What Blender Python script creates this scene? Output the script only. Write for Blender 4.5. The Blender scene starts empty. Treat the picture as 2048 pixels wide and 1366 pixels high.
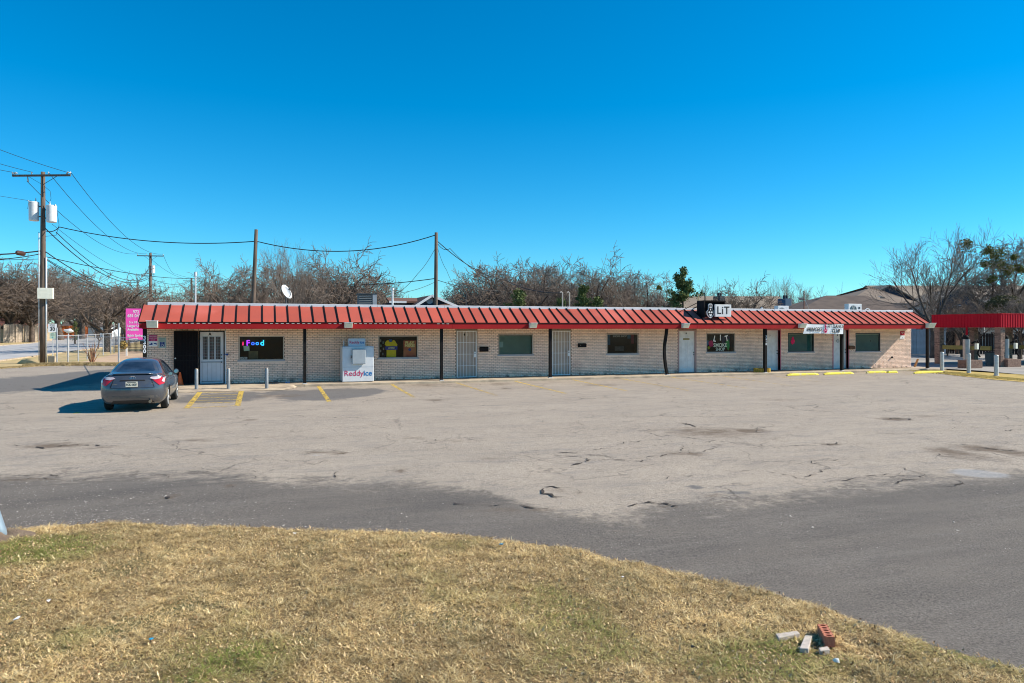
import bpy, bmesh, math, random
import numpy as np
from mathutils import Vector, Matrix, noise as mnoise
from mathutils.bvhtree import BVHTree
R = math.radians
random.seed(7); rng = np.random.default_rng(7)
sc = bpy.context.scene
COL = sc.collection

# ------------------------------------------------------------------ camera, sky, sun, exposure
TH = R(19.36); F = 1440.0; HY = 656.5; EYE = 2.41; D = 32.3
cam = bpy.data.cameras.new('camera'); camo = bpy.data.objects.new('camera', cam); COL.objects.link(camo)
camo.location = (0, -D, EYE); camo.rotation_euler = (R(90), 0, -TH)
cam.sensor_width = 36; cam.lens = F/2048*36; cam.shift_y = -(683-HY)/2048
cam.clip_start = .1; cam.clip_end = 4000
sc.camera = camo
SUN = Vector((1.25, -.40, 1.0)).normalized()
w = bpy.data.worlds.new('World'); sc.world = w; w.use_nodes = True
nt = w.node_tree; nt.nodes.clear()
sky = nt.nodes.new('ShaderNodeTexSky'); sky.sky_type = 'NISHITA'; sky.sun_disc = False
sky.sun_elevation = math.asin(SUN.z); sky.sun_rotation = math.atan2(SUN.x, SUN.y)
sky.altitude = 250; sky.air_density = 1.0; sky.dust_density = 0; sky.ozone_density = 3
hs = nt.nodes.new('ShaderNodeHueSaturation'); hs.inputs['Saturation'].default_value = 1.2
tn = nt.nodes.new('ShaderNodeMix'); tn.data_type = 'RGBA'; tn.blend_type = 'MULTIPLY'; tn.inputs[0].default_value = 1; tn.inputs[7].default_value = (.53, .93, 1.08, 1)
bg = nt.nodes.new('ShaderNodeBackground'); bg.inputs['Strength'].default_value = .10
wo = nt.nodes.new('ShaderNodeOutputWorld')
nt.links.new(sky.outputs[0], tn.inputs[6]); nt.links.new(tn.outputs[2], hs.inputs['Color']); nt.links.new(hs.outputs[0], bg.inputs[0]); nt.links.new(bg.outputs[0], wo.inputs[0])
sl = bpy.data.lights.new('sun', 'SUN'); sl.energy = 4.9; sl.angle = R(.5); sl.color = (1, .92, .79)
so = bpy.data.objects.new('sun', sl); COL.objects.link(so)
so.rotation_euler = SUN.to_track_quat('Z', 'Y').to_euler(); so.location = (30, -30, 40)
sc.view_settings.view_transform = 'Standard'; sc.view_settings.look = 'None'
sc.view_settings.exposure = .6; sc.cycles.pixel_filter_type = 'BLACKMAN_HARRIS'; sc.cycles.filter_width = 1.05; sc.view_settings.gamma = 1; sc.view_settings.use_curve_mapping = False

# ------------------------------------------------------------------ measuring helpers (photo measurement -> metres on real planes)
def WX(px, Y=0.0):
    return (Y+D)*math.tan(math.atan((px-1024)/F)+TH)
def dep(X, Y): return X*math.sin(TH)+(Y+D)*math.cos(TH)
def HZ(py, X, Y=0.0): return EYE+(HY-py)/F*dep(X, Y)
def PB(px, py, Z):
    lat = (px-1024)/F*Z
    return Vector((lat*math.cos(TH)+Z*math.sin(TH), -lat*math.sin(TH)+Z*math.cos(TH)-D, EYE+(HY-py)/F*Z))
def GP(px, py, z=0.0):
    return PB(px, py, F*(EYE-z)/(py-HY))

# ------------------------------------------------------------------ node materials
MATS = {}
def mat(name, c1, c2=None, scale=3, rough=.75, bump=0, bscale=60, metal=0, world=True, lo=.35, hi=.65, rnd=0, spec=.4, coat=0, detail=5, stretch=None, emis=0, c3=None, scale3=.6):
    m = bpy.data.materials.new(name); m.use_nodes = True; t = m.node_tree; N = t.nodes; L = t.links
    b = N['Principled BSDF']; b.inputs['Roughness'].default_value = rough; b.inputs['Metallic'].default_value = metal
    b.inputs['Specular IOR Level'].default_value = spec; b.inputs['Coat Weight'].default_value = coat
    b.inputs['Base Color'].default_value = (*c1, 1)
    if world: co = N.new('ShaderNodeNewGeometry').outputs['Position']
    else: co = N.new('ShaderNodeTexCoord').outputs['Object']
    if stretch:
        mp = N.new('ShaderNodeMapping'); mp.inputs['Scale'].default_value = stretch; L.new(co, mp.inputs[0]); co = mp.outputs[0]
    out = None
    def noise_(s, d=detail):
        n = N.new('ShaderNodeTexNoise'); n.inputs['Scale'].default_value = s; n.inputs['Detail'].default_value = d; L.new(co, n.inputs['Vector']); return n.outputs['Fac']
    def mr(o, a, b_):
        r = N.new('ShaderNodeMapRange'); r.inputs[1].default_value = a; r.inputs[2].default_value = b_; L.new(o, r.inputs[0]); return r.outputs[0]
    def mix(f, a, b_):
        x = N.new('ShaderNodeMix'); x.data_type = 'RGBA'
        L.new(f, x.inputs[0])
        for s, i in ((a, 6), (b_, 7)):
            if isinstance(s, tuple): x.inputs[i].default_value = (*s[:3], 1)
            else: L.new(s, x.inputs[i])
        return x.outputs[2]
    if c2: out = mix(mr(noise_(scale), lo, hi), c1, c2)
    if c3: out = mix(mr(noise_(scale3), .52, .66), out if out else c1, c3)
    if rnd:
        oi = N.new('ShaderNodeObjectInfo').outputs['Random']; ge = N.new('ShaderNodeNewGeometry').outputs['Random Per Island']
        a = N.new('ShaderNodeMath'); a.operation = 'ADD'; L.new(oi, a.inputs[0]); L.new(ge, a.inputs[1])
        f = N.new('ShaderNodeMath'); f.operation = 'FRACT'; L.new(a.outputs[0], f.inputs[0])
        r = N.new('ShaderNodeMapRange'); r.inputs[3].default_value = 1-rnd; r.inputs[4].default_value = 1+rnd; L.new(f.outputs[0], r.inputs[0])
        h = N.new('ShaderNodeHueSaturation'); L.new(r.outputs[0], h.inputs['Value'])
        if out: L.new(out, h.inputs['Color'])
        else: h.inputs['Color'].default_value = (*c1, 1)
        out = h.outputs[0]
    if out: L.new(out, b.inputs['Base Color'])
    if bump:
        bn = N.new('ShaderNodeBump'); bn.inputs['Strength'].default_value = bump; bn.inputs['Distance'].default_value = .02
        L.new(noise_(bscale, 4), bn.inputs['Height']); L.new(bn.outputs[0], b.inputs['Normal'])
    if emis:
        b.inputs['Emission Color'].default_value = (*c1, 1); b.inputs['Emission Strength'].default_value = emis
    MATS[name] = m
    return m
def glass_mat(name, tint=(.8, .85, .82), rough=.02, op=.0, opc=(.02, .03, .03)):
    m = bpy.data.materials.new(name); m.use_nodes = True; t = m.node_tree; N = t.nodes; L = t.links; N.clear()
    o = N.new('ShaderNodeOutputMaterial'); tr = N.new('ShaderNodeBsdfTransparent'); tr.inputs[0].default_value = (*tint, 1)
    gl = N.new('ShaderNodeBsdfGlossy'); gl.inputs['Roughness'].default_value = rough
    fr = N.new('ShaderNodeFresnel'); fr.inputs[0].default_value = 1.5
    mx = N.new('ShaderNodeMixShader'); L.new(fr.outputs[0], mx.inputs[0]); L.new(tr.outputs[0], mx.inputs[1]); L.new(gl.outputs[0], mx.inputs[2])
    L.new(mx.outputs[0], o.inputs[0]); return m

M_brick = mat('painted_brick', (.95, .71, .56), (.88, .65, .51), 2.2, .85, .35, 70, rnd=.08, c3=(.80, .57, .45), scale3=.9)
def dirty_foot(m):
    t = m.node_tree; N = t.nodes; L = t.links; b = N['Principled BSDF']; src = b.inputs['Base Color'].links[0].from_socket
    pos = N.new('ShaderNodeNewGeometry').outputs['Position']; sp = N.new('ShaderNodeSeparateXYZ'); L.new(pos, sp.inputs[0])
    def nz(s, d, lo, hi, st=(1,1,1)):
        mp = N.new('ShaderNodeMapping'); mp.inputs['Scale'].default_value = st; L.new(pos, mp.inputs[0])
        n = N.new('ShaderNodeTexNoise'); n.inputs['Scale'].default_value = s; n.inputs['Detail'].default_value = d; n.inputs['Roughness'].default_value = .7; L.new(mp.outputs[0], n.inputs[0]); r = N.new('ShaderNodeMapRange'); r.inputs[1].default_value = lo; r.inputs[2].default_value = hi; L.new(n.outputs[0], r.inputs[0]); return r.outputs[0]
    def mul(a, c):
        x = N.new('ShaderNodeMath'); x.operation = 'MULTIPLY'; L.new(a, x.inputs[0])
        if isinstance(c, float): x.inputs[1].default_value = c
        else: L.new(c, x.inputs[1])
        return x.outputs[0]
    def mixc(f, a, c):
        x = N.new('ShaderNodeMix'); x.data_type = 'RGBA'; L.new(f, x.inputs[0]); L.new(a, x.inputs[6]); x.inputs[7].default_value = (*c, 1); return x.outputs[2]
    zr = N.new('ShaderNodeMapRange'); zr.inputs[1].default_value = .12; zr.inputs[2].default_value = .34; zr.inputs[3].default_value = 1; zr.inputs[4].default_value = 0; L.new(sp.outputs[2], zr.inputs[0])
    c = mixc(mul(mul(nz(2.4, 6, .50, .62), zr.outputs[0]), .9), src, (.05, .045, .04))          # peeled, mouldy patches near the walkway
    c = mixc(mul(nz(1.6, 7, .58, .74, (1, 1, .35)), .45), c, (.42, .31, .23))                    # vertical grime runs
    c = mixc(mul(nz(14, 3, .70, .74), .6), c, (.25, .16, .12))                                    # chipped spots
    L.new(c, b.inputs['Base Color'])
dirty_foot(M_brick)
M_mortar = mat('mortar_joint', (.38, .28, .22), (.24, .17, .13), 9, .95, .3)
M_panel = mat('red_roof_panel', (.44, .090, .060), (.38, .085, .060), 1.2, .6, .05, 20, rnd=.10, c3=(.49, .12, .09), scale3=.4, spec=.12)
M_rib = mat('dark_rib', (.018, .008, .008), None, rough=.75, spec=.15)
M_fascia = mat('red_fascia', (.37, .018, .020), (.31, .014, .016), 1.5, .7, .05, 20, spec=.12)
M_flash = mat('roof_flashing', (.70, .72, .73), (.60, .62, .64), 2, .45, metal=.1)
M_black = mat('black_paint', (.010, .009, .009), (.016, .014, .014), 6, .75, spec=.15)
M_iron = mat('black_iron', (.009, .008, .009), None, rough=.7, spec=.2)
M_white = mat('white_paint', (.74, .74, .73), (.64, .64, .63), 5, .45)
M_whited = mat('white_door_paint', (.62, .63, .66), (.56, .57, .60), 3, .5)
M_offw = mat('offwhite_metal', (.88, .84, .68), (.80, .76, .62), 5, .5)
M_grille = mat('grille_white', (.85, .85, .85), None, rough=.5)
M_doorgrey = mat('door_behind_grille', (.44, .36, .30), (.40, .33, .28), 3, .6)
M_beige = mat('beige_trim', (.52, .45, .38), (.46, .40, .34), 3, .7)
M_sill = mat('sill_grey', (.34, .34, .36), (.42, .41, .42), 5, .7)
M_pink = mat('pink_trim', (.60, .16, .20), (.52, .13, .17), 4, .6)
M_mauve = mat('mauve_trim', (.42, .28, .26), (.36, .24, .22), 4, .6)
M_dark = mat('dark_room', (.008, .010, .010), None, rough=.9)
M_glass = glass_mat('window_glass')
M_blind = mat('green_blinds', (.34, .44, .34), (.29, .38, .30), 2, .7)
M_teal = mat('teal_board', (.06, .20, .18), (.05, .16, .15), 2, .35)
M_conc = mat('sidewalk_concrete', (.52, .42, .30), (.40, .32, .23), 2.5, .9, .3, 60, c3=(.30, .24, .18), scale3=1.2)
M_galv = mat('galvanised_steel', (.64, .65, .65), (.52, .53, .54), 8, .45, metal=.15)
M_wood = mat('weathered_pole_wood', (.16, .115, .085), (.09, .065, .05), 3, .9, .4, 30, stretch=(6, 6, .5))
M_yel = mat('yellow_kerb_paint', (.90, .72, .06), (.80, .64, .08), 5, .75, .2, 40, c3=(.70, .60, .30), scale3=4)
M_grey = mat('grey_metal', (.30, .33, .36), (.25, .27, .29), 4, .5, metal=.2)
M_dgrey = mat('dark_grey_metal', (.05, .06, .07), (.035, .04, .045), 4, .6)
M_wire = mat('cable_black', (.012, .012, .012), None, rough=.6)
M_lamp = mat('lamp_lens', (.80, .82, .66), (.70, .73, .60), 9, .25)
M_mag = mat('magenta_sign', (.95, .10, .50), (.90, .09, .47), 2, .5)
M_mag2 = mat('dark_magenta', (.42, .02, .14), None, rough=.5)
M_txtw = mat('white_lettering', (.80, .80, .80), None, rough=.5)
M_txtk = mat('black_lettering', (.012, .012, .012), None, rough=.6)
M_txtr = mat('crimson_lettering', (.50, .015, .10), None, rough=.5)
M_txtb = mat('blue_lettering', (.01, .16, .42), None, rough=.5)
M_blue = mat('sign_blue', (.01, .04, .20), None, rough=.5)
M_bark = mat('bark', (.14, .105, .082), (.07, .052, .042), 2.5, .95, .5, 25)
M_twig = mat('twigs', (.225, .172, .135), (.135, .103, .081), 1.2, .95)
M_twig2 = mat('twigs_grey', (.25, .20, .165), (.155, .124, .103), 1.2, .95)
M_cedar = mat('cedar_leaf', (.15, .18, .05), (.07, .10, .03), 1.5, .85)
M_mist = mat('mistletoe_leaf', (.26, .22, .04), (.13, .13, .03), 2, .85)

# ------------------------------------------------------------------ mesh builder
def wloc(o):
    v = Vector((0, 0, 0))
    while o: v += o.location; o = o.parent
    return v
def tag(o, label=None, cat=None, group=None, kind=None):
    if label: o['label'] = label
    if cat: o['category'] = cat
    if group: o['group'] = group
    if kind: o['kind'] = kind
    return o
def thing(name, loc, label, cat, group=None):
    o = bpy.data.objects.new(name, None); COL.objects.link(o); o.location = loc; o.empty_display_size = .2
    return tag(o, label, cat, group)
def link(name, me, parent=None):
    o = bpy.data.objects.new(name, me); COL.objects.link(o)
    if parent: o.parent = parent
    return o
class MB:
    def __init__(s): s.v = []; s.f = []
    def add(s, vs, fs):
        n = len(s.v); s.v += [tuple(x) for x in vs]; s.f += [tuple(i+n for i in f) for f in fs]; return s
    def box(s, x0, x1, y0, y1, z0, z1):
        return s.add([(x0,y0,z0),(x1,y0,z0),(x1,y1,z0),(x0,y1,z0),(x0,y0,z1),(x1,y0,z1),(x1,y1,z1),(x0,y1,z1)],
                     [(0,3,2,1),(4,5,6,7),(0,1,5,4),(1,2,6,5),(2,3,7,6),(3,0,4,7)])
    def bar(s, p0, p1, wd, ht, up=(0,0,1)):
        p0 = Vector(p0); p1 = Vector(p1); d = (p1-p0).normalized(); u = Vector(up)
        a = d.cross(u)
        if a.length < 1e-4: a = d.cross(Vector((0,1,0)))
        a.normalize(); u = a.cross(d).normalized(); a *= wd/2; u *= ht/2
        return s.add([p0-a-u,p0+a-u,p0+a+u,p0-a+u,p1-a-u,p1+a-u,p1+a+u,p1-a+u],
                     [(0,1,2,3),(7,6,5,4),(0,4,5,1),(1,5,6,2),(2,6,7,3),(3,7,4,0)])
    def tube(s, pts, rs, n=8, cap=True):
        pts = [Vector(p) for p in pts]
        if not hasattr(rs, '__len__'): rs = [rs]*len(pts)
        rings = []; ref = None
        for i, p in enumerate(pts):
            d = (pts[min(i+1, len(pts)-1)]-pts[max(i-1, 0)])
            if d.length < 1e-9: d = Vector((0,0,1))
            d.normalize()
            if ref is None:
                ref = Vector((1,0,0)) if abs(d.x) < .8 else Vector((0,1,0))
            a = (ref-d*ref.dot(d)).normalized(); b = d.cross(a); ref = a
            rings.append([p+(a*math.cos(2*math.pi*k/n)+b*math.sin(2*math.pi*k/n))*rs[i] for k in range(n)])
        vs = [v for r_ in rings for v in r_]; fs = []
        for i in range(len(pts)-1):
            for k in range(n):
                k2 = (k+1) % n; fs.append((i*n+k, i*n+k2, (i+1)*n+k2, (i+1)*n+k))
        if cap: fs.append(tuple(range(n-1, -1, -1))); fs.append(tuple((len(pts)-1)*n+k for k in range(n)))
        return s.add(vs, fs)
    def cyl(s, p0, p1, r0, r1=None, n=12): return s.tube([p0, p1], [r0, r0 if r1 is None else r1], n)
    def prism(s, poly, y0, y1):      # polygon in x,z extruded along y
        n = len(poly); vs = [(x, y0, z) for x, z in poly]+[(x, y1, z) for x, z in poly]
        fs = [tuple(range(n)), tuple(range(2*n-1, n-1, -1))]+[(i, i+n, (i+1) % n+n, (i+1) % n) for i in range(n)]
        return s.add(vs, fs)
    def mesh(s, name, off=Vector((0,0,0)), smooth=False):
        me = bpy.data.meshes.new(name)
        me.from_pydata([(x-off.x, y-off.y, z-off.z) for x, y, z in s.v], [], s.f); me.update()
        bm = bmesh.new(); bm.from_mesh(me); bmesh.ops.recalc_face_normals(bm, faces=bm.faces); bm.to_mesh(me); bm.free()
        if smooth: me.polygons.foreach_set('use_smooth', [True]*len(me.polygons))
        return me
    def build(s, name, m, parent=None, smooth=False, bevel=0, auto=False):
        me = s.mesh(name, wloc(parent), smooth); me.materials.append(m); o = link(name, me, parent)
        if bevel:
            b = o.modifiers.new('bevel', 'BEVEL'); b.width = bevel; b.segments = 2; b.limit_method = 'ANGLE'
        if smooth and auto:
            me.set_sharp_from_angle(angle=R(35))
        return o
def root_mesh(mb, name, m, loc, label, cat, group=None, **k):
    e = bpy.data.objects.new('tmp', None); e.location = loc
    me = mb.mesh(name, Vector(loc), k.get('smooth', False)); me.materials.append(m); o = link(name, me); o.location = loc
    bpy.data.objects.remove(e)
    if k.get('smooth'): me.set_sharp_from_angle(angle=R(35))
    if k.get('bevel'):
        b = o.modifiers.new('bevel', 'BEVEL'); b.width = k['bevel']; b.segments = 2; b.limit_method = 'ANGLE'
    return tag(o, label, cat, group)
def quick_mesh(name, V, Fc, m, parent=None, quads=None):
    me = bpy.data.meshes.new(name); V = np.asarray(V, dtype=np.float32)
    Fc = np.asarray(Fc, dtype=np.int32); k = Fc.shape[1]
    me.vertices.add(len(V)); me.vertices.foreach_set('co', V.ravel())
    me.loops.add(Fc.size); me.loops.foreach_set('vertex_index', Fc.ravel())
    me.polygons.add(len(Fc)); me.polygons.foreach_set('loop_start', np.arange(0, Fc.size, k, dtype=np.int32))
    me.update(calc_edges=True); me.materials.append(m)
    return me
def text_mesh(s, size, depth=.004, bold=0, align='CENTER', sx=1.0, shear=0, sp=1.0):
    c = bpy.data.curves.new('text', 'FONT'); c.body = s; c.size = size; c.extrude = depth/2; c.offset = bold
    c.align_x = align; c.align_y = 'CENTER'; c.shear = shear; c.resolution_u = 3; c.space_character = sp
    o = bpy.data.objects.new('text', c); me = bpy.data.meshes.new_from_object(o); bpy.data.objects.remove(o)
    me.transform(Matrix.Scale(sx, 4, (1,0,0)))
    return me
def text(name, s, size, m, loc, parent=None, rot=(R(90),0,0), **k):
    me = text_mesh(s, size, **k); me.materials.append(m); me.transform(Matrix.Rotation(rot[2], 4, 'Z') @ Matrix.Rotation(rot[0], 4, 'X') @ Matrix.Rotation(rot[1], 4, 'Z'))
    me.transform(Matrix.Translation(Vector(loc)-wloc(parent)))
    return link(name, me, parent)

# ------------------------------------------------------------------ noise on arrays
def vnoise(x, y, s, seed=0):
    g = np.random.default_rng(seed).random((256, 256)); x = x*s+1000.3; y = y*s+1000.7
    xi = np.floor(x).astype(int); yi = np.floor(y).astype(int); fx = x-xi; fy = y-yi
    fx = fx*fx*(3-2*fx); fy = fy*fy*(3-2*fy)
    a = g[xi % 256, yi % 256]; b = g[(xi+1) % 256, yi % 256]; c = g[xi % 256, (yi+1) % 256]; d = g[(xi+1) % 256, (yi+1) % 256]
    return (a*(1-fx)+b*fx)*(1-fy)+(c*(1-fx)+d*fx)*fy
def fnoise(x, y, s, seed=0): return (vnoise(x,y,s,seed)+.5*vnoise(x,y,s*2.1,seed+1)+.25*vnoise(x,y,s*4.3,seed+2))/1.75

# ================================================================== GROUND
def polyline_world(pts):
    w_ = [GP(*p) for p in pts]; return np.array([p.x for p in w_]), np.array([p.y for p in w_])
GX, GY = polyline_world([(-160,1080),(0,1064),(60,1060),(150,1053),(240,1047),(300,1050),(340,1056),(470,1056),(560,1060),(700,1064),(860,1068),(930,1073),(1010,1084),(1070,1092),(1150,1100),(1190,1112),(1240,1124),(1290,1130),(1370,1152),(1440,1168),(1500,1178),(1580,1200),(1650,1222),(1740,1252),(1820,1280),(1900,1302),(2048,1345),(2300,1420)])
o_ = np.argsort(GX); GX, GY = GX[o_], GY[o_]
def grass_edge(x): return np.interp(x, GX, GY)
DX, DY = polyline_world([(-400,962),(0,956),(250,951),(420,951),(470,945),(520,962),(570,968),(620,960),(700,967),(800,962),(860,972),(980,985),(1030,1003),(1090,1020),(1150,1033),(1250,1036),(1320,1015),(1400,1005),(1480,1003),(1530,990),(1600,984),(1700,975),(1760,968),(1850,958),(1950,952),(2048,945),(2500,930)])
o_ = np.argsort(DX); DX, DY = DX[o_], DY[o_]

def sheet(name, xs, ys, zf, m, keep=None, attrs=None, kind='structure'):
    X, Y = np.meshgrid(xs, ys, indexing='ij'); Z = zf(X, Y)
    V = np.stack([X, Y, Z], -1).reshape(-1, 3); nx, ny = len(xs), len(ys)
    I = (np.arange(nx-1)[:, None]*ny+np.arange(ny-1)[None, :])
    Q = np.stack([I, I+ny, I+ny+1, I+1], -1).reshape(-1, 4)
    if keep is not None:
        cx = V[Q].mean(1); Q = Q[keep(cx[:, 0], cx[:, 1])]
    me = quick_mesh(name, V, Q, m); me.polygons.foreach_set('use_smooth', [True]*len(me.polygons))
    if attrs:
        for k, fn in attrs.items():
            a = me.attributes.new(k, 'FLOAT', 'POINT'); a.data.foreach_set('value', fn(V[:, 0], V[:, 1]).astype(np.float32))
    o = link(name, me); o['kind'] = kind; return o

# lot material: pale worn asphalt / dark newer strip by signed distance, stains, cracks
def lot_material():
    m = bpy.data.materials.new('worn_asphalt'); m.use_nodes = True; t = m.node_tree; N = t.nodes; L = t.links
    b = N['Principled BSDF']; b.inputs['Roughness'].default_value = .92; b.inputs['Specular IOR Level'].default_value = .25
    pos = N.new('ShaderNodeNewGeometry').outputs['Position']
    def ns(s, d=5, st=None, rough=.55):
        co = pos
        if st:
            mp = N.new('ShaderNodeMapping'); mp.inputs['Scale'].default_value = st; L.new(pos, mp.inputs[0]); co = mp.outputs[0]
        n = N.new('ShaderNodeTexNoise'); n.inputs['Scale'].default_value = s; n.inputs['Detail'].default_value = d; n.inputs['Roughness'].default_value = rough; L.new(co, n.inputs['Vector']); return n
    def mr(o, a, b_, c=0., d=1.):
        r = N.new('ShaderNodeMapRange'); r.inputs[1].default_value = a; r.inputs[2].default_value = b_; r.inputs[3].default_value = c; r.inputs[4].default_value = d; L.new(o, r.inputs[0]); return r.outputs[0]
    def mth(op, a, b_=None):
        x = N.new('ShaderNodeMath'); x.operation = op
        for i, s in enumerate((a, b_)):
            if s is None: continue
            if isinstance(s, (int, float)): x.inputs[i].default_value = s
            else: L.new(s, x.inputs[i])
        return x.outputs[0]
    def mix(f, a, b_, blend='MIX'):
        x = N.new('ShaderNodeMix'); x.data_type = 'RGBA'; x.blend_type = blend
        if isinstance(f, float): x.inputs[0].default_value = f
        else: L.new(f, x.inputs[0])
        for s, i in ((a, 6), (b_, 7)):
            if isinstance(s, tuple): x.inputs[i].default_value = (*s, 1)
            else: L.new(s, x.inputs[i])
        return x.outputs[2]
    def at(n):
        a = N.new('ShaderNodeAttribute'); a.attribute_name = n; return a.outputs['Fac']
    pale = mix(mr(ns(.35, 6, (1, 1.8, 1)).outputs[0], .35, .65), (.50, .40, .29), (.37, .292, .21))
    pale = mix(mr(ns(1.1, 7, (.6, 2.2, 1)).outputs[0], .55, .72), pale, (.225, .195, .17))
    pale = mix(mr(ns(.16, 4).outputs[0], .56, .70), pale, (.42, .33, .235))
    g = ns(48, 3, None, .85).outputs[0]; g2 = ns(14, 4, None, .85).outputs[0]; g3 = ns(4.5, 6, (.7, 1.3, 1), .8).outputs[0]; g4 = ns(1.3, 8, (.6, 1.3, 1), .8).outputs[0]
    pale = mix(mr(g4, .50, .66), pale, (.215, .18, .15)); pale = mix(mth('MULTIPLY', mr(g4, .42, .28), .7), pale, (.50, .425, .34))
    pale = mix(mth('MULTIPLY', mr(g3, .54, .70), .7), pale, (.17, .14, .115)); pale = mix(mth('MULTIPLY', mr(g3, .42, .28), .6), pale, (.56, .49, .40))
    pale = mix(mr(g, .3, .7), mix(.75, pale, (.10, .082, .065)), mix(.5, pale, (.62, .54, .45)))
    pale = mix(mth('MULTIPLY', mr(g2, .56, .70), .8), pale, (.13, .11, .09)); pale = mix(mth('MULTIPLY', mr(g2, .42, .30), .5), pale, (.60, .53, .44))
    dark = mix(mr(ns(.5, 6, (1, 2.5, 1)).outputs[0], .35, .68), (.125, .104, .083), (.22, .182, .142))
    dark = mix(mr(ns(2.2, 7, (.5, 2, 1)).outputs[0], .55, .8), dark, (.20, .172, .145))
    dark = mix(mth('MULTIPLY', mr(g3, .50, .70), .6), dark, (.19, .165, .14)); dark = mix(mth('MULTIPLY', mr(g2, .55, .70), .6), dark, (.045, .04, .036)); dark = mix(mth('MULTIPLY', mr(g2, .42, .30), .45), dark, (.26, .225, .19))
    dark = mix(mth('MULTIPLY', mr(ns(1.0, 6, (.22, 2.0, 1), .7).outputs[0], .50, .68), .75), dark, (.25, .215, .178))
    dark = mix(mth('MULTIPLY', mr(ns(.45, 6, (.4, 1.6, 1), .7).outputs[0], .47, .34), .7), dark, (.07, .060, .052))
    dark = mix(mr(g, .30, .72), mix(.7, dark, (.025, .022, .02)), mix(.5, dark, (.29, .255, .22)))
    # edge mask
    e = mth('ADD', at('edge'), mr(ns(1.1, 9, (.8, 1.5, 1), .72).outputs[0], 0, 1, -1.0, 1.0))
    e = mth('ADD', e, mr(ns(6, 6, None, .8).outputs[0], 0, 1, -.9, .9))
    em = mr(e, -.28, .30)
    col = mix(em, pale, dark)
    # lip line just at edge
    lip = mth('MULTIPLY', mr(mth('ABSOLUTE', e), .0, .10, 1, 0), mr(ns(1.7, 5).outputs[0], .5, .62))
    col = mix(mth('MULTIPLY', lip, .75), col, (.04, .034, .03))
    # patch of medium dark sealcoat
    pm = mr(mth('ADD', at('patch'), mr(ns(1.6, 6).outputs[0], 0, 1, -.32, .32)), .42, .58)
    col = mix(mth('MULTIPLY', pm, .85), col, mix(mr(g, .3, .7), (.10, .094, .09), (.165, .155, .145)))
    bm_ = mr(mth('ADD', at('brown'), mr(ns(2.6, 8, (1, 1.6, 1), .8).outputs[0], 0, 1, -.9, .9)), .30, .85)
    col = mix(mth('MULTIPLY', bm_, .85), col, mix(g2, (.035, .024, .018), (.22, .155, .10)))
    pl = mr(mth('ADD', at('light'), mr(ns(2.2, 6).outputs[0], 0, 1, -.3, .3)), .4, .6)
    col = mix(mth('MULTIPLY', pl, .5), col, (.38, .38, .38))
    # crack network
    wp = N.new('ShaderNodeVectorMath'); wp.operation = 'ADD'; nn = ns(.8, 5); sc_ = N.new('ShaderNodeVectorMath'); sc_.operation = 'SCALE'; sc_.inputs['Scale'].default_value = 1.6
    L.new(nn.outputs['Color'], sc_.inputs[0]); L.new(pos, wp.inputs[0]); L.new(sc_.outputs[0], wp.inputs[1])
    for s, wd, amt, msc in ((.22, .010, .75, .35), (.75, .020, .55, .5)):
        v = N.new('ShaderNodeTexVoronoi'); v.feature = 'DISTANCE_TO_EDGE'; v.inputs['Scale'].default_value = s; L.new(wp.outputs[0], v.inputs['Vector'])
        c = mr(v.outputs['Distance'], 0, wd*.8, 1, 0)
        c = mth('MULTIPLY', c, mr(ns(msc, 5).outputs[0], .46, .60))
        c = mth('MULTIPLY', c, mth('SUBTRACT', 1.0, mth('MULTIPLY', em, .8)))
        col = mix(mth('MULTIPLY', c, amt), col, (.07, .055, .045))
    # gravel chips (white)
    v = N.new('ShaderNodeTexVoronoi'); v.inputs['Scale'].default_value = 22; L.new(pos, v.inputs['Vector'])
    sp = mth('MULTIPLY', mr(v.outputs['Distance'], .12, .2, 1, 0), mr(v.outputs['Color'], .86, .87))
    col = mix(mth('MULTIPLY', mth('MULTIPLY', sp, em), .45), col, (.42, .39, .35))
    L.new(col, b.inputs['Base Color'])
    bn = N.new('ShaderNodeBump'); bn.inputs['Strength'].default_value = .7; bn.inputs['Distance'].default_value = .012
    h = mth('ADD', g, mth('MULTIPLY', g2, 1.0)); h = mth('ADD', h, mth('MULTIPLY', ns(5, 6).outputs[0], 1.5)); L.new(h, bn.inputs['Height']); L.new(bn.outputs[0], b.inputs['Normal'])
    return m
M_lot = lot_material()

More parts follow.
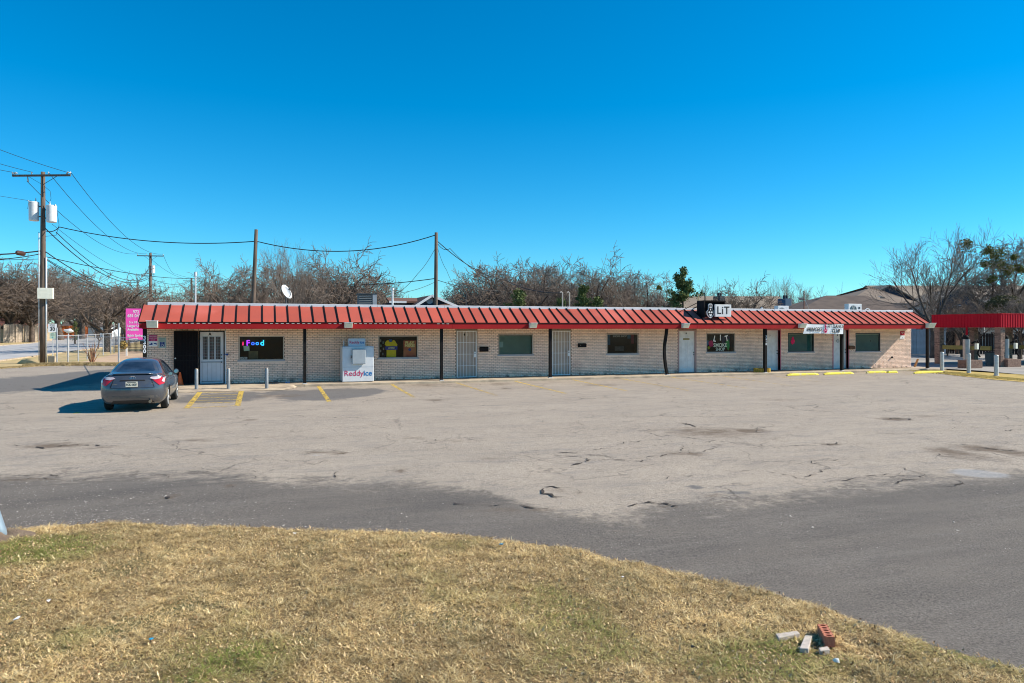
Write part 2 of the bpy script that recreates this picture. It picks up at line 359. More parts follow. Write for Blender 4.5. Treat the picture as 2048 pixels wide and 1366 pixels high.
def blob_field(blobs):
    W = []
    for px, py, rx, ry, amp in blobs:      # centre and reach as measured; converted to metres on the ground
        c = GP(px, py); a = GP(px+rx, py); q = GP(px, py+ry)
        W.append((c.x, c.y, (Vector(a)-Vector(c)).length, max(.15, (Vector(q)-Vector(c)).length), amp, math.atan2(a.y-c.y, a.x-c.x)))
    def fn(X, Y):
        out = np.zeros_like(X)
        for cx, cy, rx, ry, amp, th in W:
            dx, dy = X-cx, Y-cy; u = (dx*math.cos(th)+dy*math.sin(th))/rx; v = (-dx*math.sin(th)+dy*math.cos(th))/ry
            out = np.maximum(out, amp*np.exp(-(u*u+v*v)*.8))
        return out
    return fn
f_brown = blob_field([(1420,865,110,12,.75),(1500,862,40,5,.9),(1485,861,16,2.5,1.3),(1385,909,26,4,1.0),(1345,908,30,5,.7),(1790,839,32,3,1.0),(1850,833,40,3,.6),(1660,890,26,2.5,.9),(1900,905,42,9,.95),(1965,898,60,7,.9),(2020,905,40,9,.85),(1950,915,70,9,.6),
   (1120,982,18,3,.6),(1150,987,10,4,1.2),(1105,977,10,2,1.0),(110,893,70,6,.85),(200,897,50,4,.6),(640,905,45,3,.7),(680,906,14,2.5,1.2),(400,882,50,5,.55),(500,840,14,2,.9),(1010,777,10,2,.8),(560,792,70,5,.6),(850,770,50,5,.65),(870,800,20,2,.9),(1000,768,26,3,.7),
   (1200,770,50,3,.6),(1560,800,60,4,.5),(800,943,12,2,1.0),(830,877,26,4,.6),(900,884,60,4,.5),(1005,1020,60,6,.55),(1090,1018,30,3,.7),(1430,990,50,5,.5),(1340,1014,26,3,.6),(340,995,18,2.5,.9),(460,972,14,2,.9),(1190,1100,40,10,.3),(1560,880,70,6,.35),(40,960,120,6,.55),(980,918,60,4,.5),(1160,885,50,4,.4)])
f_patch = blob_field([(650,788,95,14,1.0),(720,785,48,11,1.0),(440,795,110,14,.85),(560,785,60,8,.7),(60,765,170,32,.95),(190,745,60,10,.9),(1120,760,30,3,.4),(1460,985,55,5,.8),(1390,975,30,3,.7),(1180,930,40,5,.45),(960,935,60,7,.4),(300,1000,10,2,.2)])
f_light = blob_field([(1960,948,58,8,1.0),(640,911,30,4,.6),(1120,975,26,4,.35),(1560,905,80,5,.3)])
def f_edge(X, Y):
    return np.clip((np.interp(X, DX, DY)-Y)/1.5, -1.2, 1.2)
xs = np.concatenate([np.arange(-60, -26, 4), np.arange(-26, 48, .18), np.arange(48, 130, 5)])
ys = np.concatenate([np.arange(-60, -29, 3), np.arange(-29, -4, .15), np.arange(-4, 45, .8)])
def lot_z(X, Y):
    k = np.clip((-10.5-Y)/4, 0, 1)
    z = k*((fnoise(X, Y, .35, 3)-.5)*.05+(fnoise(X, Y, 1.6, 9)-.5)*.018)
    z = z-k*.035*np.clip(f_brown(X, Y)-.55, 0, .6)+k*.012*np.clip(-f_edge(X, Y), 0, 1)
    return z
lot = sheet('parking_lot', xs, ys, lot_z, M_lot, attrs={'edge': f_edge, 'patch': f_patch, 'brown': f_brown, 'light': f_light})
lot['label'] = 'wide cracked pale asphalt parking lot with a darker strip near the grass'

# earth sheet to the horizon
M_earth = mat('dry_earth', (.30, .225, .12), (.22, .17, .09), .35, .95, .3, 8, c3=(.16, .16, .07), scale3=.12)
g = MB(); g.add([(-2500,-2500,-.05),(2500,-2500,-.05),(2500,2500,-.05),(-2500,2500,-.05)], [(0,1,2,3)])
o = g.build('ground', M_earth); o['kind'] = 'structure'

# cracks and raised broken edges as real irregular ribbons
M_crack = mat('crack_dirt', (.03, .022, .018), (.07, .05, .036), 6, .95, .4)
def ribbons(lines, wmin, wmax, name, m, seed=1, z=.006):
    rr = np.random.default_rng(seed); V = []; Fq = []
    for P in lines:
        P = [Vector(p) for p in P]; pts = []
        for a, b in zip(P, P[1:]):
            n = max(2, int((b-a).length/.08))
            for i in range(n): pts.append(a.lerp(b, i/n))
        pts.append(P[-1]); n = len(pts); base = len(V); off = 0; ws = rr.uniform(wmin, wmax)
        for i, p in enumerate(pts):
            d = (pts[min(i+1, n-1)]-pts[max(0, i-1)]); d.z = 0; d.normalize(); s = Vector((-d.y, d.x, 0))
            off = off*.8+rr.normal()*.05; wd = ws*(.02+1.6*rr.random()**2)*min(1, 6*i/n+.1, 6*(n-1-i)/n+.1)
            c = p+s*off; zz = float(lot_z(np.array([c.x]), np.array([c.y]))[0])+z
            for k in (-1, 1): q = c+s*k*wd; V.append((q.x, q.y, zz))
        for i in range(n-1): Fq.append((base+2*i, base+2*i+1, base+2*i+3, base+2*i+2))
    me = quick_mesh(name, V, Fq, m); o = link(name, me); o['kind'] = 'structure'; return o
gl = lambda L_: [GP(*p) for p in L_]
cr = [gl(c) for c in [[(590,911),(618,906),(635,901),(660,902),(684,904),(683,910)],[(1082,975),(1105,974),(1135,977),(1156,982),(1158,988)],[(1085,978),(1096,983),(1120,990),(1150,992)],[(900,1004),(920,1005),(940,1010),(1020,1006)],[(1018,1003),(1040,1008),(1060,1014),(1090,1019),(1106,1017)],
   [(1108,912),(1160,914),(1178,920),(1215,920)],[(1145,933),(1165,928),(1178,920)],[(1355,845),(1370,850),(1396,856)],[(1762,841),(1790,838),(1822,839),(1815,843)],[(1640,892),(1665,889),(1684,887)],[(1906,890),(1940,892),(1985,897),(2010,902),(2048,905)],[(1870,908),(1890,915),(1925,918)],[(1985,865),(2010,862),(2048,861)],
   [(1460,880),(1482,878)],[(0,892),(40,892),(60,896)],[(55,896),(90,899),(125,891)],[(125,891),(180,893),(232,896)],[(330,846),(350,845),(358,849)],[(940,768),(1000,772)],[(330,995),(350,996)],[(455,972),(475,974)],[(1240,1010),(1330,1008),(1345,1013),(1400,1010)],[(1090,905),(1150,908),(1250,925),(1330,918)],[(860,880),(880,884),(930,880),(990,884)]]]
rr = np.random.default_rng(31)
for _ in range(70):
    px, py = rr.uniform(0, 2048), HY+45/rr.uniform(.13, .42)**1.15
    p = GP(px, min(max(py, 800), 960)); a = rr.uniform(0, math.pi); L_ = [p]
    for k in range(rr.integers(2, 6)):
        a += rr.normal()*.6; p = p+Vector((math.cos(a), math.sin(a)*.5, 0))*rr.uniform(.4, 1.1); L_.append(p)
    cr.append(L_)
ribbons(cr[:24], .012, .032, 'pavement_crack', M_crack, 3, z=.012)
ribbons(cr[24:], .004, .012, 'pavement_crack', M_crack, 4, z=.009)

# foreground dead lawn sheet
M_lawn = mat('dead_lawn_soil', (.26, .17, .07), (.13, .09, .04), 22, .95, .6, 60, c3=(.10, .10, .035), scale3=1.1)
def lawn_z(X, Y):
    d = np.clip((grass_edge(X)-Y), 0, 1.2)
    return .012+.05*np.minimum(d, .5)+.035*(fnoise(X, Y, .8, 21)-.5)*np.minimum(d*2, 1)
xs2 = np.concatenate([np.arange(-40, -8, 1.5), np.arange(-8, 12, .1), np.arange(12, 60, 2)]); ys2 = np.concatenate([np.arange(-140, -30, 4), np.arange(-30, -20, .08)])
lawn = sheet('lawn', xs2, ys2, lawn_z, M_lawn, keep=lambda x, y: y < grass_edge(x)+.03*np.sin(x*9)); lawn['label'] = 'dead straw coloured lawn in the foreground'

def green_mask(X, Y):
    g_ = fnoise(X, Y, 1.1, 5)
    k = np.zeros_like(X)
    for px, py, rad, am in ((130,1110,1.0,.42),(60,1100,.7,.4),(180,1095,.6,.3),(960,1090,.35,.4),(1300,1330,.8,.2),(420,1350,.9,.2),(30,1200,.6,.2),(1100,1180,.5,.15),(560,1310,.6,.2),(1690,1262,.25,.35),(1640,1330,.4,.3),(1830,1275,.4,.3)):
        p = GP(px, py); k = np.maximum(k, am*np.exp(-((X-p.x)**2+(Y-p.y)**2)/rad**2))
    return np.clip((g_+k-.68)*3.2, 0, 1)
BX = GP(1740, 1262).x
def bare(X): return np.clip((X-BX)/1.3, 0, 1)*.42
def blades(name, n, region, edgefn, lmin, lmax, wd, seed, label, mult=1.0, green=1.0, col_shift=1.0):
    r = np.random.default_rng(seed); x0, x1, y0, y1 = region
    X = r.uniform(x0, x1, n*3); Y = r.uniform(y0, y1, n*3); k = edgefn(X, Y)
    dens = .45+1.1*fnoise(X, Y, 3.5, seed); k &= r.random(n*3) < dens
    X, Y = X[k][:n], Y[k][:n]; n = len(X)
    # clumping
    cl = fnoise(X, Y, 6, seed+3); tuft = np.clip((cl-.42)*3.5, .15, 1.25)
    Ln = r.uniform(lmin, lmax, n)*(.45+.75*tuft)*mult
    az = r.uniform(0, 2*np.pi, n); az = az+1.6*(vnoise(X, Y, 5, 17)-.5); tilt = np.radians(r.uniform(50, 97, n)); t2 = np.minimum(tilt+np.radians(r.uniform(5, 45, n)), np.radians(100))
    Z = lawn_z(X, Y)+r.uniform(-.004, .022, n)*tuft
    dx, dy = np.cos(az), np.sin(az); sx, sy = -dy, dx; w0 = wd*r.uniform(.6, 1.3, n)
    m_ = np.stack([X+dx*np.sin(tilt)*Ln*.55, Y+dy*np.sin(tilt)*Ln*.55, Z+np.cos(tilt)*Ln*.55], 1)
    tp = m_+np.stack([dx*np.sin(t2), dy*np.sin(t2), np.cos(t2)], 1)*(Ln*.5)[:, None]
    S = np.stack([sx, sy, 0*sx], 1)*(w0/2)[:, None]; B = np.stack([X, Y, Z], 1)
    V = np.stack([B-S, B+S, m_-S*.8, m_+S*.8, tp], 1).reshape(-1, 3)
    i = np.arange(n)[:, None]*5
    T = np.concatenate([i+[[0, 1, 3]], i+[[0, 3, 2]], i+[[2, 3, 4]]], 0)
    me = quick_mesh(name, V, T, M_blade)
    gm = green_mask(X, Y)*green*(r.random(n) < .75)
    pal = np.array([[.66,.50,.27],[.54,.39,.19],[.82,.70,.46],[.34,.22,.11],[.60,.44,.24],[.15,.09,.045]])*col_shift
    patch = fnoise(X, Y, 1.7, 44)
    idx = r.choice(6, n, p=[.26,.25,.13,.14,.15,.07]); c = pal[idx]*(.62+.95*patch)[:, None]*r.uniform(.7, 1.3, n)[:, None]*[.98, .95, .80]*(.50+.80*fnoise(X, Y, 9, 61))[:, None]
    gc = np.array([.21, .24, .05])*r.uniform(.6, 1.3, n)[:, None]; c = c*(1-gm[:, None])+gc*gm[:, None]
    a = me.attributes.new('tint', 'FLOAT_COLOR', 'POINT')
    a.data.foreach_set('color', np.repeat(np.concatenate([c, np.ones((n, 1))], 1), 5, 0).astype(np.float32).ravel())
    o = link(name, me); o['kind'] = 'stuff'; o['label'] = label; o['category'] = 'grass'; return o
M_blade = bpy.data.materials.new('grass_blade'); M_blade.use_nodes = True
_t = M_blade.node_tree; _a = _t.nodes.new('ShaderNodeAttribute'); _a.attribute_name = 'tint'; _b = _t.nodes['Principled BSDF']
_t.links.new(_a.outputs['Color'], _b.inputs['Base Color']); _b.inputs['Roughness'].default_value = .8; _b.inputs['Specular IOR Level'].default_value = .2
def in_view(X, Y):
    Zc = X*math.sin(TH)+(Y+D)*math.cos(TH); lat = X*math.cos(TH)-(Y+D)*math.sin(TH)
    return (Zc > 4.3) & (np.abs(lat) < Zc*.80+.5)
blades('dead_grass', 430000, (-8, 11, -29.5, -22), lambda x, y: in_view(x, y) & (y < grass_edge(x)+.07*(vnoise(x, y, 7, 2)-.3)-bare(x)*(.3+1.2*vnoise(x, y, 3, 6))), .030, .085, .0040, 11,
       'short dead straw coloured grass covering the foreground lawn')

# leaf litter
def litter(n, seed):
    r = np.random.default_rng(seed); X = r.uniform(-8, 11, n*4); Y = r.uniform(-29.5, -22, n*4); k = in_view(X, Y) & (Y < grass_edge(X)+.05)&(r.random(n*4) < fnoise(X, Y, 1.3, 8)*1.3)
    X, Y = X[k][:n], Y[k][:n]; n = len(X); Z = lawn_z(X, Y)+r.uniform(.008, .03, n)
    a = r.uniform(0, 2*np.pi, n); s = r.uniform(.004, .012, n); t = r.normal(0, .7, (n, 2))
    V = []; 
    ux = np.stack([np.cos(a), np.sin(a), t[:, 0]], 1)*s[:, None]; uy = np.stack([-np.sin(a), np.cos(a), t[:, 1]], 1)*(s*.6)[:, None]; C = np.stack([X, Y, Z], 1)
    V = np.stack([C-ux, C-uy+ux*.1, C+ux+[[0,0,.006]], C+uy+ux*.2], 1).reshape(-1, 3)
    i = np.arange(n)[:, None]*4; me = quick_mesh('leaf_litter', V, i+[[0, 1, 2, 3]], M_blade)
    pal = np.array([[.62,.44,.23],[.40,.24,.11],[.70,.52,.30],[.22,.13,.06],[.60,.42,.22]]); c = pal[r.choice(5, n)]*r.uniform(.7, 1.2, n)[:, None]
    at_ = me.attributes.new('tint', 'FLOAT_COLOR', 'POINT'); at_.data.foreach_set('color', np.repeat(np.concatenate([c, np.ones((n, 1))], 1), 4, 0).astype(np.float32).ravel())
    o = link('leaf_litter', me); tag(o, 'small dry brown leaves scattered over the foreground lawn', 'leaves', kind='stuff')
litter(30000, 5)

# gravel chips on the dark strip
def chips(n, seed):
    r = np.random.default_rng(seed); V = []; T = []
    for i in range(n):
        px = r.uniform(0, 2048)**1.0; 
        if r.random() < .7: px = r.beta(1, 3)*900
        p = GP(px, r.uniform(960, 1110)); ge = float(grass_edge(p.x))
        if p.y < ge+.02: p.y = ge+r.exponential(.4)+.03
        s = r.uniform(.003, .009)*(2.2 if r.random() < .06 else 1); b = len(V); z = float(lot_z(np.array([p.x]), np.array([p.y]))[0])
        q = r.normal(0, .25, (6, 3))
        for k, d in enumerate([(1,0,.3),(-1,0,.3),(0,1,.3),(0,-1,.3),(0,0,.9),(0,0,-.2)]): V.append((p.x+(d[0]+q[k,0])*s, p.y+(d[1]+q[k,1])*s, z+(d[2])*s))
        for f in ((0,2,4),(2,1,4),(1,3,4),(3,0,4)): T.append([b+j for j in f])
    me = quick_mesh('gravel', V, T, mat('gravel_stone', (.55,.50,.43), (.30,.26,.22), 30, .9, rnd=.35)); o = link('gravel', me)
    tag(o, 'loose pale gravel chips on the dark asphalt beside the grass', 'gravel', kind='stuff')
chips(1500, 3)
def fringe():
    r = np.random.default_rng(77)
# ------------------------------------------------------------------ roads, verges, drives
def flat_poly(name, pts, z, m, label=None, kind='structure', sub=1.0):
    bm = bmesh.new(); vs = [bm.verts.new((p[0], p[1], z)) for p in pts]; bm.faces.new(vs)
    bmesh.ops.triangulate(bm, faces=bm.faces); me = bpy.data.meshes.new(name); bm.normal_update()
    for f in bm.faces:
        if f.normal.z < 0: f.normal_flip()
    bm.to_mesh(me); bm.free(); me.materials.append(m); o = link(name, me); o['kind'] = kind
    if label: o['label'] = label
    return o
M_verge = mat('dry_verge', (.56, .42, .20), (.42, .30, .14), 1.5, .95, .5, 30, c3=(.34, .28, .11), scale3=.5)
M_bare = mat('bare_clay', (.55, .38, .25), (.48, .33, .20), 1.0, .95, .4, 20)
M_road = mat('road_asphalt', (.42, .41, .40), (.36, .35, .34), .5, .9, .2, 60, c3=(.45, .43, .41), scale3=.08)
xy = lambda p: (p.x, p.y)
# verge beyond the lot on the left, road on top of it
vpts = [xy(GP(p[0], p[1])) for p in [(-900,748),(-300,740),(0,738),(60,734),(120,731.5),(180,731),(240,731),(285,729)]]
vp = vpts+[(-4.6, 8), (-4.6, 60), (20, 260), (-160, 260), (-260, 60)]
flat_poly('verge', vp, .012, M_verge, 'dry tan grass verge between the parking lot and the side street')
rp = [(-17.0,-60),(-17.4,10),(-17.7,29),(-18,45),(-18.2,70),(-20,120),(-24,200),(-60,200),(-37,125),(-33.5,96),(-32.5,60),(-32,29),(-31.5,10),(-31,-60)]
flat_poly('road', rp, .020, M_road, 'grey side street running past the left end of the building')
k = MB()
for side in ((0, 7), (13, 7)):
    idx = range(0, 7) if side[0] == 0 else range(13, 7, -1)
    pts = [rp[i] for i in idx]
    for a, b in zip(pts, pts[1:]): k.bar((a[0], a[1], .05), (b[0], b[1], .05), .2, .12)
o = k.build('kerb', M_conc); o['kind'] = 'structure'
M_seam = mat('road_tar_line', (.08, .08, .085), None, rough=.9)
k = MB(); cl = [(-24,-60),(-24.8,29),(-25.2,44),(-25.6,90),(-30,150)]
for a, b in zip(cl, cl[1:]): k.add([(a[0]-.12,a[1],.024),(a[0]+.12,a[1],.024),(b[0]+.12,b[1],.024),(b[0]-.12,b[1],.024)], [(0,1,2,3)])
o = k.build('road_joint', M_seam); o['kind'] = 'structure'
flat_poly('bare_ground', [xy(GP(*p)) for p in [(150,728),(240,729),(286,727),(286,702),(250,702),(215,712),(175,722)]], .016, M_bare, 'bare reddish clay yard behind the chain link fence')
# right side verge and concrete apron
vr = [xy(GP(*p)) for p in [(1812,742.5),(1840,742),(1870,746),(1885,748),(1930,753.5),(1990,760),(2048,764.5),(2400,790)]]+[(120,-12),(120,60),(36.6,60),(36.6,-.2)]
M_verg2 = mat('golden_verge', (.52, .36, .09), (.38, .27, .075), 2.5, .95, .5, 30, c3=(.20, .18, .05), scale3=.7)
flat_poly('verge', vr, .014, M_verg2, 'narrow golden dry grass verge right of the building')
M_apron = mat('apron_concrete', (.36, .33, .29), (.30, .275, .24), .8, .9, .2, 50, c3=(.24, .22, .20), scale3=.3)
ap = [xy(GP(*p)) for p in [(1822,736.5),(1868,737),(1905,739),(1960,742),(2048,750),(2400,768)]]+[(130,-6),(130,26),(38,26)]
flat_poly('apron', ap, .022, M_apron, 'pale concrete apron under and around the car wash')

# ------------------------------------------------------------------ painted lines
def paint_material():
    m = mat('worn_yellow_paint', (.66, .44, .06), (.58, .40, .10), 6, .85)
    t = m.node_tree; N = t.nodes; L = t.links; b = N['Principled BSDF']
    pos = N.new('ShaderNodeNewGeometry').outputs['Position']; n = N.new('ShaderNodeTexNoise'); n.inputs['Scale'].default_value = 7; n.inputs['Detail'].default_value = 9; n.inputs['Roughness'].default_value = .75; L.new(pos, n.inputs['Vector'])
    at = N.new('ShaderNodeAttribute'); at.attribute_name = 'wear'
    a = N.new('ShaderNodeMath'); a.operation = 'SUBTRACT'; L.new(n.outputs[0], a.inputs[0]); L.new(at.outputs['Fac'], a.inputs[1])
    r = N.new('ShaderNodeMapRange'); r.inputs[1].default_value = -.04; r.inputs[2].default_value = .06; L.new(a.outputs[0], r.inputs[0]); L.new(r.outputs[0], b.inputs['Alpha'])
    return m
M_paint = paint_material()
def pline(p0, p1, wpx, wear, name='painted_line'):
    a = GP(*p0); b = GP(*p1); wd = wpx
    d = (b-a); d.z = 0; d.normalize(); s = Vector((-d.y, d.x, 0))*wd/2; n = 12; V = []; Q = []
    for i in range(n+1):
        c = a.lerp(b, i/n)
        z = .004
        V += [(c.x-s.x, c.y-s.y, z), (c.x+s.x, c.y+s.y, z)]
    Q = [(2*i, 2*i+1, 2*i+3, 2*i+2) for i in range(n)]
    me = quick_mesh(name, V, Q, M_paint); t = me.attributes.new('wear', 'FLOAT', 'POINT')
    w0, w1 = wear if hasattr(wear, '__len__') else (wear, wear)
    t.data.foreach_set('value', np.repeat(np.linspace(w0, w1, n+1), 2).astype(np.float32)); o = link(name, me); o['kind'] = 'structure'
pline((400,784.5), (373,817), .18, (.42, .49)); pline((483,781.5), (475,812), .18, (.42, .49))
for i, (yl, yr, xl, xr) in enumerate([(785.5,783.8,405,478),(791,789,401,477),(796,794,397,476),(801,799,393,475),(806.5,804.5,388,474),(816,811.5,380,470)]):
    pline((xl, yl), (xr, yr), .10, .41+.01*i)
pline((637,772.5), (659,804), .15, (.42, .48)); pline((783,768.5), (828,795), .14, (.44, .51)); pline((908,764), (993,791), .12, (.46, .52))
pline((1022,760.5), (1131,787), .12, (.42, .47)); pline((1143,759), (1252,781.5), .12, (.46, .49)); pline((1240,757), (1376,781), .12, (.47, .52))
pline((1343,754.5), (1497,777), .12, (.46, .54)); pline((1447,752.5), (1600,774), .12, (.48, .56)); pline((1554,753), (1690,771), .12, (.50, .58)); pline((1810,748), (1900,757), .12, (.5, .58))
pline((150,827), (160,824), .12, .42)

# ================================================================== THE SHOP BUILDING
XL, XR = -4.30, WX(1821.8); XE0, XE1 = -4.36, 36.15
YE = -1.50; YP = -1.22; YRG = -.25; WZ = .10; ZT = 3.36
# walkway
k = MB(); k.box(-5.4, 37.3, -1.52, .3, -.1, WZ); o = k.build('sidewalk', M_conc, bevel=.02); o['kind'] = 'structure'; o['label'] = 'low concrete walkway along the shop fronts'
k = MB()
aw = [GP(372,786), GP(400,784), GP(560,781), GP(588,777), GP(598,772)]
k.add([(-4.7,-1.53,.012)]+[(p.x,p.y,.012) for p in aw]+[(aw[-1].x+.2,-1.53,.012)]+[(-4.7,-1.53,WZ-.003)]+[(p.x,-1.53,WZ-.003) for p in aw]+[(aw[-1].x+.2,-1.53,WZ-.003)], [])
n_ = len(aw)+2; k.f += [(i, i+1, n_+i+1, n_+i) for i in range(n_-1)]
o = k.build('ramp', M_conc); o['kind'] = 'structure'; o['label'] = 'sloping concrete ramp by the white door'

B = thing('shop_building', (16, 0, 0), 'long low painted brick shop row with red standing seam metal mansard', 'building')
# openings on the wall plane: name -> (x0,x1,z0,z1)
def rect(px0, px1, py0, py1, Y=0):
    x0, x1 = WX(px0, Y), WX(px1, Y); xm = (x0+x1)/2; return (x0, x1, HZ(py1, xm, Y), HZ(py0, xm, Y))
WIN = [rect(477.5,568,672,722), rect(757,836,671.5,717.5), rect(997,1066,669,711), rect(1213.5,1276.5,667.5,709), rect(1412.8,1470,666.8,706), rect(1576,1627.5,666,705), rect(1711,1760,666.5,704)]
DOR = [rect(397.5,449.5,661.5,769), rect(912.5,954.5,660.5,754), rect(1103.5,1141.5,660.5,750), rect(1356,1392.5,659.5,743.5), rect(1530,1561.5,658.5,740), rect(1665,1698,658,737)]
DOR = [(a, b, WZ, d) for a, b, c, d in DOR]
OPEN = WIN+DOR
# wall core (behind the brick faces) with openings cut as pieces
def wall_pieces(mb, x0, x1, z0, z1, y0, y1, holes):
    xsv = sorted({x0, x1}|{h[0] for h in holes}|{h[1] for h in holes})
    for a, b in zip(xsv, xsv[1:]):
        if b-a < 1e-4: continue
        hs_ = [h for h in holes if h[0] < (a+b)/2 < h[1]]
        if not hs_: mb.box(a, b, y0, y1, z0, z1)
        else:
            h = hs_[0]
            if h[2] > z0+.01: mb.box(a, b, y0, y1, z0, h[2])
            mb.box(a, b, y0, y1, h[3], z1)
wm = MB(); wall_pieces(wm, XL, XR, WZ, 2.62, .008, .30, OPEN); wm.build('wall', M_mortar, B)
wm = MB(); wm.box(XL, XL+.3, .31, 11, WZ, 3.2); wm.box(XR-.3, XR, .31, 11, WZ, 3.2); wm.box(XL, XR, 11, 11.3, WZ, 3.2); wm.build('side_wall', M_brick, B)
# bricks
BL, BH, JT = .195, .065, .011
full = []; rest = []
z = WZ+.012; row = 0
while z+BH < 2.60:
    x = XL+(0 if row % 2 == 0 else -(BL+JT)/2); 
    while x < XR:
        a, b = max(x, XL), min(x+BL, XR); segs = [(a, b)]
        for h in OPEN:
            if h[2]-.004 < z+BH and h[3]+.004 > z:
                ns_ = []
                for s0, s1 in segs:
                    if s1 <= h[0]-.01 or s0 >= h[1]+.01: ns_.append((s0, s1)); continue
                    if s0 < h[0]-.01: ns_.append((s0, h[0]-.01))
                    if s1 > h[1]+.01: ns_.append((h[1]+.01, s1))
                segs = ns_
        for s0, s1 in segs:
            if s1-s0 < .03: continue
            (full if abs(s1-s0-BL) < 1e-6 else rest).append((s0, s1, z))
        x += BL+JT
    z += BH+JT; row += 1
full.sort(key=lambda q: dep(q[0], 0)/(abs(1.0))+abs(q[2]-1.4)*.6+ (100 if (q[0] < -2.9) else 0))
def brick_vf(x0, x1, z0, z1, yf, bv=.005):
    return ([(x0,.006,z0),(x1,.006,z0),(x1,.006,z1),(x0,.006,z1),(x0+bv,yf,z0+bv),(x1-bv,yf,z0+bv),(x1-bv,yf,z1-bv),(x0+bv,yf,z1-bv)],
            [(4,5,6,7),(0,1,5,4),(1,2,6,5),(2,3,7,6),(3,0,4,7)])
bmesh_ = []
for q in range(5):
    kk = MB(); kk.add(*brick_vf(-BL/2, BL/2, 0, BH, -.012-.002*q)); me = kk.mesh('brick'); me.materials.append(M_brick); bmesh_.append(me)
for i, (s0, s1, z) in enumerate(full[:300]):
    o = bpy.data.objects.new('brick', bmesh_[random.randrange(5)]); COL.objects.link(o); o.parent = B; o.location = Vector(((s0+s1)/2, 0, z))-B.location
kk = MB()
for s0, s1, z in full[300:]+rest: kk.add(*brick_vf(s0+random.uniform(-.001,.002), s1, z, z+BH, -random.uniform(.010, .022)))
# kickers under the windows (sill course)
me = bpy.data.meshes.new('brickwork'); me.from_pydata([tuple(Vector(v)-B.location) for v in kk.v], [], kk.f); me.materials.append(M_brick); o = link('brickwork', me, B); o['kind'] = 'stuff'
# solid black strip standing in for the line of shade at the wall foot
kk = MB(); kk.box(XL, XR, -.003, .006, WZ+.001, WZ+.014); kk.build('base_shade_strip', M_black, B)

# posts
def post(px, name='post', y=YP, wd=.125, bent=False):
    X = WX(px, y)
    kk = MB()
    if bent:
        prof = [(.02,2.42),(-.03,2.05),(-.10,1.65),(-.125,1.25),(-.10,.85),(-.03,.42),(.05,.13)]
        for (a, z0), (b, z1) in zip(prof, prof[1:]): kk.bar((X+a, y, z0), (X+b, y, z1-.006), wd, wd, up=(0,1,0))
    else: kk.box(X-wd/2, X+wd/2, y-wd/2, y+wd/2, WZ+.02, 2.42)
    o = kk.build('post', M_black, B, bevel=.008)
    c = MB(); c.box(X+.05-.09 if bent else X-.09, X+.05+.09 if bent else X+.09, y-.09, y+.09, WZ-.06, WZ+.03); c.build('post_base', M_galv, o)
    return o, X
P0, X0p = post(289.8, wd=.135); posts = [post(609.5)[0], post(883)[0], post(1100.5)[0]]
pb, xb = post(1333, bent=True); pb['label'] = 'bent black post bowed toward the left'
P5, X5p = post(1530, wd=.15); P6, X6p = post(1683.5, wd=.14); P7, X7p = post(1855, wd=.14)
for i, c in enumerate('3300'): text('number', c, .205, M_txtw, (X0p, YP-.075, 2.03-.172*i), P0, bold=.008)
for i, c in enumerate('3318'): text('number', c, .15, M_txtw, (X5p+.01, YP-.08, 1.98-.135*i), P5, bold=.003)

# mansard
ZE = 2.665
ed = Vector((0, YRG-YE, ZT-ZE)).normalized(); nrm = Vector((0, -ed.z, ed.y))
NP = 81; pw = (XE1-XE0)/NP
kk = MB(); kk.box(-pw/2+.012, pw/2-.012, 0, 1, 0, 1)
Ls = math.hypot(YRG-YE, ZT-ZE)
def on_slope(x, s, h): return Vector((x, YE, ZE))+ed*s+nrm*h
pm_ = MB(); vs = []
for sx_, s_, h_ in [(-1,0,-.012),(1,0,-.012),(1,Ls,-.012),(-1,Ls,-.012),(-1,0,.0),(1,0,.0),(1,Ls,.0),(-1,Ls,.0)]:
    v = ed*s_+nrm*h_; vs.append((sx_*(pw/2-.010), v.y, v.z))
pm_.add(vs, [(0,3,2,1),(4,5,6,7),(0,1,5,4),(1,2,6,5),(2,3,7,6),(3,0,4,7)])
pmesh = pm_.mesh('roof_panel'); pmesh.materials.append(M_panel)
rm_ = MB(); vs = []
for sx_, s_, h_ in [(-1,-.015,0),(1,-.015,0),(1,Ls,0),(-1,Ls,0),(-1,-.015,.045),(1,-.015,.045),(1,Ls,.045),(-1,Ls,.045)]:
    v = ed*s_+nrm*h_; vs.append((sx_*.017, v.y, v.z))
rm_.add(vs, [(0,3,2,1),(4,5,6,7),(0,1,5,4),(1,2,6,5),(2,3,7,6),(3,0,4,7)])
rmesh = rm_.mesh('seam_rib'); rmesh.materials.append(M_rib)
for i in range(NP):
    o = bpy.data.objects.new('roof_panel', pmesh); COL.objects.link(o); o.parent = B
    o.location = Vector((XE0+(i+.5)*pw, YE, ZE))-B.location; o.rotation_euler = (random.uniform(-.006,.006), random.uniform(-.003,.003), 0)
for i in range(NP+1):
    o = bpy.data.objects.new('seam_rib', rmesh); COL.objects.link(o); o.parent = B
    o.location = Vector((XE0+i*pw, YE, ZE))-B.location
    if abs(XE0+i*pw-WX(1140,-1)) < .3: o.rotation_euler = (0, 0, .10)
# substrate under panels, ends
kk = MB(); kk.add([(XE0,YE+.02,ZE-.03),(XE1,YE+.02,ZE-.03),(XE1,YRG,ZT-.03),(XE0,YRG,ZT-.03),(XE0,YE+.02,ZE-.06),(XE1,YE+.02,ZE-.06),(XE1,YRG,ZE-.06),(XE0,YRG,ZE-.06)],
    [(0,1,2,3),(7,6,5,4),(0,4,5,1),(1,5,6,2),(2,6,7,3),(3,7,4,0)]); kk.build('mansard_frame', M_rib, B)
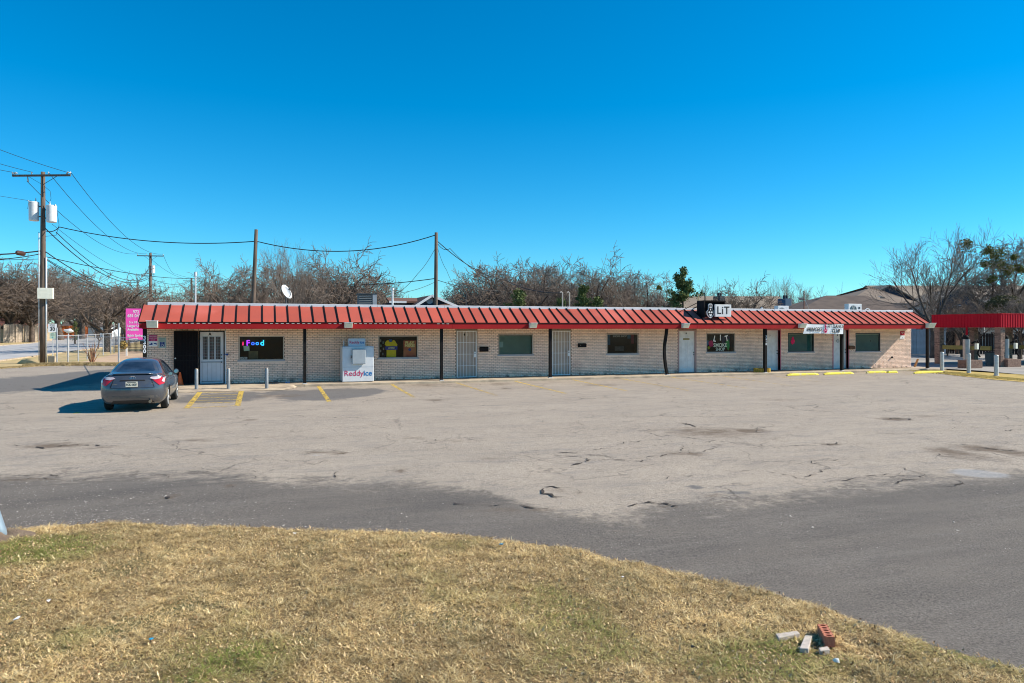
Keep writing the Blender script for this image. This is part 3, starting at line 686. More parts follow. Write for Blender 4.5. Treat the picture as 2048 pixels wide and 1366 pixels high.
# ridge flashing in lengths, with slight sag
fl = MB(); 
xj = XE0+.15
while xj < XE1-.1:
    x2 = min(xj+3.05, XE1+.02); dz = random.uniform(-.006, .006); fl.box(xj, x2-.006, YRG-.035, YRG+.16, ZT-.035+dz, ZT+.095+dz); xj = x2
fl.build('ridge_flashing', M_flash, B, bevel=.01)
kk = MB(); kk.box(XE0+.02, XE1-.02, YRG-.02, YRG+.02, ZT-.09, ZT-.03); kk.build('ridge_gap', M_black, B)
# eave trim: dark drip edge with pale scallops, fascia boards
kk = MB(); kk.box(XE0, XE1, YE-.03, YE+.03, ZE-.045, ZE-.005); kk.build('drip_edge', M_rib, B)
kk = MB(); x = XE0+1.0
while x < XE1-.3:
    if x < WX(880) and random.random() < .85: kk.box(x, x+.11, YE-.022, YE-.013, ZE-.072, ZE-.045)
    x += .21
kk.build('panel_tail', M_offw, B)
xj = XE0+.12; j = 0
for x2 in [WX(q, YE) for q in (452, 614, 905, 1032, 1152, 1264, 1395, 1568, 1744, 1858)]:
    kk = MB(); kk.box(xj, x2-.006, YE-.012, YE+.04, 2.39+random.uniform(-.004,.004), ZE-.05); kk.build('fascia_board', M_fascia, B); xj = x2
kk = MB(); kk.box(XE0+.02, XE0+.11, YE-.01, YRG, 2.40, ZE-.065); kk.box(XE1-.12, XE1-.04, YE+.085, YRG+.2, 2.42, ZE-.065); kk.build('end_board', M_fascia, B)
kk = MB(); kk.box(XE0+.12, XE1-.13, YE+.08, -.012, 2.44, 2.47); kk.build('soffit', mat('soffit_paint', (.62,.47,.22), (.52,.40,.20), 2, .8), B)
kk = MB(); kk.box(XE0+.1, XE1-.1, -.24+.17, 11.2, 3.16, 3.2); kk.build('roof_deck', mat('roof_gravel', (.4,.38,.35), (.3,.28,.26), 4, .9), B)

# ---- doors
def door_opening(i, frame, jamb=.05, depth=.10):
    x0, x1, z0, z1 = DOR[i]; kk = MB()
    kk.box(x0-.001, x0+jamb, -.02, depth, z0, z1); kk.box(x1-jamb, x1+.001, -.02, depth, z0, z1); kk.box(x0+jamb, x1-jamb, -.02, depth, z1-jamb, z1)
    return x0, x1, z0, z1, kk
def door(i, frame, slab, kind, y=.04, jamb=.05):
    x0, x1, z0, z1, kk = door_opening(i, frame, jamb, y+.10)
    d = kk.build('door', frame, B, bevel=.004)
    a, b, c, e = x0+jamb, x1-jamb, z0+.02, z1-jamb
    s = MB(); s.box(a, b, y, y+.045, c, e)
    W_ = b-a; H_ = e-c
    if kind == 'six':
        for u0, u1 in ((.13,.46),(.54,.87)):
            for v0, v1 in ((.09,.36),(.44,.74),(.81,.92)):
                X0, X1, Z0, Z1 = a+u0*W_, a+u1*W_, c+v0*H_, c+v1*H_
                s.box(X0, X1, y-.008, y-.001, Z0, Z0+.015); s.box(X0, X1, y-.008, y-.001, Z1-.015, Z1); s.box(X0, X0+.015, y-.008, y-.001, Z0+.016, Z1-.016); s.box(X1-.015, X1, y-.008, y-.001, Z0+.016, Z1-.016)
                s.box(X0+.04, X1-.04, y-.010, y-.001, Z0+.04, Z1-.04)
    s.build('door_slab', slab, d, bevel=.003)
    t = MB(); t.box(x0, x1, -.06, y+.05, WZ+.001, WZ+.022); t.build('threshold', M_dgrey, d)
    return d, a, b, c, e, y
# white door A
d, a, b, c, e, y = door(0, M_black, M_whited, 'plain', y=.02, jamb=.045); d['label'] = 'white door with three narrow leaded panes and letter A'
W_ = b-a; H_ = e-c
f = MB()
for u0, u1 in ((.14,.32),(.41,.59),(.68,.86)):
    X0, X1, Z0, Z1 = a+u0*W_, a+u1*W_, c+.47*H_, c+.90*H_
    q = MB(); q.box(X0, X1, y-.012, y-.004, Z0, Z1); q.build('pane', mat('leaded_pane', (.02,.025,.03), (.10,.05,.05), 9, .15), d)
    for kx in range(1, 3): f.box(X0+(X1-X0)*kx/3-.003, X0+(X1-X0)*kx/3+.003, y-.018, y-.013, Z0, Z1)
    for kz in range(1, 8): f.box(X0, X1, y-.0185, y-.0125, Z0+(Z1-Z0)*kz/8-.003, Z0+(Z1-Z0)*kz/8+.003)
    f.box(X0-.018, X0, y-.02, y, Z0-.018, Z1+.018); f.box(X1, X1+.018, y-.02, y, Z0-.018, Z1+.018); f.box(X0, X1, y-.02, y, Z1, Z1+.018); f.box(X0, X1, y-.02, y, Z0-.018, Z0)
f.build('pane_trim', M_grey, d)
f = MB(); f.box(a+.05*W_, a+.95*W_, y-.014, y-.001, c+.405*H_, c+.425*H_)
for u in (.12, .32, .5, .68, .88): f.box(a+u*W_-.005, a+u*W_+.005, y-.010, y-.001, c+.05*H_, c+.40*H_)
f.box(a+.07*W_, a+.93*W_, y-.012, y-.001, c+.03*H_, c+.05*H_); f.build('moulding', M_grey, d)
text('letter', 'A', .14, M_txtk, (a+.42*W_, y-.004, c+.955*H_), d, bold=.01)
f = MB(); 
for zz in (1.20, 1.06, .90): f.cyl((b-.08, y-.06, zz+WZ), (b-.08, y, zz+WZ), .028, n=10)
f.build('handle', M_dgrey, d, smooth=True, auto=True)
k_ = MB(); k_.box(DOR[0][1]+.003, DOR[0][1]+.055, -.035, -.018, WZ, DOR[0][3]); k_.build('trim_board', M_whited, B)
# black security door swung open against the wall
sx0, sx1, sz0, sz1 = rect(347.6, 396.5, 661.8, 772.5, -.16); sz0 = WZ+.03
sd = thing('security_door', (sx1, -.10, WZ), 'black iron security door swung wide open left of the white door', 'door')
fr = MB(); t_ = .05; fr.box(sx0, sx0+t_, -.17, -.13, sz0, sz1); fr.box(sx1-t_, sx1, -.17, -.13, sz0, sz1); fr.box(sx0+t_, sx1-t_, -.17, -.13, sz1-t_, sz1); fr.box(sx0+t_, sx1-t_, -.17, -.13, sz0, sz0+t_)
for zz in (.98, 1.17): fr.box(sx0+t_, sx1-t_, -.168, -.132, WZ+zz, WZ+zz+.03)
fr.build('door_frame', M_iron, sd)
fr = MB(); nb = 8
for i in range(1, nb): x = sx0+(sx1-sx0)*i/nb; fr.box(x-.008, x+.008, -.16, -.14, sz0+t_, sz1-t_)
fr.build('bars', M_iron, sd)
fr = MB(); fr.box(sx0+t_, sx1-t_, -.135, -.131, sz0+t_, sz1-t_); fr.build('mesh_screen', mat('dark_screen', (.010,.009,.012), (.015,.013,.014), 30, .9, spec=.1), sd)
fr = MB(); fr.cyl((sx0+.06, -.22, 1.19), (sx0+.06, -.17, 1.19), .03, n=10); fr.build('handle', M_galv, sd)
# doors with white security grilles
def grille_door(i, label):
    d, a, b, c, e, y = door(i, M_beige, M_doorgrey, 'plain', y=.07, jamb=.02); d['label'] = label
    x0, x1, z0, z1 = DOR[i]; x0 += .02; x1 -= .05; z0 += .03; z1 -= .03
    g_ = MB(); t_ = .032
    g_.box(x0, x0+t_, -.05, -.022, z0, z1); g_.box(x1-t_, x1, -.05, -.022, z0, z1); g_.box(x0+t_, x1-t_, -.05, -.022, z1-t_, z1); g_.box(x0+t_, x1-t_, -.05, -.022, z0, z0+t_)
    for j in range(1, 6): x = x0+(x1-x0)*j/6; g_.box(x-.006, x+.006, -.043, -.031, z0+t_, z1-t_)
    for v in (.25, .5, .75): zz = z0+(z1-z0)*v; g_.box(x0+t_, x1-t_, -.047, -.044, zz-.007, zz+.007)
    g_.build('grille', M_grille, d)
    l = MB(); l.box(x1-.13, x1-.03, -.062, -.051, z0+.43*(z1-z0), z0+.55*(z1-z0)); l.build('lock_plate', M_white, d)
    l = MB(); l.cyl((x1-.08, -.08, z0+.51*(z1-z0)), (x1-.08, -.062, z0+.51*(z1-z0)), .022, n=8); l.build('handle', M_dgrey, d)
    return d, a, b, c, e, y
d, a, b, c, e, y = grille_door(1, 'door marked 41 behind a white security grille')
text('number', '4', .17, M_txtk, (a+.40*(b-a), y-.004, e-.19), d, bold=.008); text('number', '1', .17, M_txtw, (a+.53*(b-a), y-.004, e-.19), d, bold=.008)
d, a, b, c, e, y = grille_door(2, 'plain door behind a white security grille beside a black post')
q = MB(); q.box(a+.12, a+.32, y-.006, y-.001, e-.42, e-.2); q.build('notice', mat('tan_paper', (.5,.42,.33), None, rough=.8), d)
# smoke shop door
d, a, b, c, e, y = door(3, M_mauve, M_white, 'six', y=.06, jamb=.07); d['label'] = 'white six panel door with brass mail slot in mauve frame'
q = MB(); q.box(a+.28*(b-a), a+.68*(b-a), y-.014, y-.001, e-.46, e-.37); q.build('mail_slot', mat('old_brass', (.28,.20,.09), None, rough=.4, metal=.6), d)
text('number', '8', .10, M_txtk, (a+.47*(b-a), y-.012, e-.12), d, bold=.008)
q = MB()
for zz in (1.05, .93): q.cyl((b-.07, y-.05, zz+WZ), (b-.07, y, zz+WZ), .026, n=8)
q.build('handle', M_dgrey, d)
for i, lb in ((4, 'white door in pink frame behind a black numbered post'), (5, 'white door with wreath in pink frame half hidden by a post')):
    d, a, b, c, e, y = door(i, M_pink, M_white, 'six', y=.16, jamb=.055); d['label'] = lb
    q = MB(); q.box(b-.0, b+.012, -.01, .14, c, e); q.build('jamb', M_dgrey, d)
    text('number', '7' if i == 4 else '8', .11, M_txtk, (a+.42*(b-a), y-.012, e-.3), d, bold=.006)
    q = MB()
    for zz in (1.08, .93): q.cyl((b-.07, y-.05, zz+WZ), (b-.07, y, zz+WZ), .026, n=8)
    q.build('handle', M_dgrey, d)
    if i == 5:
        wr = MB(); cx, cz = a+.42*(b-a), e-.62; pts = [(cx+.085*math.cos(t*math.pi/8), y-.03, cz+.085*math.sin(t*math.pi/8)) for t in range(17)]
        wr.tube(pts, .016, 6, cap=False); root_mesh(wr, 'wreath', mat('grey_wreath', (.32,.36,.36), None), (cx, y-.03, cz), 'small grey ring wreath on the white door behind the banner post', 'wreath')

# ---- windows
def window(i, label, frame=M_beige, reveal=.05, back=None, kind='plain'):
    x0, x1, z0, z1 = WIN[i]; t_ = .035; kk = MB()
    kk.box(x0, x0+t_, -.012, .09, z0+.05, z1); kk.box(x1-t_, x1, -.012, .09, z0+.05, z1); kk.box(x0+t_, x1-t_, -.012, .09, z1-t_, z1); kk.box(x0+t_, x1-t_, .0, .09, z0+.05, z0+.05+t_*.6)
    wv = kk.build('window', frame, B, bevel=.004); wv['label'] = label
    s = MB(); s.box(x0-.05, x1+.05, -.045, .09, z0-.015, z0+.048); s.build('sill', M_sill, wv, bevel=.006)
    s = MB(); s.box(x0-.06, x1+.06, -.024, -.004, z0-.085, z0-.020); s.build('sill_course', M_brick, wv, bevel=.004)
    gy = reveal
    s = MB(); s.add([(x0+t_,gy,z0+.07),(x1-t_,gy,z0+.07),(x1-t_,gy,z1-t_),(x0+t_,gy,z1-t_)], [(0,1,2,3)]); s.build('glass', M_glass, wv)
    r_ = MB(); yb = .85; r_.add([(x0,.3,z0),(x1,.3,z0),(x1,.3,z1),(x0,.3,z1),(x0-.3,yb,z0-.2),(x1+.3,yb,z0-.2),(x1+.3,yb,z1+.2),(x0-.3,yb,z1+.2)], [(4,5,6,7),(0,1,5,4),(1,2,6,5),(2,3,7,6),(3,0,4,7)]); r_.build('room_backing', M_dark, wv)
    if kind == 'blinds':
        bl = MB(); n = 26
        for j in range(n):
            zz = z0+.08+(z1-z0-.13)*(j+.5)/n; bl.add([(x0+t_,.12,zz-.018),(x1-t_,.12,zz-.018),(x1-t_,.145,zz+.016),(x0+t_,.145,zz+.016)], [(0,1,2,3)])
        bl.build('blinds', M_blind, wv)
    if kind == 'board':
        bl = MB(); bl.box(x0+t_, x1-t_, .075, .095, z0+.06, z1-.1); bl.build('board', M_teal, wv)
        bl = MB(); bl.box(x0+t_, x1-t_, .07, .1, z1-.095, z1-t_); bl.build('head_rail', M_blind, wv)
    return wv, (x0+t_, x1-t_, z0+.07, z1-t_)
w1, r1 = window(0, 'large window with lit food sign'); w2, r2 = window(1, 'window with yellow jersey and poster inside')
w3, r3 = window(2, 'window covered with pale green blinds', kind='blinds'); w4, r4 = window(3, 'dark window with faded posters')
w5, r5 = window(4, 'smoke shop window with painted lettering'); w6, r6 = window(5, 'teal boarded window with pink figure', kind='board', reveal=.03, frame=M_dgrey); w7, r7 = window(6, 'teal boarded window near the right end', kind='board', reveal=.03, frame=M_dgrey)
def fr_(r, u, v): return r[0]+(r[1]-r[0])*u, r[2]+(r[3]-r[2])*v
# lit food sign, coloured letters
fx = thing('lit_sign', (fr_(r1,.3,.7)[0], .09, fr_(r1,.3,.7)[1]), 'glowing purple to blue Food sign hanging in the leftmost window', 'sign')
hue = [('i',(1,.03,.2),.075,.105),('F',(.35,.03,1),.19,.19),('o',(.03,.12,1),.30,.15),('o',(.02,.25,1),.40,.15),('d',(.02,.5,1),.515,.19)]
for ch, c_, u, sz in hue:
    x, z = fr_(r1, u, .72 if ch != 'i' else .70); text('letter', ch, sz*1.7 if ch != 'i' else .22, mat('led_'+ch+str(u), c_, None, emis=1.6), (x, .085, z), fx, bold=.006)
q = MB(); x0, z0_ = fr_(r1, .03, .58); x1, z1_ = fr_(r1, .60, .90); q.box(x0, x1, .10, .12, z0_, z1_); q.build('backing', M_dark, fx)
def card(name, r, u0, u1, v0, v1, y, m, label, cat, group=None, rot=0):
    x0, z0 = fr_(r, u0, v0); x1, z1 = fr_(r, u1, v1); q = MB(); q.box(x0, x1, y, y+.004, z0, z1); o = root_mesh(q, name, m, ((x0+x1)/2, y, (z0+z1)/2), label, cat, group)
    o.rotation_euler = (0, rot, 0); return o
M_paper = mat('pale_paper', (.42,.55,.48), (.36,.48,.42), 9, .7)
card('paper_notice', r1, .09, .22, .38, .60, .056, M_paper, 'small pale tilted paper taped below the lit Food sign', 'notice', rot=-.08)
oc = card('open_sign', r1, .02, .17, .01, .11, .056, M_txtw, 'small white OPEN sign in the lower corner of the leftmost window', 'sign')
text('lettering', 'OPEN', .085, M_txtk, (oc.location.x, .0535, oc.location.z), oc, bold=.004)
card('box_outline', r1, .2, .42, .02, .36, .35, mat('tan_carton', (.13,.11,.06), (.10,.09,.05), 6, .8), 'dim tan carton standing inside the leftmost window', 'box')
# jersey
jx, jz = fr_(r2, .30, .02); x_l, z_t = fr_(r2, .30, .86); Wj = (r2[1]-r2[0]); Hj = r2[3]-r2[2]
jr = thing('jersey', (jx, .12, jz), 'yellow sports jersey with blue chest band hanging in second window', 'jersey')
def JP(u, v): return fr_(r2, u, v)
prof = [(.20,.0),(.45,.0),(.45,.33),(.47,.52),(.485,.60),(.45,.70),(.42,.80),(.37,.83),(.345,.75),(.305,.73),(.27,.75),(.25,.83),(.20,.80),(.165,.70),(.15,.60),(.18,.57),(.205,.52),(.20,.33)]
q = MB(); q.prism([JP(u, v) for u, v in prof], .115, .14); q.build('cloth', mat('jersey_yellow', (.70,.52,.01), (.60,.44,.01), 6, .8), jr)
q = MB(); q.prism([JP(.165,.36),(JP(.485,.36)),JP(.485,.53),JP(.165,.53)], .10, .113); q.build('band', mat('jersey_blue', (.01,.03,.25), None), jr)
text('lettering', 'LOTERIA', .095, mat('pale_yellow_letter', (.7,.65,.35), None), (JP(.325,.445)[0], .096, JP(.325,.445)[1]), jr, bold=.003, sx=.8)
q = MB(); q.prism([JP(.27,.75),JP(.305,.70),JP(.345,.75),JP(.345,.86),JP(.27,.86)], .142, .15); q.build('collar', mat('collar_blue', (.02,.10,.3), None), jr)
po = card('poster', r2, .645, .98, .01, .80, .10, mat('red_poster', (.33,.05,.02), (.40,.14,.05), 2.5, .5), 'orange red poster reading PLAY HERE! beside the jersey', 'poster')
for s_, v in (('PLAY', .68), ('HERE!', .55)):
    x, z = fr_(r2, .81, v); text('lettering', s_, .185, mat('poster_cream_'+s_[0], (.75,.60,.25), None), (x, .097, z), po, bold=.008, sx=.95)
q = MB(); x, z = fr_(r2, .81, .36); q.cyl((x, .094, z), (x, .099, z), .07, n=14); q.build('emblem', M_blue, po)
for i, (u, v) in enumerate(((.06,.8),(.07,.55),(.06,.3),(.12,.15),(.13,.7),(.14,.4))):
    card('merchandise_card', r2, u-.018, u+.018, v-.06, v+.06, .3, mat('merch_%d' % i, [(.2,.2,.18),(.15,.25,.2),(.3,.3,.25)][i % 3], None), ['pale grey package, topmost at the left edge of the jersey window','greenish package in the middle of the left edge column of the jersey window','yellowish package low in the left edge column of the jersey window','lowest grey package beside the jersey hem','dark green package beside the jersey shoulder','yellowish package beside the jersey chest band'][i], 'package', 'packages hanging inside the jersey window')
card('paper_notice', r3, .02, .13, .36, .66, .06, mat('pale_green_paper', (.42,.52,.45), None), 'pale paper taped inside the green blinds window', 'notice')
# faded posters window
for u0, u1, v0, v1, c_, lb in ((.03,.13,.45,.97,(.01,.10,.18),'thin blue strip poster at left edge of the dark poster window'),(.70,.80,.78,.97,(.02,.14,.22),'small blue poster at upper right of the dark poster window'),(.82,.92,.5,.98,(.22,.015,.035),'narrow red vertical banner at right of the dark poster window'),(.28,.58,.12,.36,(.09,.09,.085),'grey notice board low in the dark poster window')):
    card('poster', r4, u0, u1, v0, v1, .12, mat('post_'+lb[:9]+str(u0), c_, tuple(x*.6 for x in c_), 9), lb, 'poster')
wl = text('window_lettering', 'SMOKE SHOP', .13, mat('dim_white', (.28,.30,.28), None), (fr_(r4,.42,.9)[0], .045, fr_(r4,.42,.9)[1]), None); tag(wl, 'dim white lettering along the top of the dark poster window', 'lettering')
# LIT SMOKE SHOP window lettering
root_ = thing('window_lettering', (fr_(r5,.5,.5)[0], .045, fr_(r5,.5,.5)[1]), 'white LIT SMOKE SHOP lettering painted on the smoke shop window', 'lettering')
for ch, u, v, rt in (('L',.30,.72,-.25),('I',.505,.78,0),('T',.735,.74,.22)):
    x, z = fr_(r5, u, v); me = text_mesh(ch, .42, bold=.012, sx=.8); me.materials.append(M_txtw); me.transform(Matrix.Rotation(rt*1, 4, 'Z')); me.transform(Matrix.Rotation(R(90), 4, 'X'))
    if rt: me.transform(Matrix.Rotation(0, 4, 'Y'))
    me.transform(Matrix.Translation(Vector((x, .045, z))-root_.location)); link('letter', me, root_)
x, z = fr_(r5, .50, .36); text('lettering', 'SMOKE', .29, mat('pale_green_letter', (.62,.72,.60), None), (x, .045, z), root_, bold=.002, sx=.92)
x, z = fr_(r5, .50, .13); text('lettering', 'SHOP', .25, mat('pale_green_letter2', (.55,.65,.55), None), (x, .045, z), root_, bold=.001, sx=.92)
def blobsign(r, u, v, ru, rv, col, y, label, cat='decal', n=18, sh=0, seed=1):
    rr_ = random.Random(seed); cx, cz = fr_(r, u, v); W_, H_ = r[1]-r[0], r[3]-r[2]
    poly = [(cx+math.cos(t*2*math.pi/n)*ru*W_*(1+sh*rr_.uniform(-1,1)), cz+math.sin(t*2*math.pi/n)*rv*H_*(1+sh*rr_.uniform(-1,1))) for t in range(n)]
    q = MB(); q.prism(poly, y, y+.004); return root_mesh(q, 'window_decal', mat('decal_%s' % label[:14], col, None), (cx, y, cz), label, cat)
blobsign(r5, .17, .45, .085, .20, (.70,.01,.14), .06, 'pink oval shape left of SMOKE in the smoke shop window', sh=.15, seed=2)
blobsign(r5, .78, .42, .075, .28, (.01,.36,.08), .06, 'green leafy figure right of SMOKE in the smoke shop window', sh=.35, seed=3)
blobsign(r5, .04, .50, .06, .16, (.01,.15,.30), .065, 'blue shape at the left edge of the smoke shop window', sh=.2, seed=4)
blobsign(r5, .09, .24, .05, .08, (.40,.42,.02), .06, 'small yellow green flame at lower left of smoke shop window', sh=.5, seed=5)
blobsign(r6, .19, .58, .07, .20, (.60,.01,.10), .022, 'pink dancer silhouette decal on the teal boarded window', sh=.45, seed=6)
blobsign(r7, .63, .58, .02, .03, (.01,.01,.01), .022, 'tiny black spot decal on the rightmost teal boarded window', sh=.2, seed=7)
card('dim_poster', r5, .62, .92, .25, .88, .2, mat('dim_blue_poster', (.01,.035,.09), None), 'dark blue lit display panel deep inside the smoke shop window', 'display')

# ---- things on the wall
def wallbox(name, px0, px1, py0, py1, dpt, m, label, cat, bevel=.006, group=None):
    x0, x1, z0, z1 = rect(px0, px1, py0, py1, -dpt); q = MB(); q.box(x0, x1, -.022-dpt, -.0165, z0, z1)
    return root_mesh(q, name, m, ((x0+x1)/2, -.02, (z0+z1)/2), label, cat, group, bevel=bevel), (x0, x1, z0, z1)
def mailbox(px0, px1, py0, py1, m, label, feet=False):
    x0, x1, z0, z1 = rect(px0, px1, py0, py1, -.12); o = thing('mailbox', ((x0+x1)/2, -.02, z0), label, 'mailbox', 'wall mailboxes')
    q = MB(); q.box(x0, x1, -.13, -.018, z0, z1-.03); q.build('body', m, o, bevel=.008)
    q = MB(); q.add([(x0-.005,-.145,z1-.05),(x1+.005,-.145,z1-.05),(x1+.005,-.018,z1),(x0-.005,-.018,z1),(x0-.005,-.145,z1-.04),(x1+.005,-.145,z1-.04),(x1+.005,-.018,z1+.012),(x0-.005,-.018,z1+.012)], [(0,3,2,1),(4,5,6,7),(0,1,5,4),(1,2,6,5),(2,3,7,6),(3,0,4,7)]); q.build('lid', m, o)
    if feet:
        q = MB()
        for u in (.3, .7): xx = x0+(x1-x0)*u; q.tube([(xx,-.07,z0),(xx+.01,-.09,z0-.06),(xx+.03,-.11,z0-.09)], .006, 5)
        q.build('hook', M_black, o)
    return o, (x0, x1, z0, z1)
mailbox(960, 977, 694, 703.5, M_black, 'plain black mailbox right of the door marked 41')
o, r_ = mailbox(1157.5, 1173, 687, 694.5, M_black, 'black mailbox with small white mark between post and poster window'); text('mark', 'T', .06, M_txtw, (r_[0]+.1, -.135, (r_[2]+r_[3])/2), o)
mailbox(1699.5, 1710, 691.5, 698.5, mat('rusty_brown', (.16,.07,.03), (.10,.045,.02), 20, .7), 'rusty brown mailbox with newspaper hooks near the right window', True)
# parking / towing signs at left end
s1, r_ = wallbox('towing_sign', 297.5, 315, 670, 692.8, .015, M_txtw, 'magenta and white no parking tow away sign left of the security door', 'sign', .002)
q = MB(); zc = r_[2]+(r_[3]-r_[2])*.46; q.box(r_[0]+.004, r_[1]-.004, -.042, -.038, zc, r_[3]-.004); q.build('upper_field', M_mag2, s1)
for i, tx in enumerate(('UNAUTHORIZED', 'VEHICLES TOWED', '24 HOURS')): text('lettering', tx, .048, M_txtw, ((r_[0]+r_[1])/2, -.044, r_[3]-.055-.075*i), s1, sx=.72)
q = MB(); cx = (r_[0]+r_[1])/2; zb = r_[2]+.06; q.prism([(cx-.14,zb),(cx-.02,zb),(cx-.02,zb+.07),(cx-.06,zb+.09),(cx-.09,zb+.05),(cx-.14,zb+.04)], -.042, -.038); q.prism([(cx+.02,zb+.05),(cx+.14,zb+.01),(cx+.15,zb+.05),(cx+.08,zb+.08),(cx+.03,zb+.075)], -.042, -.038); q.build('tow_symbol', M_blue, s1)
s2, r_ = wallbox('parking_sign', 317, 332.5, 675, 696, .015, mat('faded_green_white', (.42,.50,.47), (.36,.44,.42), 8), 'faded handicapped parking sign with blue symbol on the wall', 'sign', .002)
text('lettering', 'RESERVED', .055, mat('faded_green_letter', (.12,.25,.2), None), ((r_[0]+r_[1])/2, -.042, r_[3]-.06), s2, sx=.85); text('lettering', 'PARKING', .06, mat('faded_green_letter2', (.12,.25,.2), None), ((r_[0]+r_[1])/2, -.042, r_[3]-.14), s2, sx=.85)
cx = (r_[0]+r_[1])/2; q = MB(); q.box(cx-.085, cx+.085, -.042, -.038, r_[2]+.06, r_[2]+.24); q.build('blue_field', M_blue, s2)
q = MB(); zc = r_[2]+.13
q.tube([(cx+.045*math.cos(t), -.045, zc-.015+.045*math.sin(t)) for t in [R(140+i*27) for i in range(9)]], .006, 5); q.tube([(cx-.01,-.045,zc+.07),(cx-.01,-.045,zc+.015),(cx+.035,-.045,zc+.012),(cx+.055,-.045,zc-.035)], .007, 5); q.cyl((cx-.01,-.047,zc+.085),(cx-.01,-.043,zc+.085),.012,n=8); q.build('wheelchair_symbol', M_txtw, s2)
s3, r_ = wallbox('towing_sign', 1799.5, 1808.5, 662.5, 677.5, .015, M_txtw, 'small red and white towing sign high at the right wall end', 'sign', .002)
q = MB(); q.box(r_[0], r_[1], -.042, -.038, r_[2]+.45*(r_[3]-r_[2]), r_[3]); q.build('upper_field', mat('sign_red', (.45,.02,.04), None), s3)
for i in range(2): text('lettering', ('TOW AWAY', 'ZONE')[i], .05, M_txtw, ((r_[0]+r_[1])/2, -.044, r_[3]-.07-.07*i), s3, sx=.7)
text('lettering', 'TX', .05, M_txtk, ((r_[0]+r_[1])/2, -.040, r_[2]+.06), s3)
q = MB(); x = WX(1782.8); z = HZ(714.5, x); q.cyl((x, -.09, z), (x, -.01, z), .05, n=12); root_mesh(q, 'wall_outlet', M_black, (x, 0, z), 'black round pipe outlet on the sunlit wall corner', 'pipe', smooth=True)
q = MB(); x = WX(453.5); z = HZ(709, x); q.cyl((x-.12, -.06, z), (x, -.06, z), .012, n=6); q.cyl((x+.02, -.10, z), (x+.02, -.02, z), .045, n=12); root_mesh(q, 'door_latch', M_blue, (x, -.06, z), 'dark blue round latch on the brick right of the white door', 'latch', smooth=True)
q = MB(); x0, x1 = WX(1500), WX(1552)
# timber planter at the base of post
px = WX(1524, -.85); pl = thing('planter', (px, -.85, WZ), 'round yellow timber edged planter at the foot of a black post', 'planter')
wm_ = mat('yellow_timber', (.52,.34,.05), (.40,.25,.04), 5, .8)
for i in range(22):
    a_ = 2*math.pi*i/22; q = MB(); c_ = (px+.40*math.cos(a_), -.85+.34*math.sin(a_)); h_ = .20+random.uniform(-.015,.015)
    q.cyl((c_[0], c_[1], WZ), (c_[0], c_[1], WZ+h_), .052, n=8); q.build('timber', wm_, pl)
q = MB(); q.cyl((px, -.85, WZ), (px, -.85, WZ+.15), .36, n=20); q.build('soil', M_bark, pl)
q = MB()
for i in range(14):
    a_ = random.uniform(0, 6.28); q.tube([(px,-.85,WZ+.14),(px+.1*math.cos(a_),-.85+.1*math.sin(a_),WZ+.25),(px+.22*math.cos(a_),-.85+.2*math.sin(a_),WZ+random.uniform(.2,.42))],[.006,.004,.002],4)
q.build('dead_stem', M_twig, pl)
# small litter on the walkway
q = MB(); x, = (WX(575,-.4),); q.box(x-.1, x+.1, -.5, -.42, WZ, WZ+.05); root_mesh(q, 'crushed_can', mat('can_blue', (.10,.14,.45), (.4,.4,.45), 20), (x, -.45, WZ), 'crumpled blue and white can on the walkway under leftmost window', 'litter')

# ---- floodlights under the eave
def floodlight(px, wpx, label, big=False):
    x = WX(px, YE); wd = wpx; o = thing('floodlight', (x, YE, 2.52), label, 'floodlight', 'floodlights along the fascia')
    h_ = .27 if big else .22; dp = .30
    q = MB(); q.add([(x-wd/2,YE-.014,2.42),(x+wd/2,YE-.014,2.42),(x+wd/2,YE-.014,2.42+h_),(x-wd/2,YE-.014,2.42+h_),(x-wd/2,YE-dp*.55,2.42),(x+wd/2,YE-dp*.55,2.42),(x+wd/2,YE-dp,2.42+h_),(x-wd/2,YE-dp,2.42+h_)], [(4,5,6,7),(0,1,5,4),(1,2,6,5),(2,3,7,6),(3,0,4,7),(0,3,2,1)]); q.build('housing', M_offw, o, bevel=.012)
    q = MB(); q.add([(x-wd/2+.04,YE-dp*.55-.012,2.42+.03),(x+wd/2-.04,YE-dp*.55-.012,2.42+.03),(x+wd/2-.04,YE-dp*.93-.012,2.42+h_-.05),(x-wd/2+.04,YE-dp*.93-.012,2.42+h_-.05)], [(0,1,2,3)]); q.build('lens', M_lamp, o)
    q = MB(); q.box(x-wd/2-.015, x+wd/2+.015, YE-dp-.02, YE-.035, 2.42+h_+.003, 2.42+h_+.02); q.build('lid', M_flash, o)
floodlight(305.5, .38, 'leftmost wide floodlight on the fascia above the towing sign', True)
floodlight(696, .33, 'floodlight on the fascia above the ice merchandiser')
floodlight(1064, .33, 'floodlight on the fascia between green blinds window and post')
floodlight(1368, .33, 'floodlight on the fascia above the six panel smoke shop door')
floodlight(1601, .36, 'floodlight on the fascia just left of the white banner')
floodlight(1857, .50, 'pale floodlight at the right end corner of the eave', True)

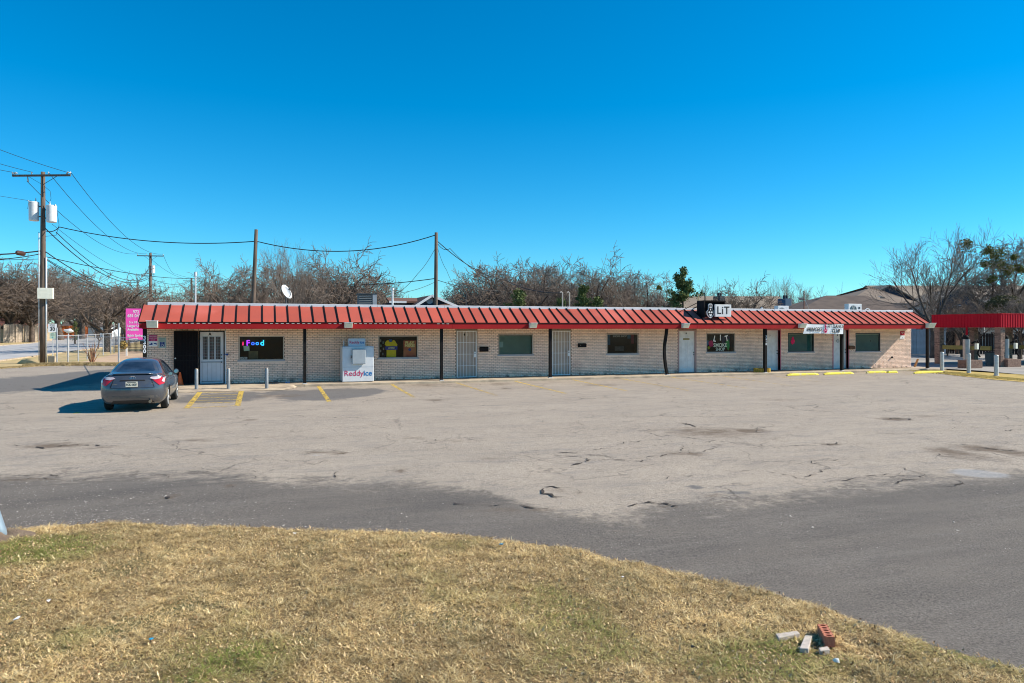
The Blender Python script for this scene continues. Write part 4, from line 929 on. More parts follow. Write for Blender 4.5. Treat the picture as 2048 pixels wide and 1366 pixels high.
# ---- banner
bx0, bx1 = WX(1611, YE-.05), WX(1687.5, YE-.05); bz1, bz0 = HZ(648, bx0, YE), HZ(667.5, bx0, YE)
bn = thing('banner', ((bx0+bx1)/2, YE-.05, bz0), 'white vinyl banner reading PRINCESS FIT DANCE CLUB hanging from the fascia', 'banner')
V = []; nx, nz = 36, 8
for i in range(nx+1):
    for j in range(nz+1):
        u, v = i/nx, j/nz; xx = bx0-.15*(1-v)+(bx1-bx0+.12*(1-v))*u
        V.append((xx, YE-.04-.015*math.sin(u*9+v)*(1-v)-.006*math.sin(u*23+2*v), bz0+(bz1-bz0)*v+.02*math.sin(u*5)*(1-v)-.03*math.sin(u*math.pi)*(v)))
q = MB(); q.add(V, [(i*(nz+1)+j, (i+1)*(nz+1)+j, (i+1)*(nz+1)+j+1, i*(nz+1)+j+1) for i in range(nx) for j in range(nz)]); q.build('sheet', M_txtw, bn, smooth=True)
bw, bh = bx1-bx0, bz1-bz0
text('lettering', 'PRINCESS', .29, M_txtk, (bx0+.22*bw, YE-.075, bz0+.42*bh), bn, bold=.006, sx=.80, shear=.25)
text('lettering', 'FIT DANCE', .26, M_txtk, (bx0+.78*bw, YE-.075, bz0+.74*bh), bn, bold=.002, sx=.84)
text('lettering', 'CLUB', .26, M_txtk, (bx0+.78*bw, YE-.075, bz0+.28*bh), bn, bold=.007, sx=.85, shear=.2)
q = MB(); cx, cz = bx0+.515*bw, bz0+.5*bh
for (u, v), (u2, v2), t_ in (((0,.40),(0,.05),.07),((0,.05),(-.12,-.12),.06),((0,.05),(.10,-.15),.07),((-.12,-.12),(-.2,-.22),.05),((.10,-.15),(.22,-.12),.04),((-.13,-.26),(.15,-.26),.07),((0,-.26),(0,-.42),.10),((0,.2),(.12,.3),.03),((0,.2),(-.12,.32),.03),((0,.40),(.03,.52),.05)):
    q.bar((cx+u*bw*.22, YE-.07, cz+v*bh), (cx+u2*bw*.22, YE-.07, cz+v2*bh), t_, .006, up=(0,1,0))
q.build('dancer_figure', mat('banner_pink', (.62,.02,.13), None), bn)

# ---- ice merchandiser
ix0, ix1 = WX(684.5, -1.0), WX(747.5, -1.0); iy = -1.02; iz0, iz1 = WZ, HZ(693, ix0, iy)
ic = thing('ice_merchandiser', ((ix0+ix1)/2, -.6, WZ), 'white outdoor ice merchandiser reading Reddy Ice against the brick wall', 'ice freezer')
M_ice = mat('ice_box_white', (.66,.68,.70), (.60,.62,.64), 4, .35); M_icetop = mat('ice_box_blue', (.30,.42,.50), None, rough=.5)
q = MB(); q.box(ix0, ix1, iy, -.12, iz0+.02, iz1); q.build('cabinet', M_ice, ic, bevel=.025)
q = MB(); q.box(ix0+.02, ix1-.02, iy-.006, iy-.001, iz0+.42*(iz1-iz0)+.005, iz0+.42*(iz1-iz0)+.012); q.box(ix0+.01, ix1-.01, iy-.006, iy-.001, iz1-.075, iz1-.062); q.build('seam', M_grey, ic)
dx0, dx1 = ix0+.30*(ix1-ix0), ix0+.73*(ix1-ix0); dz0, dz1 = iz0+.51*(iz1-iz0), iz0+.93*(iz1-iz0)
q = MB(); q.box(dx0, dx1, iy-.13, iy-.04, dz0, dz1); dd = q.build('hatch', mat('hatch_grey', (.36,.40,.43), (.32,.36,.39), 5, .45), ic, bevel=.02)
q = MB(); q.box(dx0+.03, dx1-.03, iy-.038, iy-.002, dz0+.03, dz1-.03); q.build('gasket', M_dgrey, dd)
q = MB(); q.box(dx0-.05, dx0-.002, iy-.12, iy-.07, (dz0+dz1)/2-.07, (dz0+dz1)/2+.05); q.build('handle', M_dgrey, dd)
hx0, hx1 = ix0+.20*(ix1-ix0), ix0+.74*(ix1-ix0); hz1 = HZ(677, ix0, iy)
q = MB(); q.box(hx0, hx1, iy+.10, iy+.40, iz1+.002, hz1); hd = q.build('header_sign', mat('header_pale', (.46,.56,.64), (.42,.52,.60), 5, .5), ic, bevel=.012)
zc = (iz1+hz1)/2; text('lettering', 'Reddy', .165, M_txtr, (hx0+.04, iy+.094, zc), hd, align='LEFT', bold=.002); text('lettering', 'ice', .165, M_txtb, (hx1-.05, iy+.094, zc), hd, align='RIGHT', bold=.004)
zc = iz0+.245*(iz1-iz0); text('lettering', 'Reddy', .325, M_txtr, (ix0+.07, iy-.006, zc), ic, align='LEFT', bold=.0); text('lettering', 'ice', .325, M_txtb, (ix1-.07, iy-.006, zc), ic, align='RIGHT', bold=.005)
q = MB(); q.cyl((ix0+.09, iy+.3, iz1), (ix0+.09, iy+.3, iz1+.22), .035, n=10); q.cyl((ix0+.09, iy+.3, iz1+.22), (ix0+.09, iy+.3, iz1+.28), .015, n=8); root_mesh(q, 'bottle', mat('bottle_plastic', (.5,.48,.48), None, rough=.3), (ix0+.09, iy+.3, iz1), 'pale bottle standing on top of the ice merchandiser', 'bottle', smooth=True)

# ---- LiT sign
lx0 = WX(1408.5, -1.2); lx1 = WX(1451, -1.2); lz1, lz0 = HZ(600.5, lx0, -1.2), HZ(635, lx0, -1.2)
ls = thing('lit_shop_sign', ((lx0+lx1)/2, -.9, lz0), 'black framed sign box with emblem and white LiT panel on the roof', 'sign')
q = MB(); t_ = .05
q.box(lx0, lx0+t_, -1.2, -.55, lz0, lz1); q.box(lx1-t_, lx1, -1.2, -.55, lz0+.2, lz1); q.box(lx0+t_, lx1-t_, -1.2, -.55, lz1-t_, lz1); q.box(lx0+t_, lx1-t_, -1.0, -.95, lz0+.15, lz1-t_); q.build('frame', M_black, ls)
q = MB(); q.bar((lx0+.03,-.57,lz1-.3),(lx0+.03,.3,3.35),.04,.04); q.bar((lx1-.05,-.57,lz1-.3),(lx1-.05,.3,3.35),.04,.04); q.bar((lx0+.03,-.57,lz1-.1),(lx0-1.0,-.5,3.25),.03,.03); q.build('strut', M_black, ls)
wx0, wx1 = WX(1431, -1.35), WX(1463, -1.35); wz1, wz0 = HZ(608.8, wx0, -1.35), HZ(633.5, wx0, -1.35)
q = MB(); q.box(wx0, wx1, -1.33, -1.22, wz0, wz1); pn = q.build('panel', M_white, ls, bevel=.01)
text('lettering', 'LiT', .54, M_txtk, ((wx0+wx1)/2-.01, -1.335, (wz0+wz1)/2), ls, bold=.008, sx=.98, sp=1.12)
ex = WX(1420.5, -1.25); ez = (HZ(609, ex, -1.25)+HZ(634, ex, -1.25))/2
def ell(cx, cz, a_, b_, n=22, t0=0, t1=360): return [(cx+a_*math.cos(R(t0+(t1-t0)*i/n)), cz+b_*math.sin(R(t0+(t1-t0)*i/n))) for i in range(n)]
shape = [(ex-.12,ez+.30),(ex-.06,ez+.36),(ex+.06,ez+.36),(ex+.12,ez+.30),(ex+.12,ez+.06),(ex+.22,ez-.04),(ex+.2,ez-.2),(ex+.1,ez-.32),(ex,ez-.38),(ex-.1,ez-.32),(ex-.2,ez-.2),(ex-.22,ez-.04),(ex-.12,ez+.06)]
q = MB(); q.prism(shape, -1.27, -1.22); q.build('emblem', M_white, ls)
q = MB(); q.prism([(ex+(x-ex)*.86, ez+(z-ez)*.88) for x, z in shape], -1.276, -1.271); q.build('emblem_field', M_black, ls)
q = MB()
for dz in (.22,.14): q.box(ex-.07, ex+.07, -1.282, -1.278, ez+dz, ez+dz+.035)
q.prism(ell(ex-.07, ez-.08, .055, .05), -1.282, -1.278); q.prism(ell(ex+.07, ez-.08, .055, .05), -1.282, -1.278); q.prism([(ex-.09,ez-.18),(ex+.09,ez-.18),(ex+.03,ez-.29),(ex-.03,ez-.29)], -1.282, -1.278); q.box(ex-.03, ex+.03, -1.282, -1.278, ez+.02, ez+.10)
q.build('emblem_detail', M_white, ls)

# ---- roof-top things
def rooft(px, Y): return WX(px, Y)
# condenser unit
Y_ = 3.0; x0, x1 = WX(717.5, Y_), WX(753.5, Y_); z1 = HZ(586.5, x0, Y_); cu = thing('condenser_unit', ((x0+x1)/2, Y_, 3.2), 'dark louvred rooftop air conditioner behind the ridge above the ice merchandiser', 'air conditioner')
q = MB(); q.box(x0+.03, x1-.03, Y_+.03, Y_+.8, 3.2, z1-.05); q.build('cabinet', M_dgrey, cu)
q = MB()
for j in range(9): zz = 3.32+(z1-3.42)*j/8; q.add([(x0,Y_-.02,zz),(x1-.22,Y_-.02,zz),(x1-.22,Y_+.03,zz+.055),(x0,Y_+.03,zz+.055)], [(0,1,2,3)])
q.build('louvre', mat('louvre_grey', (.12,.14,.15), None, rough=.5), cu); q = MB(); q.box(x0-.02, x1+.02, Y_-.03, Y_+.85, z1-.045, z1); q.build('top', M_dgrey, cu)
q = MB(); q.box(x1-.2, x1, Y_-.02, Y_+.03, 3.2, z1-.05); q.build('corner_panel', M_grey, cu)
def minisplit(px0, px1, py1, Y, label):
    x0, x1 = WX(px0, Y), WX(px1, Y); z1 = HZ(py1, x0, Y); o = thing('minisplit_unit', ((x0+x1)/2, Y, 3.2), label, 'air conditioner', 'white outdoor units on the roof')
    q = MB(); q.box(x0, x1, Y, Y+.32, 3.22, z1); q.build('casing', M_white, o, bevel=.015)
    cx = x0+(x1-x0)*.36; cz = z1-.36; q = MB(); q.cyl((cx, Y-.008, cz), (cx, Y-.002, cz), .26, n=24); q.build('fan_opening', mat('fan_teal', (.05,.12,.13), None), o)
    q = MB()
    for rr_ in (.08,.15,.22): q.tube([(cx+rr_*math.cos(t*.3927), Y-.015, cz+rr_*math.sin(t*.3927)) for t in range(17)], .006, 4, cap=False)
    for t in range(6): a_ = t*math.pi/3; q.bar((cx, Y-.012, cz), (cx+.25*math.cos(a_), Y-.012, cz+.25*math.sin(a_)), .02, .01)
    q.build('fan_guard', M_galv, o)
    q = MB(); q.box(x0+(x1-x0)*.75, x0+(x1-x0)*.88, Y-.012, Y-.003, z1-.30, z1-.18); q.build('badge', M_dgrey, o)
minisplit(1556, 1577.5, 611.5, 1.5, 'low white outdoor unit mostly hidden behind the ridge')
minisplit(1697, 1723.5, 607.5, 1.5, 'white outdoor unit with round fan showing above the ridge')
q = MB(); x = WX(1729, 1.5); x2 = WX(1741, 1.5)
q.tube([(x,1.6,3.2),(x+.05,1.6,3.45),(x+.3,1.6,3.60),(x2,1.6,3.56),(x2+.3,1.6,3.3)], .03, 6); root_mesh(q, 'coolant_hose', M_white, (x, 1.6, 3.2), 'curved white hose beside the fan unit on the roof', 'hose', smooth=True)
q = MB(); x = WX(1770, 1.5); q.tube([(x,1.6,3.3),(x+.25,1.6,3.50),(x+.5,1.6,3.50),(x+.75,1.6,3.35)], .03, 6); root_mesh(q, 'coolant_hose', M_white, (x, 1.6, 3.3), 'low white hose arc near the right end of the roof', 'hose', smooth=True)
# satellite dish
Y_ = 2.2; x = WX(572, Y_); z = HZ(585, x, Y_); ds = thing('satellite_dish', (x, Y_, 3.2), 'white oval satellite dish on a short mast above the ridge', 'satellite dish')
V = []; Fq = []; nr, na = 6, 24; dirn = Vector((.30, -.85, .40)).normalized(); ax = dirn.cross(Vector((0,0,1))).normalized(); ay = ax.cross(dirn).normalized()
ay = (ay+ax*.25).normalized()
for i in range(nr+1):
    for j in range(na):
        rr_ = i/nr; a_ = 2*math.pi*j/na; p = Vector((x, Y_, z))+ax*(rr_*.20*math.cos(a_))+ay*(rr_*.36*math.sin(a_))+dirn*(.09*rr_*rr_); V.append(tuple(p))
for i in range(nr):
    for j in range(na): j2 = (j+1) % na; Fq.append((i*na+j, i*na+j2, (i+1)*na+j2, (i+1)*na+j))
q = MB(); q.add(V, Fq); dsh = q.build('reflector', M_white, ds, smooth=True); sm = dsh.modifiers.new('thick', 'SOLIDIFY'); sm.thickness = .012
c = Vector((x, Y_, z)); q = MB(); q.tube([c-ay*.3, c-ay*.25+dirn*.35, c+dirn*.42], .012, 6); q.build('feed_arm', M_dgrey, ds); q = MB(); q.cyl(c+dirn*.36-ay*.02, c+dirn*.48, .035, n=8); q.build('feed_horn', M_dgrey, ds)
q = MB(); q.tube([(x,Y_+.05,3.2),(x,Y_+.05,z-.15),(c-dirn*.03)], .025, 8); q.build('mast', M_dgrey, ds)
# vents and mast pipes
def vent(px, py0, Y, r_, m, label, cap=None, hook=False):
    x = WX(px, Y); z1 = HZ(py0, x, Y); o = thing('vent_pipe', (x, Y, 3.2), label, 'vent pipe', 'pipes standing on the flat roof'); q = MB()
    pts = [(x, Y, 3.2), (x, Y, z1)]
    if hook: pts += [(x-.06, Y, z1+.06), (x-.14, Y, z1+.03)]
    q.tube(pts, r_, 8); q.build('pipe', m, o, smooth=True, auto=True)
    if cap: q = MB(); q.cyl((x, Y, z1), (x, Y, z1+cap), r_*1.7, n=8); q.build('cap', m, o)
vent(391, 552, 6, .038, M_galv, 'tall pale pipe behind the ridge near the left end', .2); vent(785, 580, 5, .05, M_white, 'white pipe standing left of the blue gabled house', .1)
vent(1125, 586, 4, .035, M_beige, 'left of the paired tan hooked pipes on the roof', hook=True); vent(1139, 586, 4, .035, M_beige, 'right of the paired tan hooked pipes on the roof', hook=True)
vent(1396.5, 590, 4, .04, mat('tan_pipe', (.40,.29,.14), None), 'single tan pipe left of the LiT sign', .05); vent(1410, 588, 4, .035, M_black, 'dark hooked pipe rising behind the LiT sign', hook=True)
vent(932, 582, 6, .02, M_dgrey, 'thin grey rod on the roof right of the bare service pole'); vent(1608, 582, 3, .03, mat('rust_mast', (.16,.05,.03), None), 'dark red antenna mast between the two white roof units')
vent(740, 598, 4, .04, M_galv, 'short grey pipe in front of the dark air conditioner')
q = MB(); x = WX(1608.5, 3); q.cyl((x, 3, HZ(596,x,3)), (WX(1622,3), 3, 3.3), .008, n=5); root_mesh(q, 'guy_wire', M_galv, (x, 3, 3.5), 'thin pale guy wire bracing the dark red antenna mast', 'wire')
for px, lb in ((1210, 'small dark debris lump on the ridge flashing near the middle'),(1521, 'small round vent knob on the ridge left of the low white unit')):
    q = MB(); x = WX(px, 0); q.tube([(x-.08,-.1,3.455),(x,-.1,3.52),(x+.09,-.1,3.46)], [.02,.045,.015], 6); root_mesh(q, 'roof_knob', M_dgrey if px < 1300 else M_galv, (x, -.1, 3.46), lb, 'vent knob', smooth=True)

# ================================================================== bollards, wheel stops
def copy_thing(o, loc, label, rz=0):
    c = o.copy(); COL.objects.link(c); c.location = loc; c['label'] = label; c.rotation_euler = (0, 0, rz)
    for ch in o.children:
        d_ = ch.copy(); COL.objects.link(d_); d_.parent = c
        for g_ in ch.children: e_ = g_.copy(); COL.objects.link(e_); e_.parent = d_
    return c
def make_bollard(h, r_, label, group, m):
    o = thing('bollard', (0,0,0), label, 'bollard', group); q = MB(); q.tube([(0,0,0),(0,0,h-.02),(0,0,h)], [r_, r_, r_*.85], 14); q.build('pipe', m, o, smooth=True, auto=True)
    q = MB(); q.tube([(0,0,h),(0,0,h+.02),(0,0,h+.028)], [r_*.85, r_*.6, r_*.1], 14); q.build('cap', M_conc, o, smooth=True)
    q = MB(); q.cyl((0,0,0.012),(0,0,.03), r_*1.6, r_*1.3, 14); q.build('footing', M_conc, o); return o
M_boll = mat('scuffed_grey_steel', (.30,.32,.33), (.20,.21,.22), 9, .5, metal=.3, stretch=(3,3,.6))
b0 = make_bollard(.83, .065, 'bollard nearest the silver car in front of the security door', 'grey bollards by the white door', M_boll)
p = GP(393, 781.5); b0.location = (p.x, p.y, 0); p = GP(457, 780); copy_thing(b0, (p.x, p.y, 0), 'bollard right of the white door, before the leftmost window'); p = GP(533.5, 779); copy_thing(b0, (p.x, p.y, 0), 'bollard under the right edge of the leftmost window')
b0 = make_bollard(1.05, .10, 'leftmost tall silver bollard beside the far yellow wheel stop', 'silver bollards on the right verge', M_galv)
p = GP(1884, 741.5); b0.location = (p.x, p.y, 0); p = GP(1937.5, 746.5); copy_thing(b0, (p.x, p.y, 0), 'middle silver bollard in front of the car wash vacuum'); p = GP(1992.5, 752); copy_thing(b0, (p.x, p.y, 0), 'rightmost silver bollard below the near brick column')
def wheel_stop(pa, pb, label, broken=False):
    a = GP(*pa); b = GP(*pb); ym = (a.y+b.y)/2; a = Vector((WX(pa[0], ym), ym, 0)); b = Vector((WX(pb[0], ym), ym, 0)); L_ = (b-a).length; o = thing('wheel_stop', ((a.x+b.x)/2, (a.y+b.y)/2, .004), label, 'wheel stop', 'yellow concrete wheel stops')
    q = MB(); n = 10; ring = []
    for i in range(n+1):
        u = -L_/2+L_*i/n; sh = .55 if i in (0, n) else 1; jit = random.uniform(-.006, .006)
        ring += [(u, -.075, 0), (u, -.075*sh, .05*sh), (u, -.04*sh, .115*sh+jit), (u, .04*sh, .115*sh+jit), (u, .075*sh, .05*sh), (u, .075, 0)]
    fs = [(i*6+j, i*6+j+1, (i+1)*6+j+1, (i+1)*6+j) for i in range(n) for j in range(5)]+[(0,1,2,3,4,5), tuple(n*6+j for j in (5,4,3,2,1,0))]
    q.add(ring, fs); me = q.mesh('block'); me.materials.append(M_yel); c = link('block', me, o)
    q = MB()
    for u in (-.36, .36):
        q.cyl((u*L_, 0, .09), (u*L_, 0, .124), .016, n=6)
    me = q.mesh('anchor_pin'); me.materials.append(M_dgrey); link('anchor_pin', me, o)
    o.rotation_euler = (0, 0, math.atan2(b.y-a.y, b.x-a.x)); return o
wheel_stop((1574,750.5),(1636,751), 'first yellow wheel stop, right of the timber planter'); wheel_stop((1648,749),(1706,748.5), 'yellow wheel stop at the foot of the banner post')
wheel_stop((1733,746.5),(1772,746), 'longer piece of the broken yellow wheel stop by the sunlit corner'); wheel_stop((1774,746),(1794,745.8), 'short broken off piece of yellow wheel stop'); wheel_stop((1828,746),(1886,747), 'far right yellow wheel stop beside the silver bollard')
# traffic cone half hidden by the car
p = GP(352, 775); co_ = thing('traffic_cone', (p.x+.15, p.y, .004), 'orange traffic cone partly hidden behind the silver car', 'traffic cone')
q = MB(); q.tube([(co_.location.x,co_.location.y,.04),(co_.location.x,co_.location.y,.62)], [.15,.03], 16); q.build('cone', mat('cone_orange', (.85,.13,.02), None, rough=.5), co_, smooth=True, auto=True); q = MB(); q.box(co_.location.x-.19, co_.location.x+.19, co_.location.y-.19, co_.location.y+.19, .004, .04); q.build('base', MATS['cone_orange'], co_, bevel=.01)

# ================================================================== CAR
M_carp = mat('grey_car_paint', (.125,.132,.148), (.105,.112,.126), 2, .26, metal=.6, coat=.6, world=False, c3=(.15,.145,.14), scale3=3)
def tyre_and_rim(par, cx, cy, side):
    r_, wd = .335, .21; wv = bpy.data.objects.new('wheel', None)
    o = link('wheel', None, par); o.location = (cx, cy, r_)
    q = MB(); prof = [(-wd/2,.24),(-wd/2,.30),(-wd/2+.03,.332),(-.04,.337),(.04,.337),(wd/2-.03,.332),(wd/2,.30),(wd/2,.24)]; n = 32; V = [(a, rr_*math.cos(2*math.pi*j/n), rr_*math.sin(2*math.pi*j/n)) for j in range(n) for a, rr_ in prof]
    P = len(prof); q.add(V, [(j*P+i, ((j+1) % n)*P+i, ((j+1) % n)*P+i+1, j*P+i+1) for j in range(n) for i in range(P-1)]); me = q.mesh('tyre', smooth=True); me.materials.append(mat('tyre_rubber', (.018,.018,.018), None, rough=.85) if 'tyre_rubber' not in MATS else MATS['tyre_rubber']); link('tyre', me, o)
    q = MB(); xf = side*wd*.42; q.tube([(xf*.2,0,0),(xf*.8,0,0)], [.235,.24], 24)
    for j in range(5):
        a_ = 2*math.pi*j/5; q.bar((xf*.95, .03*math.cos(a_), .03*math.sin(a_)), (xf, .23*math.cos(a_), .23*math.sin(a_)), .07, .03, up=(1,0,0))
    q.cyl((xf*.8,0,0),(xf*1.02,0,0),.05,n=10); me = q.mesh('rim'); me.materials.append(M_galv); link('rim', me, o)
def build_car():
    root = thing('parked_car', (0,0,0), 'dark grey four door sedan parked nose in beside the white door', 'car')
    #           y    bot  w_bot  w     z5(shoulder) w6   z6    w7   z7    z8
    S = [(.16, .24,.78,.905,.90,.80,1.075,.50,1.10,1.105),
         (.42, .20,.80,.93,.92,.735,1.095,.45,1.125,1.135),
         (.70, .18,.82,.935,.925,.695,1.13,.43,1.17,1.18),
         (1.20,.17,.83,.935,.92,.60,1.385,.38,1.425,1.44),
         (1.60,.17,.83,.935,.91,.595,1.43,.38,1.475,1.49),
         (2.30,.17,.83,.93,.895,.60,1.435,.39,1.485,1.50),
         (2.90,.17,.83,.93,.88,.60,1.385,.39,1.435,1.45),
         (3.55,.17,.83,.93,.86,.70,1.03,.45,1.06,1.075),
         (4.10,.18,.82,.92,.82,.68,.92,.42,.965,.98),
         (4.55,.20,.76,.86,.74,.60,.80,.40,.85,.86),
         (4.78,.24,.64,.72,.62,.50,.68,.34,.71,.715)]
    V = []; Fc = []
    def ring(s):
        y, zb, wb, w_, z5, w6, z6, w7, z7, z8 = s; h = [(0,zb),(.6*wb,zb),(wb,zb),(w_*.985,.42),(w_,.66),(w_*.965,z5),(w6,z6),(w7,z7),(0,z8)]
        return [(x, y, z) for x, z in h]+[(-x, y, z) for x, z in h[-2:0:-1]]
    for s in S: V += ring(s)
    n = 16
    for i in range(len(S)-1):
        for j in range(n): j2 = (j+1) % n; Fc.append((i*n+j, i*n+j2, (i+1)*n+j2, (i+1)*n+j))
    # rear cap rows: index pairs (right p2..p6 -> 2..6 ; left mirrored 14..10)
    def cap(base, yrow, flip, S0):
        rows = [(2, 1, 0, 15, 14), (3, None, None, None, 13), (4, None, None, None, 12), (5, None, None, None, 11), (6, 7, 8, 9, 10)]
        idx = []
        for ri, rw in enumerate(rows):
            r_ = []
            for ci, q in enumerate(rw):
                if q is not None: r_.append(base+q)
                else:
                    xr, yr, zr = V[base+rw[0]]; f = (1, .6, 0, -.6, -1)[ci]; V.append((xr*f*.97, yrow[ri][0 if abs(f) > .1 and False else (1 if ci == 2 else 0)], zr)); r_.append(len(V)-1)
            idx.append(r_)
        for a, b in zip(idx, idx[1:]):
            for k_ in range(4):
                f = (a[k_], a[k_+1], b[k_+1], b[k_]); Fc.append(f if not flip else f[::-1])
        return idx
    cap(0, [None, (.03,.0), (-.02,-.06), (.08,.05), None], True, S[0])
    # pull the rear bumper row out, tuck bottom
    cap((len(S)-1)*n, [None, (4.86,4.92), (4.87,4.93), (4.83,4.89), None], False, S[-1])
    me = bpy.data.meshes.new('body'); me.from_pydata(V, [], Fc); bm = bmesh.new(); bm.from_mesh(me); bmesh.ops.recalc_face_normals(bm, faces=bm.faces)
    cl = bm.edges.layers.float.get('crease_edge') or bm.edges.layers.float.new('crease_edge')
    bm.verts.ensure_lookup_table()
    for e in bm.edges:
        a, b = e.verts[0].index, e.verts[1].index
        if a < len(S)*n and b < len(S)*n and a//n != b//n and a % n == b % n and a % n in (5, 11): e[cl] = .45
        if a < n and b < n and (a % n in (6,7,8,9,10)) and (b % n in (6,7,8,9,10)): e[cl] = .7
    bm.to_mesh(me); bm.free(); me.polygons.foreach_set('use_smooth', [True]*len(me.polygons)); me.materials.append(M_carp)
    body = link('body', me); s_ = body.modifiers.new('s', 'SUBSURF'); s_.levels = 3; s_.render_levels = 3
    cut = MB()
    for cy in (1.03, 3.80):
        for sd in (-1, 1): cut.cyl((sd*.62, cy, .335), (sd*1.2, cy, .335), .375, n=36)
    cme = cut.mesh('cut'); cu_ = link('cut', cme); bo = body.modifiers.new('b', 'BOOLEAN'); bo.object = cu_; bo.operation = 'DIFFERENCE'; bo.solver = 'EXACT'
    bpy.context.view_layer.update(); dg = bpy.context.evaluated_depsgraph_get(); nm = bpy.data.meshes.new_from_object(body.evaluated_get(dg)); nm.name = 'body'
    nm.materials.clear(); nm.materials.append(M_carp)
    nm.polygons.foreach_set('material_index', [0]*len(nm.polygons)); nm.set_sharp_from_angle(angle=R(40))
    body.modifiers.clear(); body.data = nm; bpy.data.objects.remove(cu_); body.parent = root
    bvh = BVHTree.FromPolygons([v.co.copy() for v in nm.vertices], [tuple(p.vertices) for p in nm.polygons])
    def decal(name, poly, m, axis, off=.006, par=body, cuts=3, dirv=None):
        bm = bmesh.new(); vs = []
        for a, b in poly:
            vs.append(bm.verts.new({'rear': (a, -1, b), 'right': (1.6, a, b), 'left': (-1.6, a, b), 'front': (a, 6, b)}[axis]))
        f = bm.faces.new(vs); bmesh.ops.triangulate(bm, faces=[f])
        for _ in range(cuts): bmesh.ops.subdivide_edges(bm, edges=bm.edges[:], cuts=1, use_grid_fill=True)
        dv = Vector(dirv or {'rear': (0,1,0), 'right': (-1,0,0), 'left': (1,0,0), 'front': (0,-1,0)}[axis]); bad = []
        for v in bm.verts:
            h, nr_, _, _ = bvh.ray_cast(v.co, dv)
            if h is None: bad.append(v)
            else: v.co = h-dv*off+nr_*off*.3
        bmesh.ops.delete(bm, geom=bad, context='VERTS'); bmesh.ops.recalc_face_normals(bm, faces=bm.faces)
        me = bpy.data.meshes.new(name); bm.to_mesh(me); bm.free(); me.materials.append(m); me.polygons.foreach_set('use_smooth', [True]*len(me.polygons)); o = link(name, me, par); return o
    CG = mat('car_glass', (.012,.017,.026), (.03,.045,.07), 2.5, .06, world=False, spec=.9)
    SG = mat('car_gap', (.008,.008,.008), None, rough=.8); TR = mat('tail_red', (.50,.012,.02), None, rough=.15, coat=.6); TW = mat('tail_clear', (.62,.58,.60), (.5,.4,.44), 14, .15, coat=.5, world=False)
    decal('rear_window', [(-.66,1.145),(.66,1.145),(.60,1.25),(.50,1.395),(-.50,1.395),(-.60,1.25)], CG, 'rear')
    decal('trunk_lip', [(-.70,1.085),(.70,1.085),(.66,1.115),(-.66,1.115)], M_carp, 'rear', off=.03)
    decal('lip_shadow', [(-.66,1.055),(.66,1.055),(.66,1.072),(-.66,1.072)], SG, 'rear', off=.004)
    for s in (-1, 1):
        decal('taillight', [(s*.50,1.0),(s*.86,1.015),(s*.90,.94),(s*.87,.80),(s*.74,.76),(s*.66,.90),(s*.52,.955)], TR, 'rear', off=.012)
        decal('reversing_light', [(s*.47,.965),(s*.53,1.005),(s*.80,1.015),(s*.74,.945),(s*.62,.925)], TW, 'rear', off=.020)
        decal('taillight_side', [(s*.80,.87),(s*.84,.97),(s*.88,.97),(s*.87,.84)], TW, 'rear', off=.024)
        decal('rear_seam', [(s*.50,.955),(s*.52,.955),(s*.62,.70),(s*.60,.70)], SG, 'rear', off=.003)
    decal('rear_seam', [(-.60,.695),(.60,.695),(.60,.705),(-.60,.705)], SG, 'rear', off=.004)
    decal('plate_recess', [(-.36,.89),(.36,.89),(.33,.925),(-.33,.925)], SG, 'rear', off=.004)
    decal('diffuser', [(-.62,.245),(.62,.245),(.52,.33),(-.52,.33)], mat('bumper_dark', (.03,.03,.032), None, rough=.7), 'rear', off=.006)
    decal('dirt_film', [(-.72,.40),(.72,.40),(.70,.47),(-.70,.47)], mat('road_dirt', (.16,.14,.12), (.10,.10,.10), 5, .8, world=False), 'rear', off=.003)
    y_p = -.09
    q = MB(); q.box(-.165, .165, y_p, y_p+.012, .735, .885); pl = q.build('licence_plate', mat('plate_cream', (.66,.62,.50), None, rough=.4), root, bevel=.003)
    text('lettering', 'FCK-1635', .085, mat('plate_dark', (.05,.045,.04), None), (0, y_p-.003, .80), pl, bold=.001, sx=.82); q = MB(); q.box(-.12, .12, y_p-.004, y_p-.001, .858, .872); q.build('state_name', M_dgrey, pl)
    EM = mat('chrome', (.75,.75,.77), None, rough=.12, metal=1)
    h = bvh.ray_cast(Vector((0,-1,.985)), Vector((0,1,0)))[0]; ye = h.y-.008
    q = MB()
    def el(cx, cz, a_, b_): return [(cx+a_*math.cos(t*math.pi/10), ye, cz+b_*math.sin(t*math.pi/10)) for t in range(21)]
    q.tube(el(0,.985,.075,.048), .007, 5, cap=False); q.tube(el(0,.985,.024,.044), .006, 5, cap=False); q.tube(el(0,1.008,.055,.020), .006, 5, cap=False); q.build('emblem', EM, root)
    q = MB(); q.cyl((.50,-.035,.30),(.50,.16,.30),.042,n=14); q.build('exhaust_pipe', mat('exhaust_metal', (.30,.24,.18), None, rough=.35, metal=.8), root, smooth=True, auto=True)
    text('badge', 'CAMRY', .04, EM, (-.48, bvh.ray_cast(Vector((-.48,-1,.80)), Vector((0,1,0)))[0].y-.006, .80), root); text('badge', 'SE', .045, EM, (.55, bvh.ray_cast(Vector((.55,-1,.80)), Vector((0,1,0)))[0].y-.006, .80), root)
